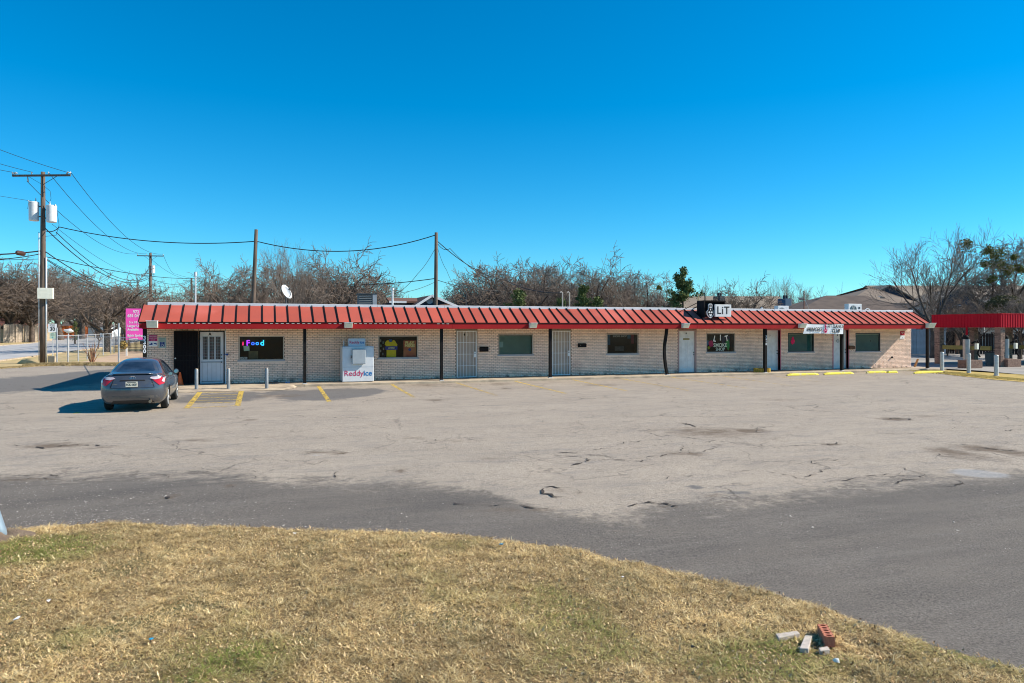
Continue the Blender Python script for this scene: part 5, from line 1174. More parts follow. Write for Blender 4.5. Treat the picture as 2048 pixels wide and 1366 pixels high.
    for ax_, s in (('right', 1), ('left', -1)):
        decal('side_window', [(1.02,1.03),(1.98,1.00),(1.98,1.385),(1.50,1.385),(1.24,1.28)], CG, ax_); decal('side_window', [(2.06,1.00),(3.10,.985),(2.95,1.15),(2.62,1.34),(2.30,1.39),(2.06,1.39)], CG, ax_)
        for yy, z0, z1 in ((1.62,.40,.93),(2.02,.30,1.0),(3.05,.30,.92)): decal('door_seam', [(yy,z0),(yy+.012,z0),(yy+.012,z1),(yy,z1)], SG, ax_, off=.003)
        for yy in (1.78, 2.72):
            hx = bvh.ray_cast(Vector((s*2, yy, .84)), Vector((-s,0,0)))[0].x; q = MB(); q.tube([(hx, yy-.09, .84), (hx+s*.03, yy-.06, .842), (hx+s*.03, yy+.06, .842), (hx, yy+.09, .84)], .012, 6); q.build('door_handle', M_carp, root, smooth=True)
        q = MB(); mx = s*.92; q.tube([(mx-s*.05, 2.98, .96), (mx+s*.02, 3.0, .985)], .02, 6); q.tube([(mx+s*.02, 2.94, 1.0),(mx+s*.02,2.96,1.0),(mx+s*.02,3.04,1.0),(mx+s*.02,3.09,1.0)], [.05,.085,.075,.02], 12); mi = q.build('wing_mirror', M_carp, root, smooth=True, auto=True)
        q = MB(); q.cyl((mx+s*.02, 2.936, 1.0), (mx+s*.02, 2.934, 1.0), .06, n=12); q.build('mirror_glass', mat('mirror_pale', (.35,.42,.48), None, rough=.05, metal=.9), mi)
        for cy in (1.03, 3.80): tyre_and_rim(root, s*.80, cy, s)
        q = MB()
    decal('windscreen', [(-.62,1.10),(.62,1.10),(.52,1.37),(-.52,1.37)], CG, 'front')
    q = MB(); q.box(-.55, .55, .8, 4.2, .16, .20); q.build('underbody', SG, root)
    return root
car = build_car()
p = GP(270, 818); car.location = (p.x+.07, p.y-1.0, .004); car.scale = (.93, 1, 1); car.rotation_euler = (0, 0, R(.5))

# ================================================================== utility poles and wires
def crossarm(q, x, y, z, half, ang=0, dz=0):
    ca, sa = math.cos(ang), math.sin(ang); a = (x-half*ca, y-half*sa, z-dz); b = (x+half*ca, y+half*sa, z+dz); q.bar(a, b, .10, .13); return a, b
def insulator(q, p, h=.16):
    p = Vector(p); q.tube([p, p+Vector((0,0,h*.4)), p+Vector((0,0,h*.5)), p+Vector((0,0,h*.8)), p+Vector((0,0,h))], [.02,.02,.055,.04,.01], 8)
Zp = F*EYE/(727-HY); P1 = PB(86, 727, Zp); P1.z = 0; H1 = PB(86, 344, Zp).z
up = thing('utility_pole', P1, 'tall wooden utility pole with crossarm, transformers and grey box', 'utility pole')
x, y = P1.x, P1.y
q = MB(); q.tube([(x,y,0),(x,y,4),(x,y,9),(x,y,H1)], [.20,.185,.16,.13], 14); q.build('pole', M_wood, up, smooth=True)
za = PB(86, 352, Zp).z; q = MB(); a1, b1 = crossarm(q, x-.05, y-.16, za, 1.93, ang=-.30, dz=.03); q.build('crossarm', M_wood, up)
q = MB(); q.bar((x-.9,y+.05,za-.06),(x,y-.1,za-.62),.04,.02); q.bar((x+.9,y-.45,za-.06),(x,y-.1,za-.62),.04,.02); q.build('brace', M_dgrey, up)
q = MB()
for t_ in (0, .05, .33, .62, .95, 1): c = Vector(a1).lerp(Vector(b1), t_); insulator(q, (c.x, c.y, c.z+.06), .2)
for t_ in (.02, .93):
    c = Vector(a1).lerp(Vector(b1), t_); q.tube([(c.x,c.y,c.z+.1),(c.x+.12,c.y-.1,c.z+.22),(c.x+.26,c.y-.15,c.z+.14)], .035, 6)
c = Vector(a1).lerp(Vector(b1), .26); q.tube([(c.x,c.y,c.z-.05),(c.x+.02,c.y,c.z-.30),(c.x+.05,c.y,c.z-.42)], [.03,.05,.03], 8)
q.build('insulator', mat('porcelain', (.55,.55,.52), (.4,.4,.38), 8, .3), up, smooth=True)
for s, pxc, py0, py1, lb in ((-1, 68.5, 404, 442, ''), (1, 103.5, 411, 445, '')):
    c = PB(pxc, py0, Zp); z0 = PB(pxc, py1, Zp).z; q = MB(); q.tube([(c.x,c.y-.05,z0),(c.x,c.y-.05,z0+.04),(c.x,c.y-.05,c.z-.04),(c.x,c.y-.05,c.z)], [.27,.31,.32,.29], 20); tr = q.build('transformer', M_white, up, smooth=True, auto=True)
    q = MB(); q.tube([(c.x-.1*s,c.y-.05,c.z),(c.x-.1*s,c.y-.05,c.z+.28)], [.05,.02], 8); q.tube([(c.x+.18*s,c.y-.2,c.z-.02),(c.x+.3*s,c.y-.3,c.z+.02)], .03, 6); q.build('bushing', M_galv, tr); [MB().bar((c.x,c.y-.02,zz),(x,y,zz),.07,.07).build('bracket', M_dgrey, tr) for zz in (c.z-.3, z0+.3)]
q = MB(); q.tube([(x+.22,y-.12,0),(x+.22,y-.12,PB(86,515,Zp).z)], .055, 8); q.tube([(x-.21,y-.12,.2),(x-.21,y-.12,PB(86,465,Zp).z)], .03, 6); q.build('conduit', M_galv, up, smooth=True)
c0, c1 = PB(79.5, 598, Zp), PB(108, 576.5, Zp); q = MB(); q.box(c0.x, c1.x, y-.55, y-.24, c0.z, c1.z); q.build('equipment_box', M_offw, up, bevel=.01)
q = MB(); q.tube([(x,y-.1,H1-.9),(x+.45,y-.1,H1-1.3),(x+.5,y-.1,H1-1.8),(x+.35,y-.1,H1-2.3)], .012, 5); q.tube([(x-.4,y-.1,H1-2.4),(x-.8,y-.15,H1-2.1),(x-.85,y-.2,H1-2.6)], .012, 5); q.tube([(x+.85,y-.1,H1-2.6),(x+1.0,y-.2,H1-3.6),(x+.8,y-.1,H1-4.3),(x+.1,y,H1-4.4)], .014, 5); q.build('jumper_wire', M_wire, up)
# second pole
Zq = 104; P2 = PB(301, 700, Zq); P2.z = 0; H2 = PB(301, 506, Zq).z
u2 = thing('utility_pole', P2, 'farther wooden utility pole with small crossarm behind the roof left end', 'utility pole'); x2_, y2_ = P2.x, P2.y
q = MB(); q.tube([(x2_,y2_,0),(x2_,y2_,H2)], [.24,.17], 10); q.build('pole', M_wood, u2, smooth=True); q = MB(); a2, b2 = crossarm(q, x2_, y2_-.15, PB(301,512,Zq).z, 1.8, ang=-.2); q.build('crossarm', M_wood, u2)
q = MB(); q.bar((x2_-.8,y2_,a2[2]-.05),(x2_,y2_,a2[2]-.7),.05,.03); q.bar((x2_+.8,y2_,a2[2]-.05),(x2_,y2_,a2[2]-.7),.05,.03); q.build('brace', M_dgrey, u2)
q = MB()
for t_ in (.02,.35,.98): c = Vector(a2).lerp(Vector(b2), t_); insulator(q, (c.x,c.y,c.z+.06), .25)
q.build('insulator', MATS['porcelain'], u2); c = PB(306,538,Zq); q = MB(); q.cyl((c.x,c.y-.1,c.z-.6),(c.x,c.y-.1,c.z+.5),.28,n=12); q.build('transformer', M_white, u2, smooth=True, auto=True)
Z3 = 150; P3 = PB(383, 680, Z3); P3.z = 0; u3 = thing('utility_pole', P3, 'distant thin utility pole beyond the left part of the roof', 'utility pole'); q = MB(); q.tube([(P3.x,P3.y,0),(P3.x,P3.y,PB(383,556,Z3).z)], [.25,.18], 8); q.build('pole', M_wood, u3)
q = MB(); a3, b3 = crossarm(q, P3.x, P3.y, PB(383,562,Z3).z, 1.6); q.build('crossarm', M_wood, u3)
for pxx, zz, pyt, lb in ((410, 175, 560, 'very distant small utility pole left of the leaning service pole'),(618, 130, 548, 'far thin pole standing among bare trees right of the dish')):
    c = PB(pxx, 690, zz); c.z = 0; o = thing('utility_pole', c, lb, 'utility pole'); q = MB(); q.tube([(c.x,c.y,0),(c.x,c.y,PB(pxx,pyt,zz).z)], [.22,.15], 8); q.build('pole', M_wood, o)
    q = MB(); crossarm(q, c.x, c.y, PB(pxx,pyt+6,zz).z, 1.2); q.build('crossarm', M_wood, o)
# two service poles behind the building
def spole(pxb, pyb, pxt, pyt, Z, label):
    a = PB(pxb, pyb, Z); b = PB(pxt, pyt, Z); t_ = a.z/(b.z-a.z); base = a-(b-a)*t_; o = thing('service_pole', (base.x, base.y, 0), label, 'pole', 'dark wooden service poles behind the shops')
    q = MB(); q.tube([base, a, a.lerp(b,.5), b], [.15,.13,.12,.105], 10); q.build('shaft', M_wood, o, smooth=True); q = MB(); q.tube([b-Vector((.12,0,.75)), b-Vector((-.12,0,.75))], .03, 6); q.build('clevis', M_galv, o); return b
T4 = spole(506.5, 606, 512.5, 459, 46, 'left service pole leaning slightly right behind the roof'); T5 = spole(871.5, 608, 872.5, 465, 47, 'right service pole standing straight beside the blue gabled house')
WG = 'overhead wires and cables'
def wire(pts, r_, label, sag=0, name='power_line'):
    """pts: 3D points; sag in metres between each pair"""
    q = MB(); P = []
    for i, (a, b) in enumerate(zip(pts, pts[1:])):
        a = Vector(a); b = Vector(b); n = 20; s = sag[i] if hasattr(sag, '__len__') else sag
        for k_ in range(n+(1 if i == len(pts)-2 else 0)): t = k_/n; p = a.lerp(b, t); p.z -= 4*s*t*(1-t); P.append(p)
    q.tube(P, r_, 5); return root_mesh(q, name, M_wire, pts[0], label, 'wire', WG)
A = lambda t: Vector(a1).lerp(Vector(b1), t)+Vector((0,0,.22)); A2 = lambda t: Vector(a2).lerp(Vector(b2), t)+Vector((0,0,.3))
wire([PB(-420,100,34), A(.93)], .016, 'top power line coming in from upper left to right crossarm end', .5)
wire([PB(-420,150,34), A(.35)], .016, 'power line coming in from the left to the middle of the crossarm', .5)
wire([PB(-420,200,34), A(.02)], .016, 'power line coming in from the left to the left crossarm end', .4)
wire([PB(-420,300,36), PB(64,402,Zp)], .012, 'thin line coming in from the left to the left transformer', .2)
wire([A(1), A2(.98)], .020, 'power line from right crossarm end down to the farther pole', 1.6)
wire([A(.62), A2(.35)], .020, 'power line from the middle crossarm down to the farther pole', 1.5)
wire([A(.25)-Vector((0,0,.6)), A2(.02)], .020, 'power line from the left crossarm down to the farther pole', 1.5)
wire([PB(104,448,Zp), PB(301,553,Zq)], .014, 'thin pale line below the transformers toward the farther pole', 1.0)
wire([PB(90,456,Zp), PB(299,556,Zq), PB(378,562,Z3)], .035, 'thick bundled cable sagging from transformers to the farther pole', [1.9,.8])
wire([PB(112,464,Zp), PB(299,553,Zq)], .028, 'second bundled cable just above the thick one', 1.7)
wire([PB(92,504,Zp), PB(299,568,Zq), PB(380,563,Z3)], .035, 'upper telecom cable between the two left poles', [1.5,.8]); wire([PB(92,517,Zp), PB(299,574,Zq)], .022, 'middle telecom cable between the two left poles', 1.3); wire([PB(92,519,Zp), PB(299,579,Zq)], .030, 'lower telecom cable between the two left poles', 1.4)
wire([PB(-300,480,40), PB(80,502,Zp)], .045, 'thick dark telecom bundle entering from the left edge', .5); wire([PB(-300,484,40), PB(80,508,Zp)], .03, 'second telecom cable with splice case at the left edge', .7); wire([PB(-300,517,40), PB(78,518,Zp)], .018, 'thin lowest telecom cable at the left edge', .1)
c0 = PB(33, 505, 47); c1 = PB(49, 508, 48); q = MB(); q.tube([c0, c0.lerp(c1,.15), c0.lerp(c1,.85), c1], [.06,.16,.16,.07], 10); root_mesh(q, 'splice_case', mat('splice_brown', (.07,.03,.02), None, rough=.5), c0, 'dark cylindrical splice case hanging on the telecom cable', 'splice case', smooth=True)
wire([PB(92,462,Zp), PB(119,454,Zp-1), T4-Vector((0,0,.75)), T5-Vector((0,0,.15))], .03, 'long service cable crossing the sky to both service poles', [.15,.5,.85])
wire([T5-Vector((0,0,.5)), PB(1010,560,62), PB(1125,586,46)], .028, 'service cable running from right pole down over the bare trees', [.5,.3]); wire([T5-Vector((0,0,.6)), PB(900,497,47), PB(955,545,50)], .018, 'short sagging line right of the straight service pole', [.25,.1])
wire([T5-Vector((0,0,.9)), PB(835,548,44), PB(790,588,43)], .014, 'dashed looking thin line dropping left from the right service pole', [.15,.15]); wire([T5-Vector((.0,0,.7)), PB(893,540,48), PB(912,578,48)], .012, 'thin loose line dropping right from the right service pole', [.2,.1])
wire([PB(870,557,48), PB(660,565,80), PB(430,553,120), PB(94,514,Zp)], .03, 'long low line passing behind the roof from pole to pole', [.3,.8,.8]); wire([PB(870,564,48), PB(800,586,43)], .014, 'short low line left of the straight service pole', .1)
wire([PB(874,560,48), PB(1000,582,60), PB(1120,586,70)], .02, 'low line going right behind the trees from the straight pole', .2)
wire([A2(.98), PB(352,548,Z3), PB(383,556,Z3)], .022, 'line from farther pole right arm down to the distant pole', [.8,.1]); wire([A2(.4)-Vector((0,0,.3)), PB(378,558,Z3)], .022, 'line from farther pole middle toward the distant pole', .8)

# ================================================================== left side: fences, signs
def fence_posts(pts, z1, m, r_, par):
    for p in pts: q = MB(); q.tube([(p[0],p[1],0),(p[0],p[1],z1)], r_, 8); q.build('fence_post', m, par)
cf_px = [(114,726.5),(136,724.5),(156.5,721.5),(174.5,718),(191,713.5),(206.5,709.5),(221.5,706),(228,704.5)]
cp = [GP(a, b+1.5) for a, b in cf_px]
cf = thing('chain_link_fence', cp[0], 'galvanised chain link fence running back along the side street', 'fence')
M_fp = mat('fence_post_grey', (.42,.44,.46), (.34,.36,.38), 6, .5, metal=.15)
M_cl = mat('chain_wire', (.42,.43,.43), None, rough=.5, metal=.4)
for i, p in enumerate(cp): q = MB(); q.tube([(p.x,p.y,0),(p.x,p.y,2.45 if i in (0,) else (2.9 if i == 7 else 1.95))], .042, 8); q.build('fence_post', M_fp, cf)
for a, b in zip(cp, cp[1:]):
    q = MB(); q.tube([(a.x,a.y,1.9),(b.x,b.y,1.9)], .028, 6); q.build('top_rail', M_fp, cf)
def chain(a, b, h, name='chain_mesh', step=.16, r_=.0022):
    q = MB(); L_ = (b-a).length; d = (b-a)/L_; n = int(L_/step)
    V = []; Fq = []
    for i in range(-int(h/step)-1, n+1):
        for sgn in (1, -1):
            t0 = i*step if sgn == 1 else i*step+h; t1 = t0+sgn*h; z0, z1 = 0.03, h
            lo, hi = (t0, t1) if sgn == 1 else (t1, t0)
            # clip
            def zt(t): return z0+(z1-z0)*((t-t0)/(t1-t0))
            c0, c1 = max(lo, 0), min(hi, L_)
            if c1-c0 < .05: continue
            p0 = a+d*c0; p1 = a+d*c1; za_, zb_ = zt(c0), zt(c1); k_ = len(V)
            V += [(p0.x,p0.y,za_-r_),(p0.x,p0.y,za_+r_),(p1.x,p1.y,zb_+r_),(p1.x,p1.y,zb_-r_)]; Fq.append((k_,k_+1,k_+2,k_+3))
    q.add(V, Fq); return q
for a, b in zip(cp, cp[1:]): q = chain(a, b, 1.88); o = q.build('chain_mesh', M_cl, cf); o['kind'] = 'stuff'
# cross fence toward the building
q0 = GP(114, 729); q1 = GP(237.5, 727.5); q2 = Vector((-4.9, .8, 0)); q2 = Vector((WX(286, 6), 6, 0))
cf2 = thing('chain_link_fence', q0, 'chain link fence crossing behind the parked car toward the shop corner', 'fence')
for p, h_ in ((q1, 2.75),): q = MB(); q.tube([(p.x,p.y,0),(p.x,p.y,h_)], .05, 8); q.build('fence_post', M_fp, cf2)
for a, b in ((q0, q1), (q1, q2)):
    q = MB(); q.tube([(a.x,a.y,1.82),(b.x,b.y,1.82)], .018, 6); q.build('top_rail', M_fp, cf2); q = chain(Vector((a.x,a.y,0)), Vector((b.x,b.y,0)), 1.8, step=.2, r_=.0025); o = q.build('chain_mesh', M_cl, cf2); o['kind'] = 'stuff'
# black picket fence
i0, i1 = PB(229, 703, 74), PB(290, 702, 72); i0.z = i1.z = 0; pf = thing('iron_fence', i0, 'black iron picket fence behind the magenta sign', 'fence'); n = 26
for i in range(n+1):
    p = i0.lerp(i1, i/n); q = MB(); q.box(p.x-.02, p.x+.02, p.y-.02, p.y+.02, 0, 1.9 if i % 8 else 2.05); q.build('picket' if i % 8 else 'fence_post', M_iron, pf)
for z_ in (.45, 1.6): q = MB(); q.bar((i0.x,i0.y-.03,z_), (i1.x,i1.y-.03,z_), .03, .04); q.build('rail', M_iron, pf)
# wood fences beyond the road
M_gw = mat('grey_fence_wood', (.46,.38,.29), (.30,.25,.20), 2, .9, .3, 30, rnd=.25, world=False); M_rw = mat('rust_stained_wood', (.62,.16,.03), (.50,.12,.025), 2, .85, .2, 20, rnd=.15, world=False); M_dw = mat('dark_fence_wood', (.055,.04,.035), (.03,.022,.02), 2, .9, rnd=.3, world=False); M_pw = mat('pale_grey_boards', (.44,.48,.52), (.34,.38,.42), 2, .85, rnd=.12, world=False)
def board_fence(a, b, h, m, label, bw=.16, gap=.02, rail=True, jit=.05, group=None):
    a = Vector((a.x, a.y, 0)); b = Vector((b.x, b.y, 0)); L_ = (b-a).length; d = (b-a)/L_; ang = math.atan2(d.y, d.x)
    f = thing('board_fence', a, label, 'fence', group); n = int(L_/(bw+gap)); q = MB(); q.box(-bw/2, bw/2, -.01, .01, .03, h)
    me = q.mesh('board'); me.materials.append(m)
    if n <= 300:
        for i in range(n):
            o = bpy.data.objects.new('board', me); COL.objects.link(o); o.parent = f; o.location = d*((i+.5)*(bw+gap)); o.rotation_euler = (random.uniform(-.01,.01), random.uniform(-.012,.012), ang); o.scale = (1, 1, 1+random.uniform(-jit, jit))
    if rail:
        for z_ in (.35, h-.3): q = MB(); q.bar(a+Vector((d.y*.04,-d.x*.04,z_)), b+Vector((d.y*.04,-d.x*.04,z_)), .04, .09); q.build('rail', m, f)
    k_ = int(L_/2.4)
    for i in range(k_+1):
        p = a+d*min(L_, i*2.4)+Vector((d.y*.1,-d.x*.1,0)); q = MB(); q.box(p.x-.05, p.x+.05, p.y-.05, p.y+.05, 0, h+.05); q.build('fence_post', m, f)
    return f
board_fence(PB(-120,686,116), PB(4,686,118), 3.05, M_gw, 'grey weathered board fence at far left edge across the street')
board_fence(PB(6,686,118), PB(48,684,122), 3.1, M_gw, 'grey board fence left of the utility pole across the street', jit=.03)
board_fence(PB(48,684,122), PB(78,682,132), 3.0, M_gw, 'short darker grey board fence right behind the utility pole')
board_fence(PB(73,681,140), PB(86,682,138), 2.9, M_rw, 'narrow rust orange board fence left of the pole base', bw=.2)
board_fence(PB(112,676,168), PB(176,676,185), 2.95, M_rw, 'rust orange stained board fence across the street by speed sign', bw=.22)
# speed limit sign
Zs = F*EYE/(713-HY); c = PB(105.5, 713, Zs); c.z = 0; ss = thing('speed_limit_sign', c, 'white SPEED LIMIT 30 road sign with small green edged sign below', 'sign')
q = MB(); q.box(c.x-.03, c.x+.03, c.y, c.y+.05, 0, PB(105,650,Zs).z); q.build('sign_post', M_galv, ss)
def plate(px0, px1, py0, py1, Z, m, par, y, name='plate'):
    a = PB(px0, py1, Z); b = PB(px1, py0, Z); cx = (a.x+b.x)/2; wd = (px1-px0)/F*Z; q = MB(); q.box(cx-wd/2, cx+wd/2, y-.012, y-.002, a.z, b.z); o = q.build(name, m, par); return cx, a.z, b.z, wd, o
cx, z0, z1, wd, _ = plate(97.5, 112.5, 647.5, 664.5, Zs, M_txtw, ss, c.y)
text('lettering', 'SPEED', .17, M_txtk, (cx, c.y-.016, z1-.12), ss, sx=.9); text('lettering', 'LIMIT', .17, M_txtk, (cx, c.y-.016, z1-.29), ss, sx=.9); text('lettering', '30', .42, M_txtk, (cx, c.y-.016, z0+.25), ss, bold=.01, sx=.95)
cx, z0, z1, wd, o_ = plate(100, 110.5, 665.2, 677.5, Zs, mat('pale_mint', (.50,.62,.50), None), ss, c.y); text('lettering', 'NO', .11, MATS['faded_green_letter'], (cx, c.y-.016, z1-.1), ss); text('lettering', 'TRUCKS', .10, M_txtk, (cx, c.y-.016, z1-.21), ss, sx=.8); q = MB(); q.cyl((cx, c.y-.016, z0+.12), (cx, c.y-.013, z0+.12), .07, n=14); q.build('symbol', mat('teal_symbol', (.15,.38,.42), None), ss)
# magenta storage sign
Zm = F*EYE/(712-HY); c = PB(253, 712, Zm); ms = thing('storage_sign', (c.x, c.y, 0), 'large magenta storage sign with white lettering on white posts', 'sign')
b = PB(252, 679.5, Zm); t_ = PB(252, 617, Zm); wd = 1.95; q = MB(); q.box(b.x, b.x+wd, c.y-.08, c.y-.02, b.z, t_.z); q.build('panel', M_mag, ms)
q = MB(); q.box(c.x-.06, c.x+.06, c.y-.015, c.y+.1, 0, t_.z-.3); q.build('sign_post', M_white, ms); q = MB(); q.box(b.x+wd-.2, b.x+wd-.08, c.y-.015, c.y+.1, 0, t_.z-.3); q.build('sign_post', M_white, ms)
cx = b.x+.78
for tx, dz, sz, al in (('972', .28, .40, 'C'), ('681.0433', .62, .40, 'L'), ('5 x 10 and', 1.18, .30, 'L'), ('Larger Units', 1.50, .30, 'L'), ('Available', 1.82, .30, 'L'), ('Balch Springs', 2.33, .30, 'L'), ('Storage', 2.62, .28, 'L')):
    text('lettering', tx, sz*.92, M_txtw, (b.x+(.12 if dz not in (.28, 1.18, 2.62) else (.55 if dz == .28 else .25)), c.y-.088, t_.z-dz-.02), ms, align='LEFT', bold=.008, sx=.88)
# dead plant clumps
def dead_shrub(p, h, n, label, m=M_twig2, spread=.4):
    o = thing('dead_shrub', p, label, 'shrub'); q = MB(); rr_ = random.Random(int(abs(p[0])*100))
    for i in range(n):
        a_ = rr_.uniform(0, 6.28); s = rr_.uniform(.2, 1)*spread; hh = h*rr_.uniform(.5, 1); q.tube([(p[0]+.05*math.cos(a_), p[1]+.05*math.sin(a_), 0), (p[0]+.5*s*math.cos(a_), p[1]+.5*s*math.sin(a_), hh*.6), (p[0]+s*math.cos(a_+.3), p[1]+s*math.sin(a_+.3), hh)], [.03,.02,.008], 4)
    q.build('stem', m, o); return o
c = GP(184, 728); dead_shrub((c.x, c.y, 0), 1.5, 22, 'reddish dead shrub at the chain link fence', mat('red_stem', (.30,.14,.07), (.2,.1,.05), 3), .7)
# straw tufts along verge edge
def tufts(pts, n, h, spread, m, label, seed):
    r = np.random.default_rng(seed); V = []; T = []
    for i in range(n):
        t = r.random()*(len(pts)-1); k_ = int(t); a = Vector(pts[k_]); b = Vector(pts[k_+1]); p = a.lerp(b, t-k_); p = p+Vector((r.normal()*spread*.4, r.normal()*spread, 0))
        for j in range(5):
            a_ = r.uniform(0, 6.28); l = h*r.uniform(.4, 1); dx, dy = math.cos(a_)*l*.7, math.sin(a_)*l*.7; b_ = len(V); w_ = .02
            V += [(p.x-w_, p.y, 0), (p.x+w_, p.y, 0), (p.x+dx, p.y+dy, l*.6)]; T.append((b_, b_+1, b_+2))
    me = quick_mesh('straw_tufts', V, T, m); o = link('straw_tufts', me); tag(o, label, 'grass', kind='stuff')
M_straw = mat('straw', (.50,.38,.19), (.36,.26,.12), 4, .9); M_straw2 = mat('golden_straw', (.46,.34,.09), (.34,.27,.08), 3, .9)
tufts([GP(60,732), GP(120,730), GP(180,730), GP(240,730.5), GP(283,728)], 2600, .34, .5, M_straw, 'ragged straw edge between parking lot and chain link fence', 1)
tufts([GP(-100,742), GP(0,736.5), GP(60,733)], 500, .15, .4, M_straw, 'thin straw tufts along the left edge of the lot', 2)
tufts([GP(1845,742.5), GP(1880,745), GP(1930,750.5), GP(1990,756), GP(2048,761), GP(2200,770)], 6500, .12, .55, M_straw2, 'golden dry grass on the narrow verge by the silver bollards', 3)
q = MB(); c = GP(60, 727.5); c2 = GP(30, 728.5)
V = []; a = GP(38, 727); b = GP(80, 729)
q.tube([a, a.lerp(b,.3)+Vector((0,0,.08)), a.lerp(b,.7)+Vector((0,0,.06)), b], [.1,.28,.25,.08], 8); root_mesh(q, 'dirt_heap', mat('pale_clay', (.50,.38,.20), (.42,.30,.15), 3, .95, .5, 20), a, 'low pale clay heap left of the utility pole base', 'dirt heap', smooth=True)
q = MB(); a = GP(98, 727); b = GP(111, 727); q.bar(a+Vector((0,0,.25)), b+Vector((0,0,.25)), .2, .5); root_mesh(q, 'concrete_stub', M_conc, a, 'low concrete block between utility pole and fence post', 'concrete block')
q = MB(); a = PB(137, 662, 60); q.tube([a-Vector((.35,0,-.08)), a-Vector((.1,0,.0)), a+Vector((.1,0,.02)), a+Vector((.35,0,-.04))], [.05,.16,.2,.06], 10); q.tube([a-Vector((0,0,.1)), Vector((a.x,a.y,0))], .04, 6); root_mesh(q, 'white_hood', M_white, (a.x,a.y,0), 'white rounded hood on a thin post behind the chain link fence', 'hood', smooth=True)

# ================================================================== houses
M_shR = mat('brown_shingle', (.17,.085,.055), (.13,.065,.045), 1.5, .9, .3, 10); M_shT = mat('tan_shingle', (.27,.215,.16), (.22,.175,.13), .8, .95, .3, 8); M_shD = mat('grey_brown_shingle', (.125,.092,.072), (.085,.063,.051), .8, .95, .3, 8); M_navy = mat('navy_siding', (.03,.045,.075), (.025,.04,.065), 3, .8); M_tan = mat('tan_siding', (.42,.33,.22), (.38,.30,.20), 2, .8); M_brk2 = mat('brown_brick', (.22,.12,.085), (.15,.085,.065), 9, .9)
M_gsid = mat('grey_blue_siding', (.40,.44,.47), (.36,.40,.43), 3, .8)
def house(name_label, Z, walls, roofs, wallm, cat='house', extra=None):
    pass
def solid(mb, p):  # closed roof slab from a list of 3D polygon points, thickened downward
    n = len(p); mb.add([tuple(v) for v in p]+[(v[0],v[1],v[2]-.15) for v in p], [tuple(range(n)), tuple(range(2*n-1,n-1,-1))]+[(i,(i+1)%n,n+(i+1)%n,n+i) for i in range(n)])
# blue gabled house behind the middle of the roof
Zg = 62; g0 = PB(868, 592, Zg)
hb = thing('gabled_house', (g0.x, g0.y, 0), 'navy gabled house with brown roof and round attic vent behind the shops', 'house')
wx_ = lambda px, Z=Zg: PB(px, 650, Z)
L0 = wx_(818); R0 = wx_(938); zr = PB(868,590.5,Zg).z; ze = PB(868,617,Zg).z; ydp = 9
q = MB(); q.add([(L0.x,g0.y,0),(R0.x,g0.y,0),(R0.x,g0.y,ze),(g0.x-.3,g0.y,zr-.25),(L0.x,g0.y,ze),(L0.x,g0.y+ydp,0),(R0.x,g0.y+ydp,0),(R0.x,g0.y+ydp,ze),(g0.x-.3,g0.y+ydp,zr-.25),(L0.x,g0.y+ydp,ze)], [(0,1,2,3,4),(9,8,7,6,5),(0,5,6,1),(0,4,9,5),(1,6,7,2)]); q.build('wall', M_navy, hb)
apx = (g0.x-.3, g0.y-.45, zr); 
q = MB(); solid(q, [(L0.x-.6,g0.y-.45,ze-.35),(apx[0],apx[1],zr),(apx[0],g0.y+ydp,zr),(L0.x-.6,g0.y+ydp,ze-.35)]); q.build('roof', M_shR, hb); q = MB(); solid(q, [(apx[0],apx[1],zr),(R0.x+.6,g0.y-.45,ze-.35),(R0.x+.6,g0.y+ydp,ze-.35),(apx[0],g0.y+ydp,zr)]); q.build('roof', M_shR, hb)
q = MB(); q.bar((L0.x-.6,g0.y-.5,ze-.42),(apx[0],g0.y-.5,zr-.06),.06,.2); q.bar((apx[0],g0.y-.5,zr-.06),(R0.x+.6,g0.y-.5,ze-.42),.06,.2); q.build('bargeboard', M_white, hb)
q = MB(); c = PB(858,600.5,Zg); q.cyl((c.x,g0.y-.03,c.z),(c.x,g0.y-.09,c.z),.32,n=20); q.build('attic_vent', M_gsid, hb)
lw0 = PB(785, 650, Zg+2); q = MB(); q.box(lw0.x, L0.x+1.5, g0.y+2.5, g0.y+9, 0, PB(800,603,Zg+2).z); q.build('wing_wall', M_navy, hb)
zt0 = PB(800,594,Zg+3).z; zt1 = PB(800,603,Zg+2).z; q = MB(); solid(q, [(lw0.x-.5,g0.y+2,zt1),(g0.x,g0.y+2,zt1),(g0.x,g0.y+5.5,zt0),(lw0.x-.2,g0.y+5.5,zt0)]); q.build('wing_roof', M_shR, hb); q = MB(); q.bar((lw0.x-.5,g0.y+1.97,zt1-.08),(g0.x-2,g0.y+1.97,zt1-.08),.05,.18); q.build('gutter', M_white, hb)
q = MB(); c = PB(896, 607, Zg-3); q.add([(c.x-1.6,g0.y-3,c.z-.5),(c.x,g0.y-3,c.z),(c.x+1.6,g0.y-3,c.z-.5),(c.x-1.6,g0.y-.5,c.z-.5),(c.x,g0.y-.5,c.z),(c.x+1.6,g0.y-.5,c.z-.5)], [(0,1,4,3),(1,2,5,4),(0,2,1),(3,4,5)]); q.build('porch_roof', M_shR, hb); q = MB(); q.box(c.x-1.4, c.x+1.4, g0.y-2.9, g0.y-.45, 0, c.z-.52); q.build('porch', M_navy, hb)
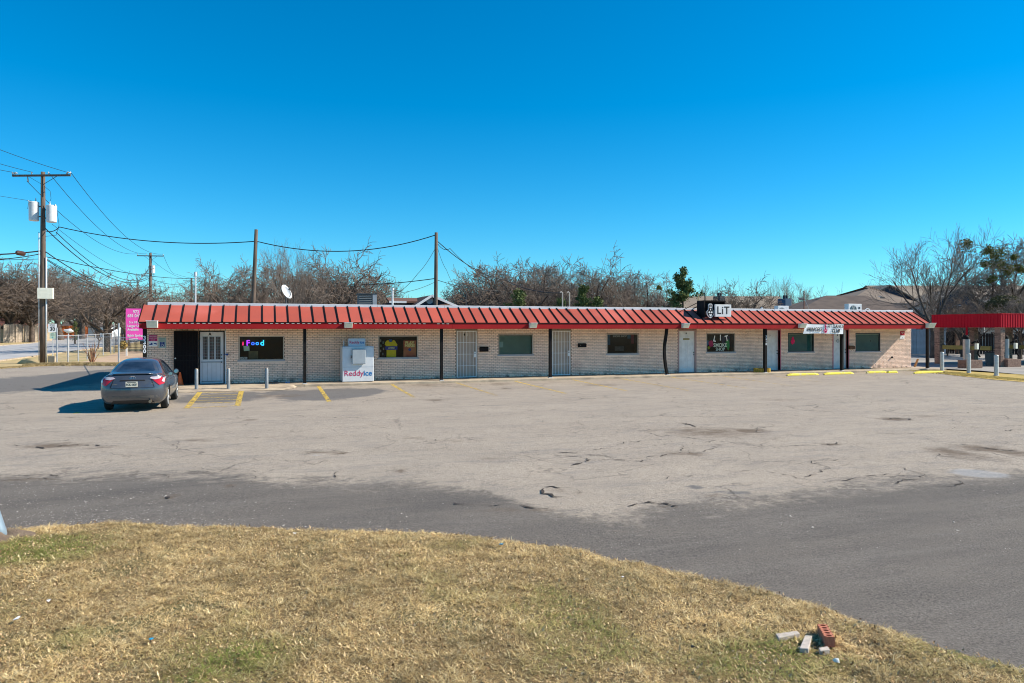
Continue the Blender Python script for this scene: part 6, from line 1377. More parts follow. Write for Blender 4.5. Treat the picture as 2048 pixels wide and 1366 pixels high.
# tan flat-ish roof behind the LiT sign
def slope_house(label, px0, px1, py_top, py_eave, Z, mroof, mwall, cat='house', dpt=5, name='house', hipR=0, hipL=0):
    a = PB(px0, py_eave, Z); b = PB(px1, py_eave, Z); zt = EYE+(HY-py_top)/F*(Z+dpt); ze_ = a.z
    f = Vector((math.sin(TH), math.cos(TH), 0)); o = thing(name, (a.x, a.y, 0), label, cat); q = MB()
    at = a+f*dpt; bt = b+f*dpt; at.z = bt.z = zt; d = (b-a).normalized(); at = at+d*hipL; bt = bt-d*hipR; ab = a+f*dpt*2; bb = b+f*dpt*2
    q.add([a, b, bt, at, ab, bb], [(0,1,2,3),(3,2,5,4),(1,5,2),(0,3,4)]); q.build('roof', mroof, o)
    ins = f*.5; q = MB(); V = [a+ins+d*.4, b+ins-d*.4, bb-ins-d*.4, ab-ins+d*.4]; q.add([(v.x,v.y,0) for v in V]+[(v.x,v.y,ze_-.02) for v in V], [(0,1,5,4),(1,2,6,5),(2,3,7,6),(3,0,4,7),(4,5,6,7)]); q.build('wall', mwall, o)
    q = MB(); q.bar(a-f*.02-Vector((0,0,.1)), b-f*.02-Vector((0,0,.1)), .04, .2); q.build('gutter', M_dgrey, o)
    return o, a, b, at, bt
h1, a, b, at, bt = slope_house('long tan roofed building behind the LiT sign', 1372, 1600, 592.5, 628, 75, M_shT, M_tan, 'building', 6, 'tan_roof_building')
def chimney(par, px0, px1, py0, py1, Z, m, m2):
    a = PB(px0, py1, Z); b = PB(px1, py0, Z); w_ = (b.x-a.x); q = MB(); q.box(a.x, b.x, a.y, a.y+1.2, a.z-1.0, b.z); o = q.build('chimney', m, par); q = MB(); q.box(b.x-.02, b.x+.03, a.y, a.y+1.2, a.z-1.0, b.z-.02); q.build('side', m2, o)
    for u in (.3, .7): q = MB(); q.cyl((a.x+w_*u, a.y+.5, b.z), (a.x+w_*u, a.y+.5, b.z+.35), .14, n=8); q.build('flue', M_dgrey, o)
chimney(h1, 1440, 1452, 592, 610, 76, M_dgrey, M_galv); chimney(h1, 1571, 1587, 597, 612, 74, mat('blue_chimney', (.06,.13,.20), None), M_galv)
h2, a, b, at, bt = slope_house('long dark brown hip roofed house right of the tan building', 1578, 1850, 591, 629, 66, M_shD, M_brk2, 'house', 7, 'hip_roof_house', hipL=6.5, hipR=2)
for px, py in ((1603,597),(1642,597),(1765,594)):
    c = PB(px, py, 72); q = MB(); q.add([(c.x-.3,c.y,c.z),(c.x+.3,c.y,c.z),(c.x+.25,c.y+.5,c.z+.12),(c.x-.25,c.y+.5,c.z+.12),(c.x-.3,c.y,c.z-.15),(c.x+.3,c.y,c.z-.15)], [(0,1,2,3),(0,4,5,1)]); q.build('roof_vent', M_dgrey, h2)
h3, a, b, at, bt = slope_house('taller brown pyramid roof rising behind the hip roofed house', 1690, 1840, 574, 606, 84, mat('mid_tan_shingle', (.235,.18,.135), (.19,.145,.11), .8, .95, .3, 8), M_brk2, 'house', 7, 'hip_roof_house', hipL=6.5, hipR=3)
c0, c1, c2, c3 = PB(1752,577,86), PB(1790,574,92), PB(1808,592,90), PB(1756,592,85.5)
h4, a, b, at, bt = slope_house('long two storey apartment block with tan roof behind the right trees', 1790, 2140, 571, 604, 96, M_shT, M_navy, 'building', 8, 'apartment_block')
def gable(par, pxc, w_, py_t, py_b, Z, m, mr, win=True):
    c = PB(pxc, py_t, Z); f = Vector((math.sin(TH), math.cos(TH), 0)); r_ = Vector((math.cos(TH), -math.sin(TH), 0)); zb = PB(pxc, py_b, Z).z
    A_ = c-r_*w_/2; B_ = c+r_*w_/2; A_.z = B_.z = zb; q = MB(); q.add([A_, B_, c, A_+f*6, B_+f*6, c+f*6, Vector((A_.x,A_.y,0)), Vector((B_.x,B_.y,0)), Vector((A_.x,A_.y,0))+f*6, Vector((B_.x,B_.y,0))+f*6], [(0,1,2),(5,4,3),(6,7,1,0),(8,6,0,3),(7,9,4,1)]); q.build('gable_wall', m, par)
    q = MB(); e = .35; A2_ = A_-r_*e-f*e-Vector((0,0,.2)); B2_ = B_+r_*e-f*e-Vector((0,0,.2)); C2_ = c-f*e+Vector((0,0,.12)); solid(q, [A2_, C2_, C2_+f*6.5, A2_+f*6.5]); solid(q, [C2_, B2_, B2_+f*6.5, C2_+f*6.5]); q.build('gable_roof', mr, par)
    if win:
        q = MB(); m_ = c-f*.03; zc = zb-.9; q.add([m_-r_*.7+Vector((0,0,zc-.7-m_.z)), m_+r_*.7+Vector((0,0,zc-.7-m_.z)), m_+r_*.7+Vector((0,0,zc+.5-m_.z)), m_-r_*.7+Vector((0,0,zc+.5-m_.z))], [(0,1,2,3)]); wn = q.build('window', M_white, par)
        m_ = m_-f*.03; q = MB(); 
        for s in (-.36, .36): q.add([m_+r_*(s-.28)+Vector((0,0,zc-.6-m_.z)), m_+r_*(s+.28)+Vector((0,0,zc-.6-m_.z)), m_+r_*(s+.28)+Vector((0,0,zc+.4-m_.z)), m_+r_*(s-.28)+Vector((0,0,zc+.4-m_.z))], [(0,1,2,3)])
        q.build('pane', M_dgrey, wn)
gable(h4, 1915, 6.5, 581, 604, 90, M_navy, M_shT); gable(h4, 1778, 6.5, 571.5, 596, 95, M_navy, M_shT, False); gable(h4, 2060, 7, 578, 604, 90, M_navy, M_shT)
h5 = thing('side_gable_house', (PB(1850,650,76).x, PB(1850,650,76).y, 0), 'pale grey gabled house end just beyond the right eave', 'house'); gable(h5, 1846, 5.0, 606, 622, 76, M_gsid, M_shD)
# houses behind the car wash
h6, a, b, at, bt = slope_house('tan house glimpsed between the car wash columns', 1925, 2000, 640, 664, 86, M_shD, M_tan, 'house', 4, 'small_house')
h7, a, b, at, bt = slope_house('pale blue house with white windows behind the car wash', 1952, 2100, 628, 652, 84, M_shD, M_gsid, 'house', 4, 'small_house')
for px in (1958, 1992, 2035):
    c = PB(px, 672, 83.6); q = MB(); q.box(c.x-.5, c.x+.5, c.y-.3, c.y-.2, c.z, c.z+1.1); wn = q.build('window', M_white, h7); q = MB(); q.box(c.x-.38, c.x+.38, c.y-.33, c.y-.31, c.z+.12, c.z+.98); q.build('pane', M_dgrey, wn)
# red-roofed house far left and far small things
h8, a, b, at, bt = slope_house('low house with rusty red roof behind the grey fence', -60, 46, 634, 654, 134, mat('red_shingle', (.26,.10,.065), (.20,.08,.055), 2, .9), M_tan, 'house', 5, 'red_roof_house', hipR=3)
h9, a, b, at, bt = slope_house('distant pale house with grey roof beyond the orange fence', 120, 200, 643, 652, 215, M_shD, M_gsid, 'house', 4, 'small_house', hipR=2)
h10, a, b, at, bt = slope_house('small distant white walled house right of the orange fence', 190, 222, 647, 653, 200, M_shD, M_white, 'house', 3, 'small_house', hipR=2)
# ---- fences right
board_fence(PB(1820,709,66), PB(1896,709,66), 2.35, M_pw, 'tall pale grey board fence behind the right end of the shops', bw=.28, rail=False)
board_fence(PB(1893,709,68), PB(2110,709,64), 2.0, M_dw, 'dark stained board fence behind the car wash', bw=.2)
c = PB(1918,709,67); q = MB(); q.box(c.x-.6, c.x+.5, c.y-.15, c.y-.08, .05, 1.95); root_mesh(q, 'gate', mat('brown_gate', (.16,.085,.05), (.12,.06,.04), 4, .8), (c.x, c.y, 0), 'brown wooden gate set in the dark board fence', 'gate')

# ================================================================== CAR WASH
CX, CY0, CY1 = 43.0, -.54, 4.3; cz0 = 2.46; cz1 = HZ(628, 43, -.54)
cw = thing('car_wash', (CX, CY0, 0), 'open car wash bay with red corrugated canopy and brick columns', 'car wash')
M_redc = mat('corrugated_red', (.46,.008,.022), (.40,.007,.019), 1, .65, spec=.12)
def corrug(mb, p0, p1, z0, z1, outv, pitch=.22, amp=.025):
    p0 = Vector(p0); p1 = Vector(p1); L_ = (p1-p0).length; d = (p1-p0)/L_; n = int(L_/pitch); pr = []
    for i in range(n):
        for u, h_ in ((0,0),(.55,0),(.65,1),(.9,1)): pr.append(((i+u)*pitch, h_*amp))
    pr.append((L_, 0)); V = []
    for t, h_ in pr:
        p = p0+d*t+Vector(outv)*h_; V += [(p.x,p.y,z0),(p.x,p.y,z1)]
    mb.add(V, [(2*i,2*i+2,2*i+3,2*i+1) for i in range(len(pr)-1)])
q = MB(); corrug(q, (CX,CY1,0), (CX,CY0,0), cz0, cz1, (-1,0,0)); q.build('side_fascia', M_redc, cw); q = MB(); corrug(q, (CX,CY0,0), (CX+26,CY0,0), cz0, cz1, (0,-1,0)); q.build('front_fascia', M_redc, cw)
q = MB(); q.box(CX+.02, CX+26, CY0+.02, CY1, cz0+.15, cz0+.3); q.build('canopy_deck', M_dgrey, cw); q = MB(); corrug(q, (CX,CY1,0),(CX+26,CY1,0), cz0, cz1,(0,1,0)); q.build('rear_fascia', M_redc, cw)
q = MB(); q.box(CX-.03, CX+26, CY0-.03, CY0-.001, cz1, cz1+.04); q.box(CX-.03, CX-.001, CY0, CY1, cz1, cz1+.04); q.build('cap_trim', M_redc, cw)
def brick_col(x, y, s, h, m1=M_brk2):
    q = MB(); q.box(x-s/2, x+s/2, y-s/2, y+s/2, 0.022, h); o = q.build('column', M_mort2, cw)
    kb = MB(); z = .03; r_ = 0
    while z < h-.07:
        for f_ in range(4):
            t = -s/2-(.06 if r_ % 2 else 0)
            while t < s/2-.01:
                a_, b_ = max(t, -s/2+.003), min(t+.19, s/2-.003)
                if b_-a_ > .03:
                    if f_ == 0: kb.box(x+a_, x+b_, y-s/2-.012, y-s/2, z, z+.062)
                    elif f_ == 1: kb.box(x-s/2-.012, x-s/2, y+a_, y+b_, z, z+.062)
                    elif f_ == 2: kb.box(x+s/2, x+s/2+.012, y+a_, y+b_, z, z+.062)
                t += .2
        z += .073; r_ += 1
    k2 = kb.build('brickwork', M_cb, o); k2['kind'] = 'stuff'
M_mort2 = mat('column_mortar', (.40,.33,.27), None, rough=.9); M_cb = mat('mixed_column_brick', (.30,.19,.14), (.20,.12,.09), 9, .9, rnd=.35)
for x, y in ((CX+.32,CY0+.32),(CX+.32,CY1-.3),(49.8,4.0),(46.5,4.0),(CX+10.5,CY0+.45),(CX+10.5,CY1-.1),(CX+16,CY0+.45)): brick_col(x, y, .38, cz0)
q = MB(); q.box(CX+.25, CX+.4, CY0+.9, CY1-.6, 1.02, 1.28); q.build('timber_rail', mat('treated_timber', (.30,.25,.07), (.24,.20,.06), 4, .8), cw); 
q = MB(); q.box(CX+5.1, CX+5.25, CY0+.9, CY1-.6, 1.02, 1.28); q.build('timber_rail', MATS['treated_timber'], cw)
for px, Yc in ((1933.5, 1.8), (2006, -.2)): x = WX(px, Yc); q = MB(); q.cyl((x,Yc,.02),(x,Yc,cz0),.06,n=8); q.build('steel_post', M_redc, cw)
def vacuum(px, Yv, label):
    x = WX(px, Yv); o = thing('vacuum_station', (x, Yv, .022), label, 'vacuum', 'car wash vacuum stations')
    q = MB(); q.box(x-.58, x+.58, Yv-.35, Yv+.35, .022, .50); q.build('plinth', M_cb, o, bevel=.01)
    q = MB(); q.tube([(x-.3,Yv,.55),(x-.3,Yv,1.75)], [.19,.19], 18); q.build('canister', mat('canister_grey', (.36,.35,.34), (.30,.29,.28), 5, .4, metal=.3), o, smooth=True, auto=True)
    q = MB(); q.tube([(x-.3,Yv,1.75),(x-.3,Yv,1.9),(x-.3,Yv,2.0)], [.17,.15,.05], 18); q.build('motor_dome', M_black, o, smooth=True, auto=True)
    q = MB(); q.tube([(x,Yv-.1,1.5),(x+.35,Yv-.2,1.7),(x+.55,Yv-.2,1.3),(x+.3,Yv-.25,.9),(x+.5,Yv-.25,.7)], .05, 8); q.build('hose', M_black, o, smooth=True)
    q = MB(); q.box(x+.12, x+.28, Yv-.35, Yv-.2, 1.15, 1.5); q.build('coin_box', M_offw, o)
vacuum(1940, -.6, 'grey vacuum station behind the middle silver bollard'); vacuum(2018, -1.2+.9, 'second vacuum station right of the near brick column')
x = WX(1981, 1.0); tb = thing('rubbish_bin', (x, 1.0, .022), 'dark teal plastic bin left of the near brick column', 'bin')
q = MB(); q.tube([(x,1,.03),(x,1,.8),(x,1,.85)], [.26,.32,.34], 18); q.build('barrel', mat('bin_teal', (.05,.10,.12), None, rough=.5), tb, smooth=True, auto=True); q = MB(); q.tube([(x,1,.85),(x,1,.9)], [.35,.33], 18); q.build('rim', M_dgrey, tb)
x = WX(1833, 1.5); q = MB(); q.bar((x-.15,1.5,.02),(x+.12,1.5,.5),.12,.05); q.bar((x+.0,1.6,.02),(x+.2,1.6,.42),.1,.05); root_mesh(q, 'leaning_boards', mat('orange_board', (.34,.17,.06), None), (x,1.5,0), 'two short leaning brown boards beside the right end post', 'boards')

# ================================================================== FOREGROUND OBJECTS
c = GP(6, 1083); gp = thing('sign_pole', (c.x, c.y, 0), 'leaning grey steel pole base at the lower left corner', 'pole')
q = MB(); q.tube([(c.x+.02,c.y,-.02),(c.x-.05,c.y,.14),(c.x-.47,c.y+.05,1.6),(c.x-.7,c.y+.1,2.6)], .075, 16); q.build('pipe', mat('weathered_blue_grey', (.26,.33,.38), (.20,.26,.31), 6, .45, metal=.3), gp, smooth=True)
q = MB(); nr, na = 7, 28; V = []; Fq = []
for i in range(nr+1):
    for j in range(na):
        rr_ = .36*i/nr; a_ = 2*math.pi*j/na; h_ = .085*(1-(i/nr)**1.6)*(1+.35*math.sin(a_*3+1)); V.append((c.x+rr_*math.cos(a_), c.y+rr_*.8*math.sin(a_), .03+h_-.05*(i == nr)))
for i in range(nr):
    for j in range(na): j2 = (j+1) % na; Fq.append((i*na+j, i*na+j2, (i+1)*na+j2, (i+1)*na+j))
q.add(V, Fq); root_mesh(q, 'dirt_mound', mat('brown_soil', (.20,.145,.10), (.15,.105,.075), 12, .95, .8, 60), (c.x,c.y,0), 'small brown soil mound around the leaning pole base', 'dirt mound', smooth=True)
# cored red brick standing on its side with five holes up
def cored_brick(pa, pb, wd, ht, label):
    a = GP(*pa, .10); b = GP(*pb, .10); L_ = (b-a).length; ang = math.atan2(b.y-a.y, b.x-a.x); mid = (a+b)/2
    bm = bmesh.new(); n = 5; hw = L_/n
    # top face tiles, each with an octagonal hole
    for k_ in range(n):
        cx = -L_/2+hw*(k_+.5); ro = []; ri = []; rb = []
        for j in range(16):
            t = 2*math.pi*j/16; dx, dy = math.cos(t), math.sin(t); s = min(hw/2/max(abs(dx),1e-6), wd/2/max(abs(dy),1e-6)); ro.append(bm.verts.new((cx+dx*s, dy*s, ht))); ri.append(bm.verts.new((cx+dx*.0165, dy*.021, ht))); rb.append(bm.verts.new((cx+dx*.0165, dy*.021, ht*.05)))
        for j in range(16):
            j2 = (j+1) % 16; bm.faces.new((ro[j], ro[j2], ri[j2], ri[j])); bm.faces.new((ri[j], ri[j2], rb[j2], rb[j]))
        bm.faces.new(rb[::-1])
    bmesh.ops.remove_doubles(bm, verts=bm.verts, dist=.0003)
    me = bpy.data.meshes.new('cored_brick'); bm.normal_update(); bm.to_mesh(me); bm.free()
    q = MB(); nseg = 22; V = []
    for j in range(nseg+1):   # scored side faces with corner points at the tile corners
        x_ = -L_/2+L_*j/nseg; g_ = .0015 if j % 2 else 0; V += [(x_, -wd/2+g_, 0), (x_, -wd/2+g_, ht), (x_, wd/2-g_, 0), (x_, wd/2-g_, ht)]
    fs = []
    for j in range(nseg): fs += [(4*j, 4*j+4, 4*j+5, 4*j+1), (4*j+2, 4*j+3, 4*j+7, 4*j+6)]
    fs += [(0,1,3,2), (4*nseg, 4*nseg+2, 4*nseg+3, 4*nseg+1)]; q.add(V, fs); m2 = q.mesh('side'); bm = bmesh.new(); bm.from_mesh(me); bm.from_mesh(m2); bm.to_mesh(me); bm.free()
    me.materials.append(mat('red_brick_clay', (.55,.20,.11), (.42,.14,.08), 40, .9, .4, 90)); o = link('cored_brick', me); o.location = (mid.x, mid.y, .045); o.rotation_euler = (R(2), R(-3), ang); return tag(o, label, 'brick')
cored_brick((1645,1252),(1660,1281), .072, .075, 'red clay brick with five core holes facing up in the grass')
def slab(pts, ht, label, cat='paver', m=None):
    P = [GP(px, py, .07) for px, py in pts]; n = len(P); q = MB(); q.add([(p.x,p.y,.07) for p in P]+[(p.x,p.y,.07-ht) for p in P], [tuple(range(n)), tuple(range(2*n-1,n-1,-1))]+[(i,(i+1)%n,n+(i+1)%n,n+i) for i in range(n)])
    c_ = sum(P, Vector())/n; return root_mesh(q, 'broken_paver', m or M_pav, (c_.x,c_.y,.03), label, cat, bevel=.004)
M_pav = mat('pale_paver', (.58,.50,.42), (.44,.38,.32), 25, .95, .3, 90)
slab([(1551,1267),(1594,1261),(1600,1267),(1557,1275)], .045, 'long pale broken paver lying flat left of the others'); slab([(1610,1270),(1625,1271),(1617,1297),(1599,1296)], .06, 'pale paver beside the red cored brick')
slab([(1637,1295),(1655,1292),(1660,1299),(1640,1301)], .05, 'small grey paver piece half under the red cored brick')
def scrap(px, py, s, m, label, seed=1, cat='litter'):
    r = random.Random(seed); p = GP(px, py, .08); V = [(p.x+r.uniform(-1,1)*s, p.y+r.uniform(-1,1)*s, .075+r.uniform(0,s*.9)) for _ in range(9)]
    bm = bmesh.new(); [bm.verts.new(v) for v in V]; bmesh.ops.convex_hull(bm, input=bm.verts); me = bpy.data.meshes.new('litter_scrap'); bm.to_mesh(me); bm.free(); me.transform(Matrix.Translation((-p.x,-p.y,-.07))); me.materials.append(m); o = link('litter_scrap', me); o.location = (p.x,p.y,.07); tag(o, label, cat, 'bits of litter in the grass')
M_lb = mat('litter_cyan', (.02,.36,.62), None, rough=.4); M_lw = mat('litter_white', (.75,.75,.80), None, rough=.6)
scrap(302,1278,.016,M_lb,'small cyan plastic scrap in the left foreground grass',2); scrap(1004,1090,.030,M_lb,'cyan wrapper at the top edge of the grass',3); scrap(33,1238,.028,M_lw,'white crumpled paper at far left in the grass',4); scrap(97,1202,.018,M_lw,'tiny white paper fleck above the crumpled paper',5)
scrap(590,1068,.03,mat('bone_white', (.7,.66,.56), None),'pale scrap at the grass edge left of centre',6); scrap(1675,1322,.03,mat('shell_white', (.78,.74,.66), None),'white chalky scrap below the red cored brick',7); scrap(1245,1153,.014,M_lw,'tiny pale scrap in the grass right of centre',8); scrap(1384,1293,.02,M_txtk,'small dark scrap in the right foreground grass',9)
for px, py, s, lb in ((575,1068,.03,'flat pale stone at the asphalt edge'),(288,852,.03,'dark grey scrap on the lot below the car')): pass

# ================================================================== TREES
def grow(seed, H, style):
    r = random.Random(seed); segs = []; tips = []
    st = dict(oak=dict(trunk=.20, n0=7, spread=1.35, ratio=.66, wig=.50, up=.0, kids=(6,7,7,6), lv=4, gl=.46),
              vase=dict(trunk=.25, n0=6, spread=.95, ratio=.68, wig=.20, up=.055, kids=(6,7,7,6), lv=4, gl=.55),
              tall=dict(trunk=.35, n0=5, spread=.62, ratio=.62, wig=.20, up=.14, kids=(6,6,6,6), lv=4, gl=.48),
              small=dict(trunk=.2, n0=5, spread=.9, ratio=.66, wig=.22, up=.06, kids=(7,8,8), lv=3, gl=.5))[style]
    def perp(d):
        a = Vector((r.gauss(0,1), r.gauss(0,1), r.gauss(0,1))); a = (a-d*a.dot(d)); return a.normalized()
    def branch(p, d, L_, r0, lv):
        n = 5 if lv < 3 else (4 if lv == 3 else 2); q = p; pts = []
        for i in range(n):
            if q.z < H*.30 and style == 'oak': d = (d+Vector((0,0,.35))).normalized()
            d = (d+perp(d)*st['wig']*r.uniform(.3,1)+Vector((0,0,st['up']*(1.5 if lv > 0 else 0)))).normalized(); q2 = q+d*L_/n; ra = r0*(1-.62*i/n); rb = r0*(1-.62*(i+1)/n)
            segs.append((q, q2, ra, rb, lv)); q = q2; pts.append((q, d, rb))
        if lv >= st['lv']: tips.append(q); return
        k = st['kids'][lv-1]
        for j in range(k):
            t = .22+.78*(j+r.random()*.7)/k; i = min(n-1, int(t*n)); c, dd, rb = pts[i]; c0 = pts[i-1][0] if i else p; c = c0.lerp(c, t*n-i if t*n-i <= 1 else 1)
            nd = (dd+perp(dd)*st['spread']*r.uniform(.6, 1.15)); nd.z += st['up']*2
            branch(c, nd.normalized(), L_*st['ratio']*r.uniform(.7,1.15)*(1-.25*t), rb*.58, lv+1)
    base = Vector((0,0,0)); d = Vector((r.uniform(-.08,.08), r.uniform(-.08,.08), 1)).normalized(); tr = H*st['trunk']; r0 = H*.021
    q = base; 
    for i in range(4): q2 = q+d*tr/4; segs.append((q, q2, r0*(1.25-.09*i), r0*(1.25-.09*(i+1)), 0)); q = q2; d = (d+perp(d)*.08).normalized()
    for j in range(st['n0']):
        a = 2*math.pi*(j+r.uniform(-.3,.3))/st['n0']; el = r.uniform(.25, 1.7) if style != 'vase' else r.uniform(.9,2.0); nd = Vector((math.cos(a), math.sin(a), el)).normalized()
        branch(base.lerp(q, r.uniform(.8, 1)) , nd, H*st['gl']*r.uniform(.75,1.1), r0*.55, 1)
    return segs, tips
def seg_mesh(name, segs, m, minr=.012, rscale=1.0):
    S = np.array([[*a, *b] for a, b, _, _, _ in segs]); ra = np.maximum(np.array([s[2] for s in segs])*rscale, minr); rb = np.maximum(np.array([s[3] for s in segs])*rscale, minr*.7); lv = np.array([s[4] for s in segs])
    Vs = []; Fs = []; base = 0
    for n, sel in ((6, lv <= 1), (3, lv > 1)):
        if not sel.any(): continue
        A_ = S[sel, :3]; B_ = S[sel, 3:]; d = B_-A_; d /= np.linalg.norm(d, axis=1)[:, None]+1e-9; ref = np.where(np.abs(d[:, 2:3]) < .9, [[0,0,1.]], [[1.,0,0]]); u = np.cross(d, ref); u /= np.linalg.norm(u, axis=1)[:, None]; v = np.cross(d, u)
        t = np.arange(n)*2*np.pi/n; cs = np.cos(t)[None,:,None]*u[:,None,:]+np.sin(t)[None,:,None]*v[:,None,:]
        R0 = A_[:,None,:]+cs*ra[sel][:,None,None]; R1 = B_[:,None,:]+cs*rb[sel][:,None,None]; V = np.concatenate([R0, R1], 1).reshape(-1,3); k = len(A_); i = np.arange(k)[:,None]*2*n
        F_ = np.concatenate([i+np.array([[j, (j+1)%n, n+(j+1)%n, n+j]]) for j in range(n)], 0)+base; Vs.append(V); Fs.append(F_); base += len(V)
    return quick_mesh(name, np.concatenate(Vs), np.concatenate(Fs), m)
PROTO = {}
def tree_proto(key, seed, style, m=M_twig, H=10, minr=.018):
    segs, tips = grow(seed, H, style); zmax = float(np.percentile([t.z for t in tips], 98.5)); xs_ = [t.x for t in tips]; ys_ = [t.y for t in tips]; wdt = np.percentile(xs_, 98)-np.percentile(xs_, 2)
    tm = seg_mesh('trunk', [s for s in segs if s[4] == 0], M_bark, .02); lm = seg_mesh('limbs', [s for s in segs if s[4] == 1], M_bark, .02); cm = seg_mesh('crown', [s for s in segs if s[4] > 1], m, minr)
    PROTO[key] = (tm, lm, cm, zmax, wdt, tips, (np.percentile(xs_, 98)+np.percentile(xs_, 2))/2)
for k_, sd, stl, m_ in (('oak1',11,'oak',M_twig),('oak2',12,'oak',M_twig),('oak3',23,'oak',M_twig2),('vase1',5,'vase',M_twig2),('tall1',8,'tall',M_twig2),('small1',3,'small',M_twig2),('small2',9,'small',M_twig)): tree_proto(k_, sd, stl, m_, minr=.010 if stl == 'vase' else .018)
TG = 'bare winter trees around the shops'
def tree(key, pxc, pytop, wpx, Z, label, rz=None, leafy=None):
    tm, lm, cm, zmax, wdt, tips, xc = PROTO[key]; p = PB(pxc, 700, Z); top = PB(pxc, pytop, Z).z; o = thing('bare_tree', (p.x, p.y, 0), label, 'tree', TG)
    s = top/zmax; sx_ = (wpx/F*Z)/wdt; sx_ = min(max(sx_, s*(.85 if key[:3] == 'oak' else .5)), s*2.0); o.rotation_euler = (0, 0, random.uniform(0, 6.28) if rz is None else rz); o.scale = (sx_, sx_, s)
    for nm, me in (('trunk', tm), ('limbs', lm), ('crown', cm)):
        c_ = bpy.data.objects.new(nm, me); COL.objects.link(c_); c_.parent = o
    return o
T = [('oak1',20,526,190,120,'large bare oak at the far left edge across the street'),('oak2',-70,520,180,112,'bare oak partly outside the left edge'),('oak3',120,535,180,146,'bare spreading oak directly behind the utility pole'),('oak1',64,556,150,122,'darker bare oak farther back between pole and left edge'),
 ('oak2',213,548,200,73,'bare oak leaning over the orange fence'),('oak3',255,572,140,95,'bare oak behind the magenta sign'),('oak2',160,585,160,170,'low bare oak thicket tree behind the speed sign'),('oak1',300,590,150,135,'bare oak behind the left end of the roof'),('oak3',30,600,160,125,'low bare oak behind the grey board fences'),
 ('small1',350,552,100,120,'small airy bare tree right of the farther utility pole'),('oak2',395,570,110,130,'bare tree around the pale roof pipe'),
 ('oak1',490,527,130,72,'dense dark bare oak around the leaning service pole'),('oak3',560,532,130,76,'dense bare oak just left of the satellite dish'),('vase1',585,487,120,60,'tallest pale bare tree rising above the satellite dish'),('oak2',668,505,130,66,'bare upright tree between dish and dark air conditioner'),('oak2',640,545,140,80,'bare twiggy oak behind the satellite dish'),('oak1',730,553,130,74,'bare oak behind the dark air conditioner'),('oak3',700,575,130,90,'low bare oak beyond the dark air conditioner'),
 ('oak3',930,575,110,78,'thin bare tree right of the straight service pole'),('oak2',960,545,130,72,'bare oak left of the middle tree mass'),('oak1',1030,527,170,68,'broad bare oak forming the middle tree mass'),('oak3',1100,530,160,72,'broad bare oak behind the paired hooked pipes'),('oak2',1178,520,100,66,'upright bare tree on the right of the middle mass'),('oak2',1060,560,180,95,'bare oak deep inside the middle tree mass'),
 ('oak1',1235,560,130,78,'low bare oak right of the middle tree mass'),('oak3',1290,545,110,84,'bare tree left of the green cedar'),('small1',1335,565,90,80,'twiggy bare tree just behind the green cedar'),('small2',1430,557,80,110,'small rounded bare tree behind the LiT sign'),('oak2',1480,566,80,70,'dense brown bare tree right of the LiT sign'),('small1',1510,556,90,115,'bare airy tree beyond the tan roof'),('small2',1555,556,90,112,'bare tree above the blue chimney'),('vase1',1590,560,70,112,'fan shaped bare tree right of the blue chimney'),('small1',1650,572,90,125,'distant bare tree above the dark hip roof'),
 ('vase1',1866,463,168,58,'largest bare fan shaped tree left of the car wash'),('oak2',1925,585,110,60,'scrubby bare tree behind the red canopy'),('oak3',2005,480,130,64,'bare tree with mistletoe clumps at the right edge'),('oak3',2040,590,120,56,'low brushy bare tree behind the right end of the canopy'),('oak1',1850,600,100,72,'low twiggy tree behind the right eave'),('small2',1895,640,60,62,'thin multi stem tree seen under the red canopy'),('small1',1955,600,90,75,'bare scrub tree against the apartment roof')]
for k_, px, pt, wp, Z, lb in T: tree(k_, px, pt, wp, Z, lb)
# pale sapling at left
q_ = tree('small1', 197, 618, 36, 84, 'thin pale barked sapling beyond the chain link fence')
for k_, px, pt, wp, Z, lb in [('oak2',60,528,170,126,'bare oak crowding the gap between left edge and utility pole'),('oak3',-20,540,160,118,'bare oak at the very left edge behind the grey fence'),('oak1',165,552,150,165,'bare oak right of the utility pole equipment box'),('oak3',195,575,140,180,'bare oak above the pale sapling'),('oak1',285,580,120,108,'bare oak between the magenta sign and farther pole'),
 ('oak2',455,535,110,80,'bare oak on the left of the dense clump by the leaning pole'),('oak1',610,540,150,84,'bare twiggy oak right behind the tall pale tree'),('oak2',700,530,130,78,'bare oak to the left of the dark air conditioner'),('oak1',765,572,90,84,'small bare oak left of the pale roof pipe and blue house'),
 ('oak3',990,535,150,74,'bare oak on the left shoulder of the middle mass'),('oak2',1085,535,160,78,'bare oak in the heart of the middle mass'),('oak1',1140,545,150,84,'bare oak behind the right hooked pipe'),('oak3',1205,560,120,88,'bare oak between middle mass and mistletoe oak'),('oak2',1265,570,110,92,'low bare oak under the small mistletoe ball'),('oak1',1400,580,100,96,'low bare oak between green cedar and LiT sign'),('oak3',905,590,90,92,'low bare oak just right of the straight service pole')]: tree(k_, px, pt, wp, Z, lb)
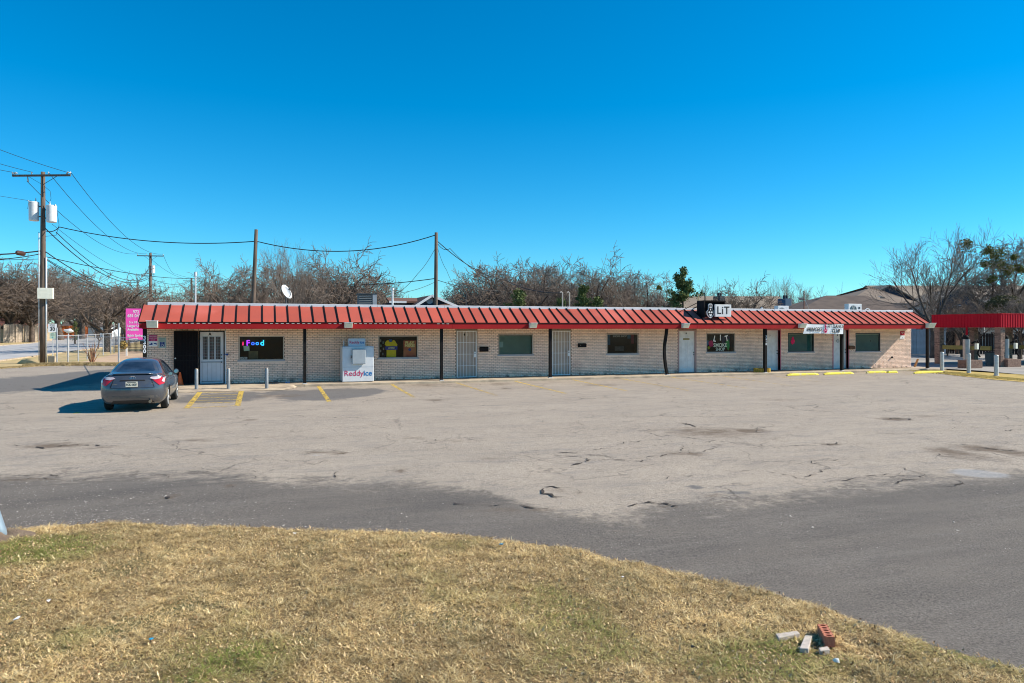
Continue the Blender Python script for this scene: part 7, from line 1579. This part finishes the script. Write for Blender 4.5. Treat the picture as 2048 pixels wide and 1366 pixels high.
# distant wood as one mass
def wood(label, spots, key_m, seed):
    r = random.Random(seed); all_ = []
    protos = [grow(s, 10, 'small')[0] for s in (41, 42, 43)]
    for (px, pyt, Z) in spots:
        p = PB(px, 700, Z); top = PB(px, pyt, Z).z; s = top/9.5; a = r.uniform(0, 6.28); ca, sa = math.cos(a), math.sin(a); w_ = s*1.5
        for (u, v, ra, rb, lv) in r.choice(protos):
            if lv == 0: lv = 1
            all_.append((Vector((p.x+(u.x*ca-u.y*sa)*w_, p.y+(u.x*sa+u.y*ca)*w_, u.z*s)), Vector((p.x+(v.x*ca-v.y*sa)*w_, p.y+(v.x*sa+v.y*ca)*w_, v.z*s)), ra*s, rb*s, max(lv, 2)))
    me = seg_mesh('distant_wood', all_, key_m, .03); o = link('distant_wood', me); tag(o, label, 'woodland', kind='stuff')
r = random.Random(4)
wood('low mass of distant bare woodland behind the whole roofline', [(px+r.uniform(-15,15), 588+r.uniform(-10,12)-(14 if px < 760 else 0), r.uniform(130,200)) for px in range(230, 1720, 26)]+[(px+r.uniform(-15,15), 590+r.uniform(-10,14), r.uniform(225,300)) for px in range(-200, 240, 16)]+[(px+r.uniform(-15,15), 618+r.uniform(-8,6), r.uniform(105,150)) for px in range(290, 800, 34)], M_twig2, 6)
# evergreens
def leaf_cluster(seed, n, fn, size, m, name):
    r = np.random.default_rng(seed); C = fn(r, n); nrm_ = r.normal(size=(n,3)); nrm_ /= np.linalg.norm(nrm_, axis=1)[:,None]; u = np.cross(nrm_, r.normal(size=(n,3))); u /= np.linalg.norm(u, axis=1)[:,None]; v = np.cross(nrm_, u); s = size*r.uniform(.5,1.4,n)[:,None]
    V = np.stack([C-u*s, C+v*s*.6, C+u*s, C-v*s*.6], 1).reshape(-1,3); i = np.arange(n)[:,None]*4; return quick_mesh(name, V, i+[[0,1,2,3]], m)
def cedar(px, pytop, wpx, Z, label, seed, n=26000):
    p = PB(px, 700, Z); H = PB(px, pytop, Z).z; W_ = wpx/F*Z/2; o = thing('evergreen_tree', (p.x,p.y,0), label, 'tree', 'green cedars behind the shops')
    def fn(r, n):
        k = 60; az = r.uniform(0, 6.28, k); hh = r.uniform(.12, .97, k); ln = W_*np.minimum(1.15, (1.03-hh)*3.0)*r.uniform(.35, 1.25, k)
        j = r.integers(0, k, n); t = r.random(n)**.6; x = np.cos(az[j])*ln[j]*t; y = np.sin(az[j])*ln[j]*t; z = hh[j]*H+t*H*.05; sp = .055*W_+.06
        return np.stack([x, y, z], 1)+r.normal(size=(n,3))*sp*[1,1,.9]
    me = leaf_cluster(seed, int(n*.30), fn, .08, M_cedar, 'crown'); link('crown', me, o); q = MB(); q.tube([(p.x,p.y,0),(p.x,p.y,H*.9)], [.16,.04], 8); q.build('trunk', M_bark, o)
cedar(1366, 541, 62, 58, 'tall dark green cedar left of the LiT sign', 1, 42000); cedar(1038, 583, 52, 60, 'low green cedar behind the roof below the broad oaks', 2, 22000); cedar(1168, 572, 48, 60, 'green cedar right of the paired hooked pipes', 3, 22000); cedar(1122, 597, 40, 58, 'very low cedar between the other two behind hooked pipes', 4, 14000); cedar(1195, 598, 44, 60, 'short bushy cedar right of the middle ones', 5, 14000)
cedar(150, 643, 12, 110, 'tiny distant green cedar above the orange fence', 6, 3000)
# mistletoe
def mistletoe(px, py, rad, Z, label, seed):
    c_ = PB(px, py, Z); rr_ = rad/F*Z
    def fn(r, n): d_ = r.normal(size=(n,3)); d_ /= np.linalg.norm(d_, axis=1)[:,None]; k = r.normal(size=(9,3))*rr_*.42; return k[r.integers(0, 9, n)]+d_*(rr_*.8*r.random(n)**.5)[:,None]
    me = leaf_cluster(seed, int(200+rad*45), fn, .07, M_mist, 'mistletoe'); o = link('mistletoe', me); o.location = c_; tag(o, label, 'mistletoe', 'mistletoe clumps in the right trees')
for i, (px, py, rad, lb) in enumerate([(1998,507,14,'largest bright mistletoe ball near the top of the right tree'),(1975,503,9,'mistletoe ball left of the largest one'),(1992,530,12,'mistletoe clump below the largest ball'),(2015,540,13,'mistletoe clump at lower right of the crown'),(2030,515,7,'small mistletoe ball near the right edge'),(1970,530,8,'small dark mistletoe clump at left of the crown'),(1984,558,7,'lowest small mistletoe clump on the right tree'),(1932,492,11,'dark mistletoe clump in the top of the largest tree'),(2040,538,8,'mistletoe clump cut by the right edge'),(1310+8,576,4,'small mistletoe ball in the bare oak right of the middle mass')]):
    mistletoe(px, py, rad, 62 if px > 1400 else 78, lb, i+(30 if i == 3 else 0))
# pale bush under right trees
def bush(px, py, wpx, hpx, Z, m, label, seed, n=6000):
    b_ = PB(px, py, Z); W_ = wpx/F*Z/2; H_ = hpx/F*Z; o = thing('bush', (b_.x,b_.y,0), label, 'bush')
    def fn(r, n): d_ = r.normal(size=(n,3)); d_ /= np.linalg.norm(d_, axis=1)[:,None]; d_ *= (r.random(n)**.4)[:,None]; return d_*[W_,W_,H_/2]+[0,0,b_.z]
    link('foliage', leaf_cluster(seed, n, fn, .08, m, 'foliage'), o)
bush(2010, 615, 70, 50, 60, mat('dull_olive', (.16,.14,.06), (.11,.10,.045), 2, .9), 'dull olive evergreen bush behind the red canopy', 3, 7000)
c = GP(252, 703); 
bush(247, 690, 14, 16, 60, mat('golden_bush', (.40,.27,.07), (.30,.20,.05), 2, .9), 'small golden dry bush behind the iron fence', 5, 1200)
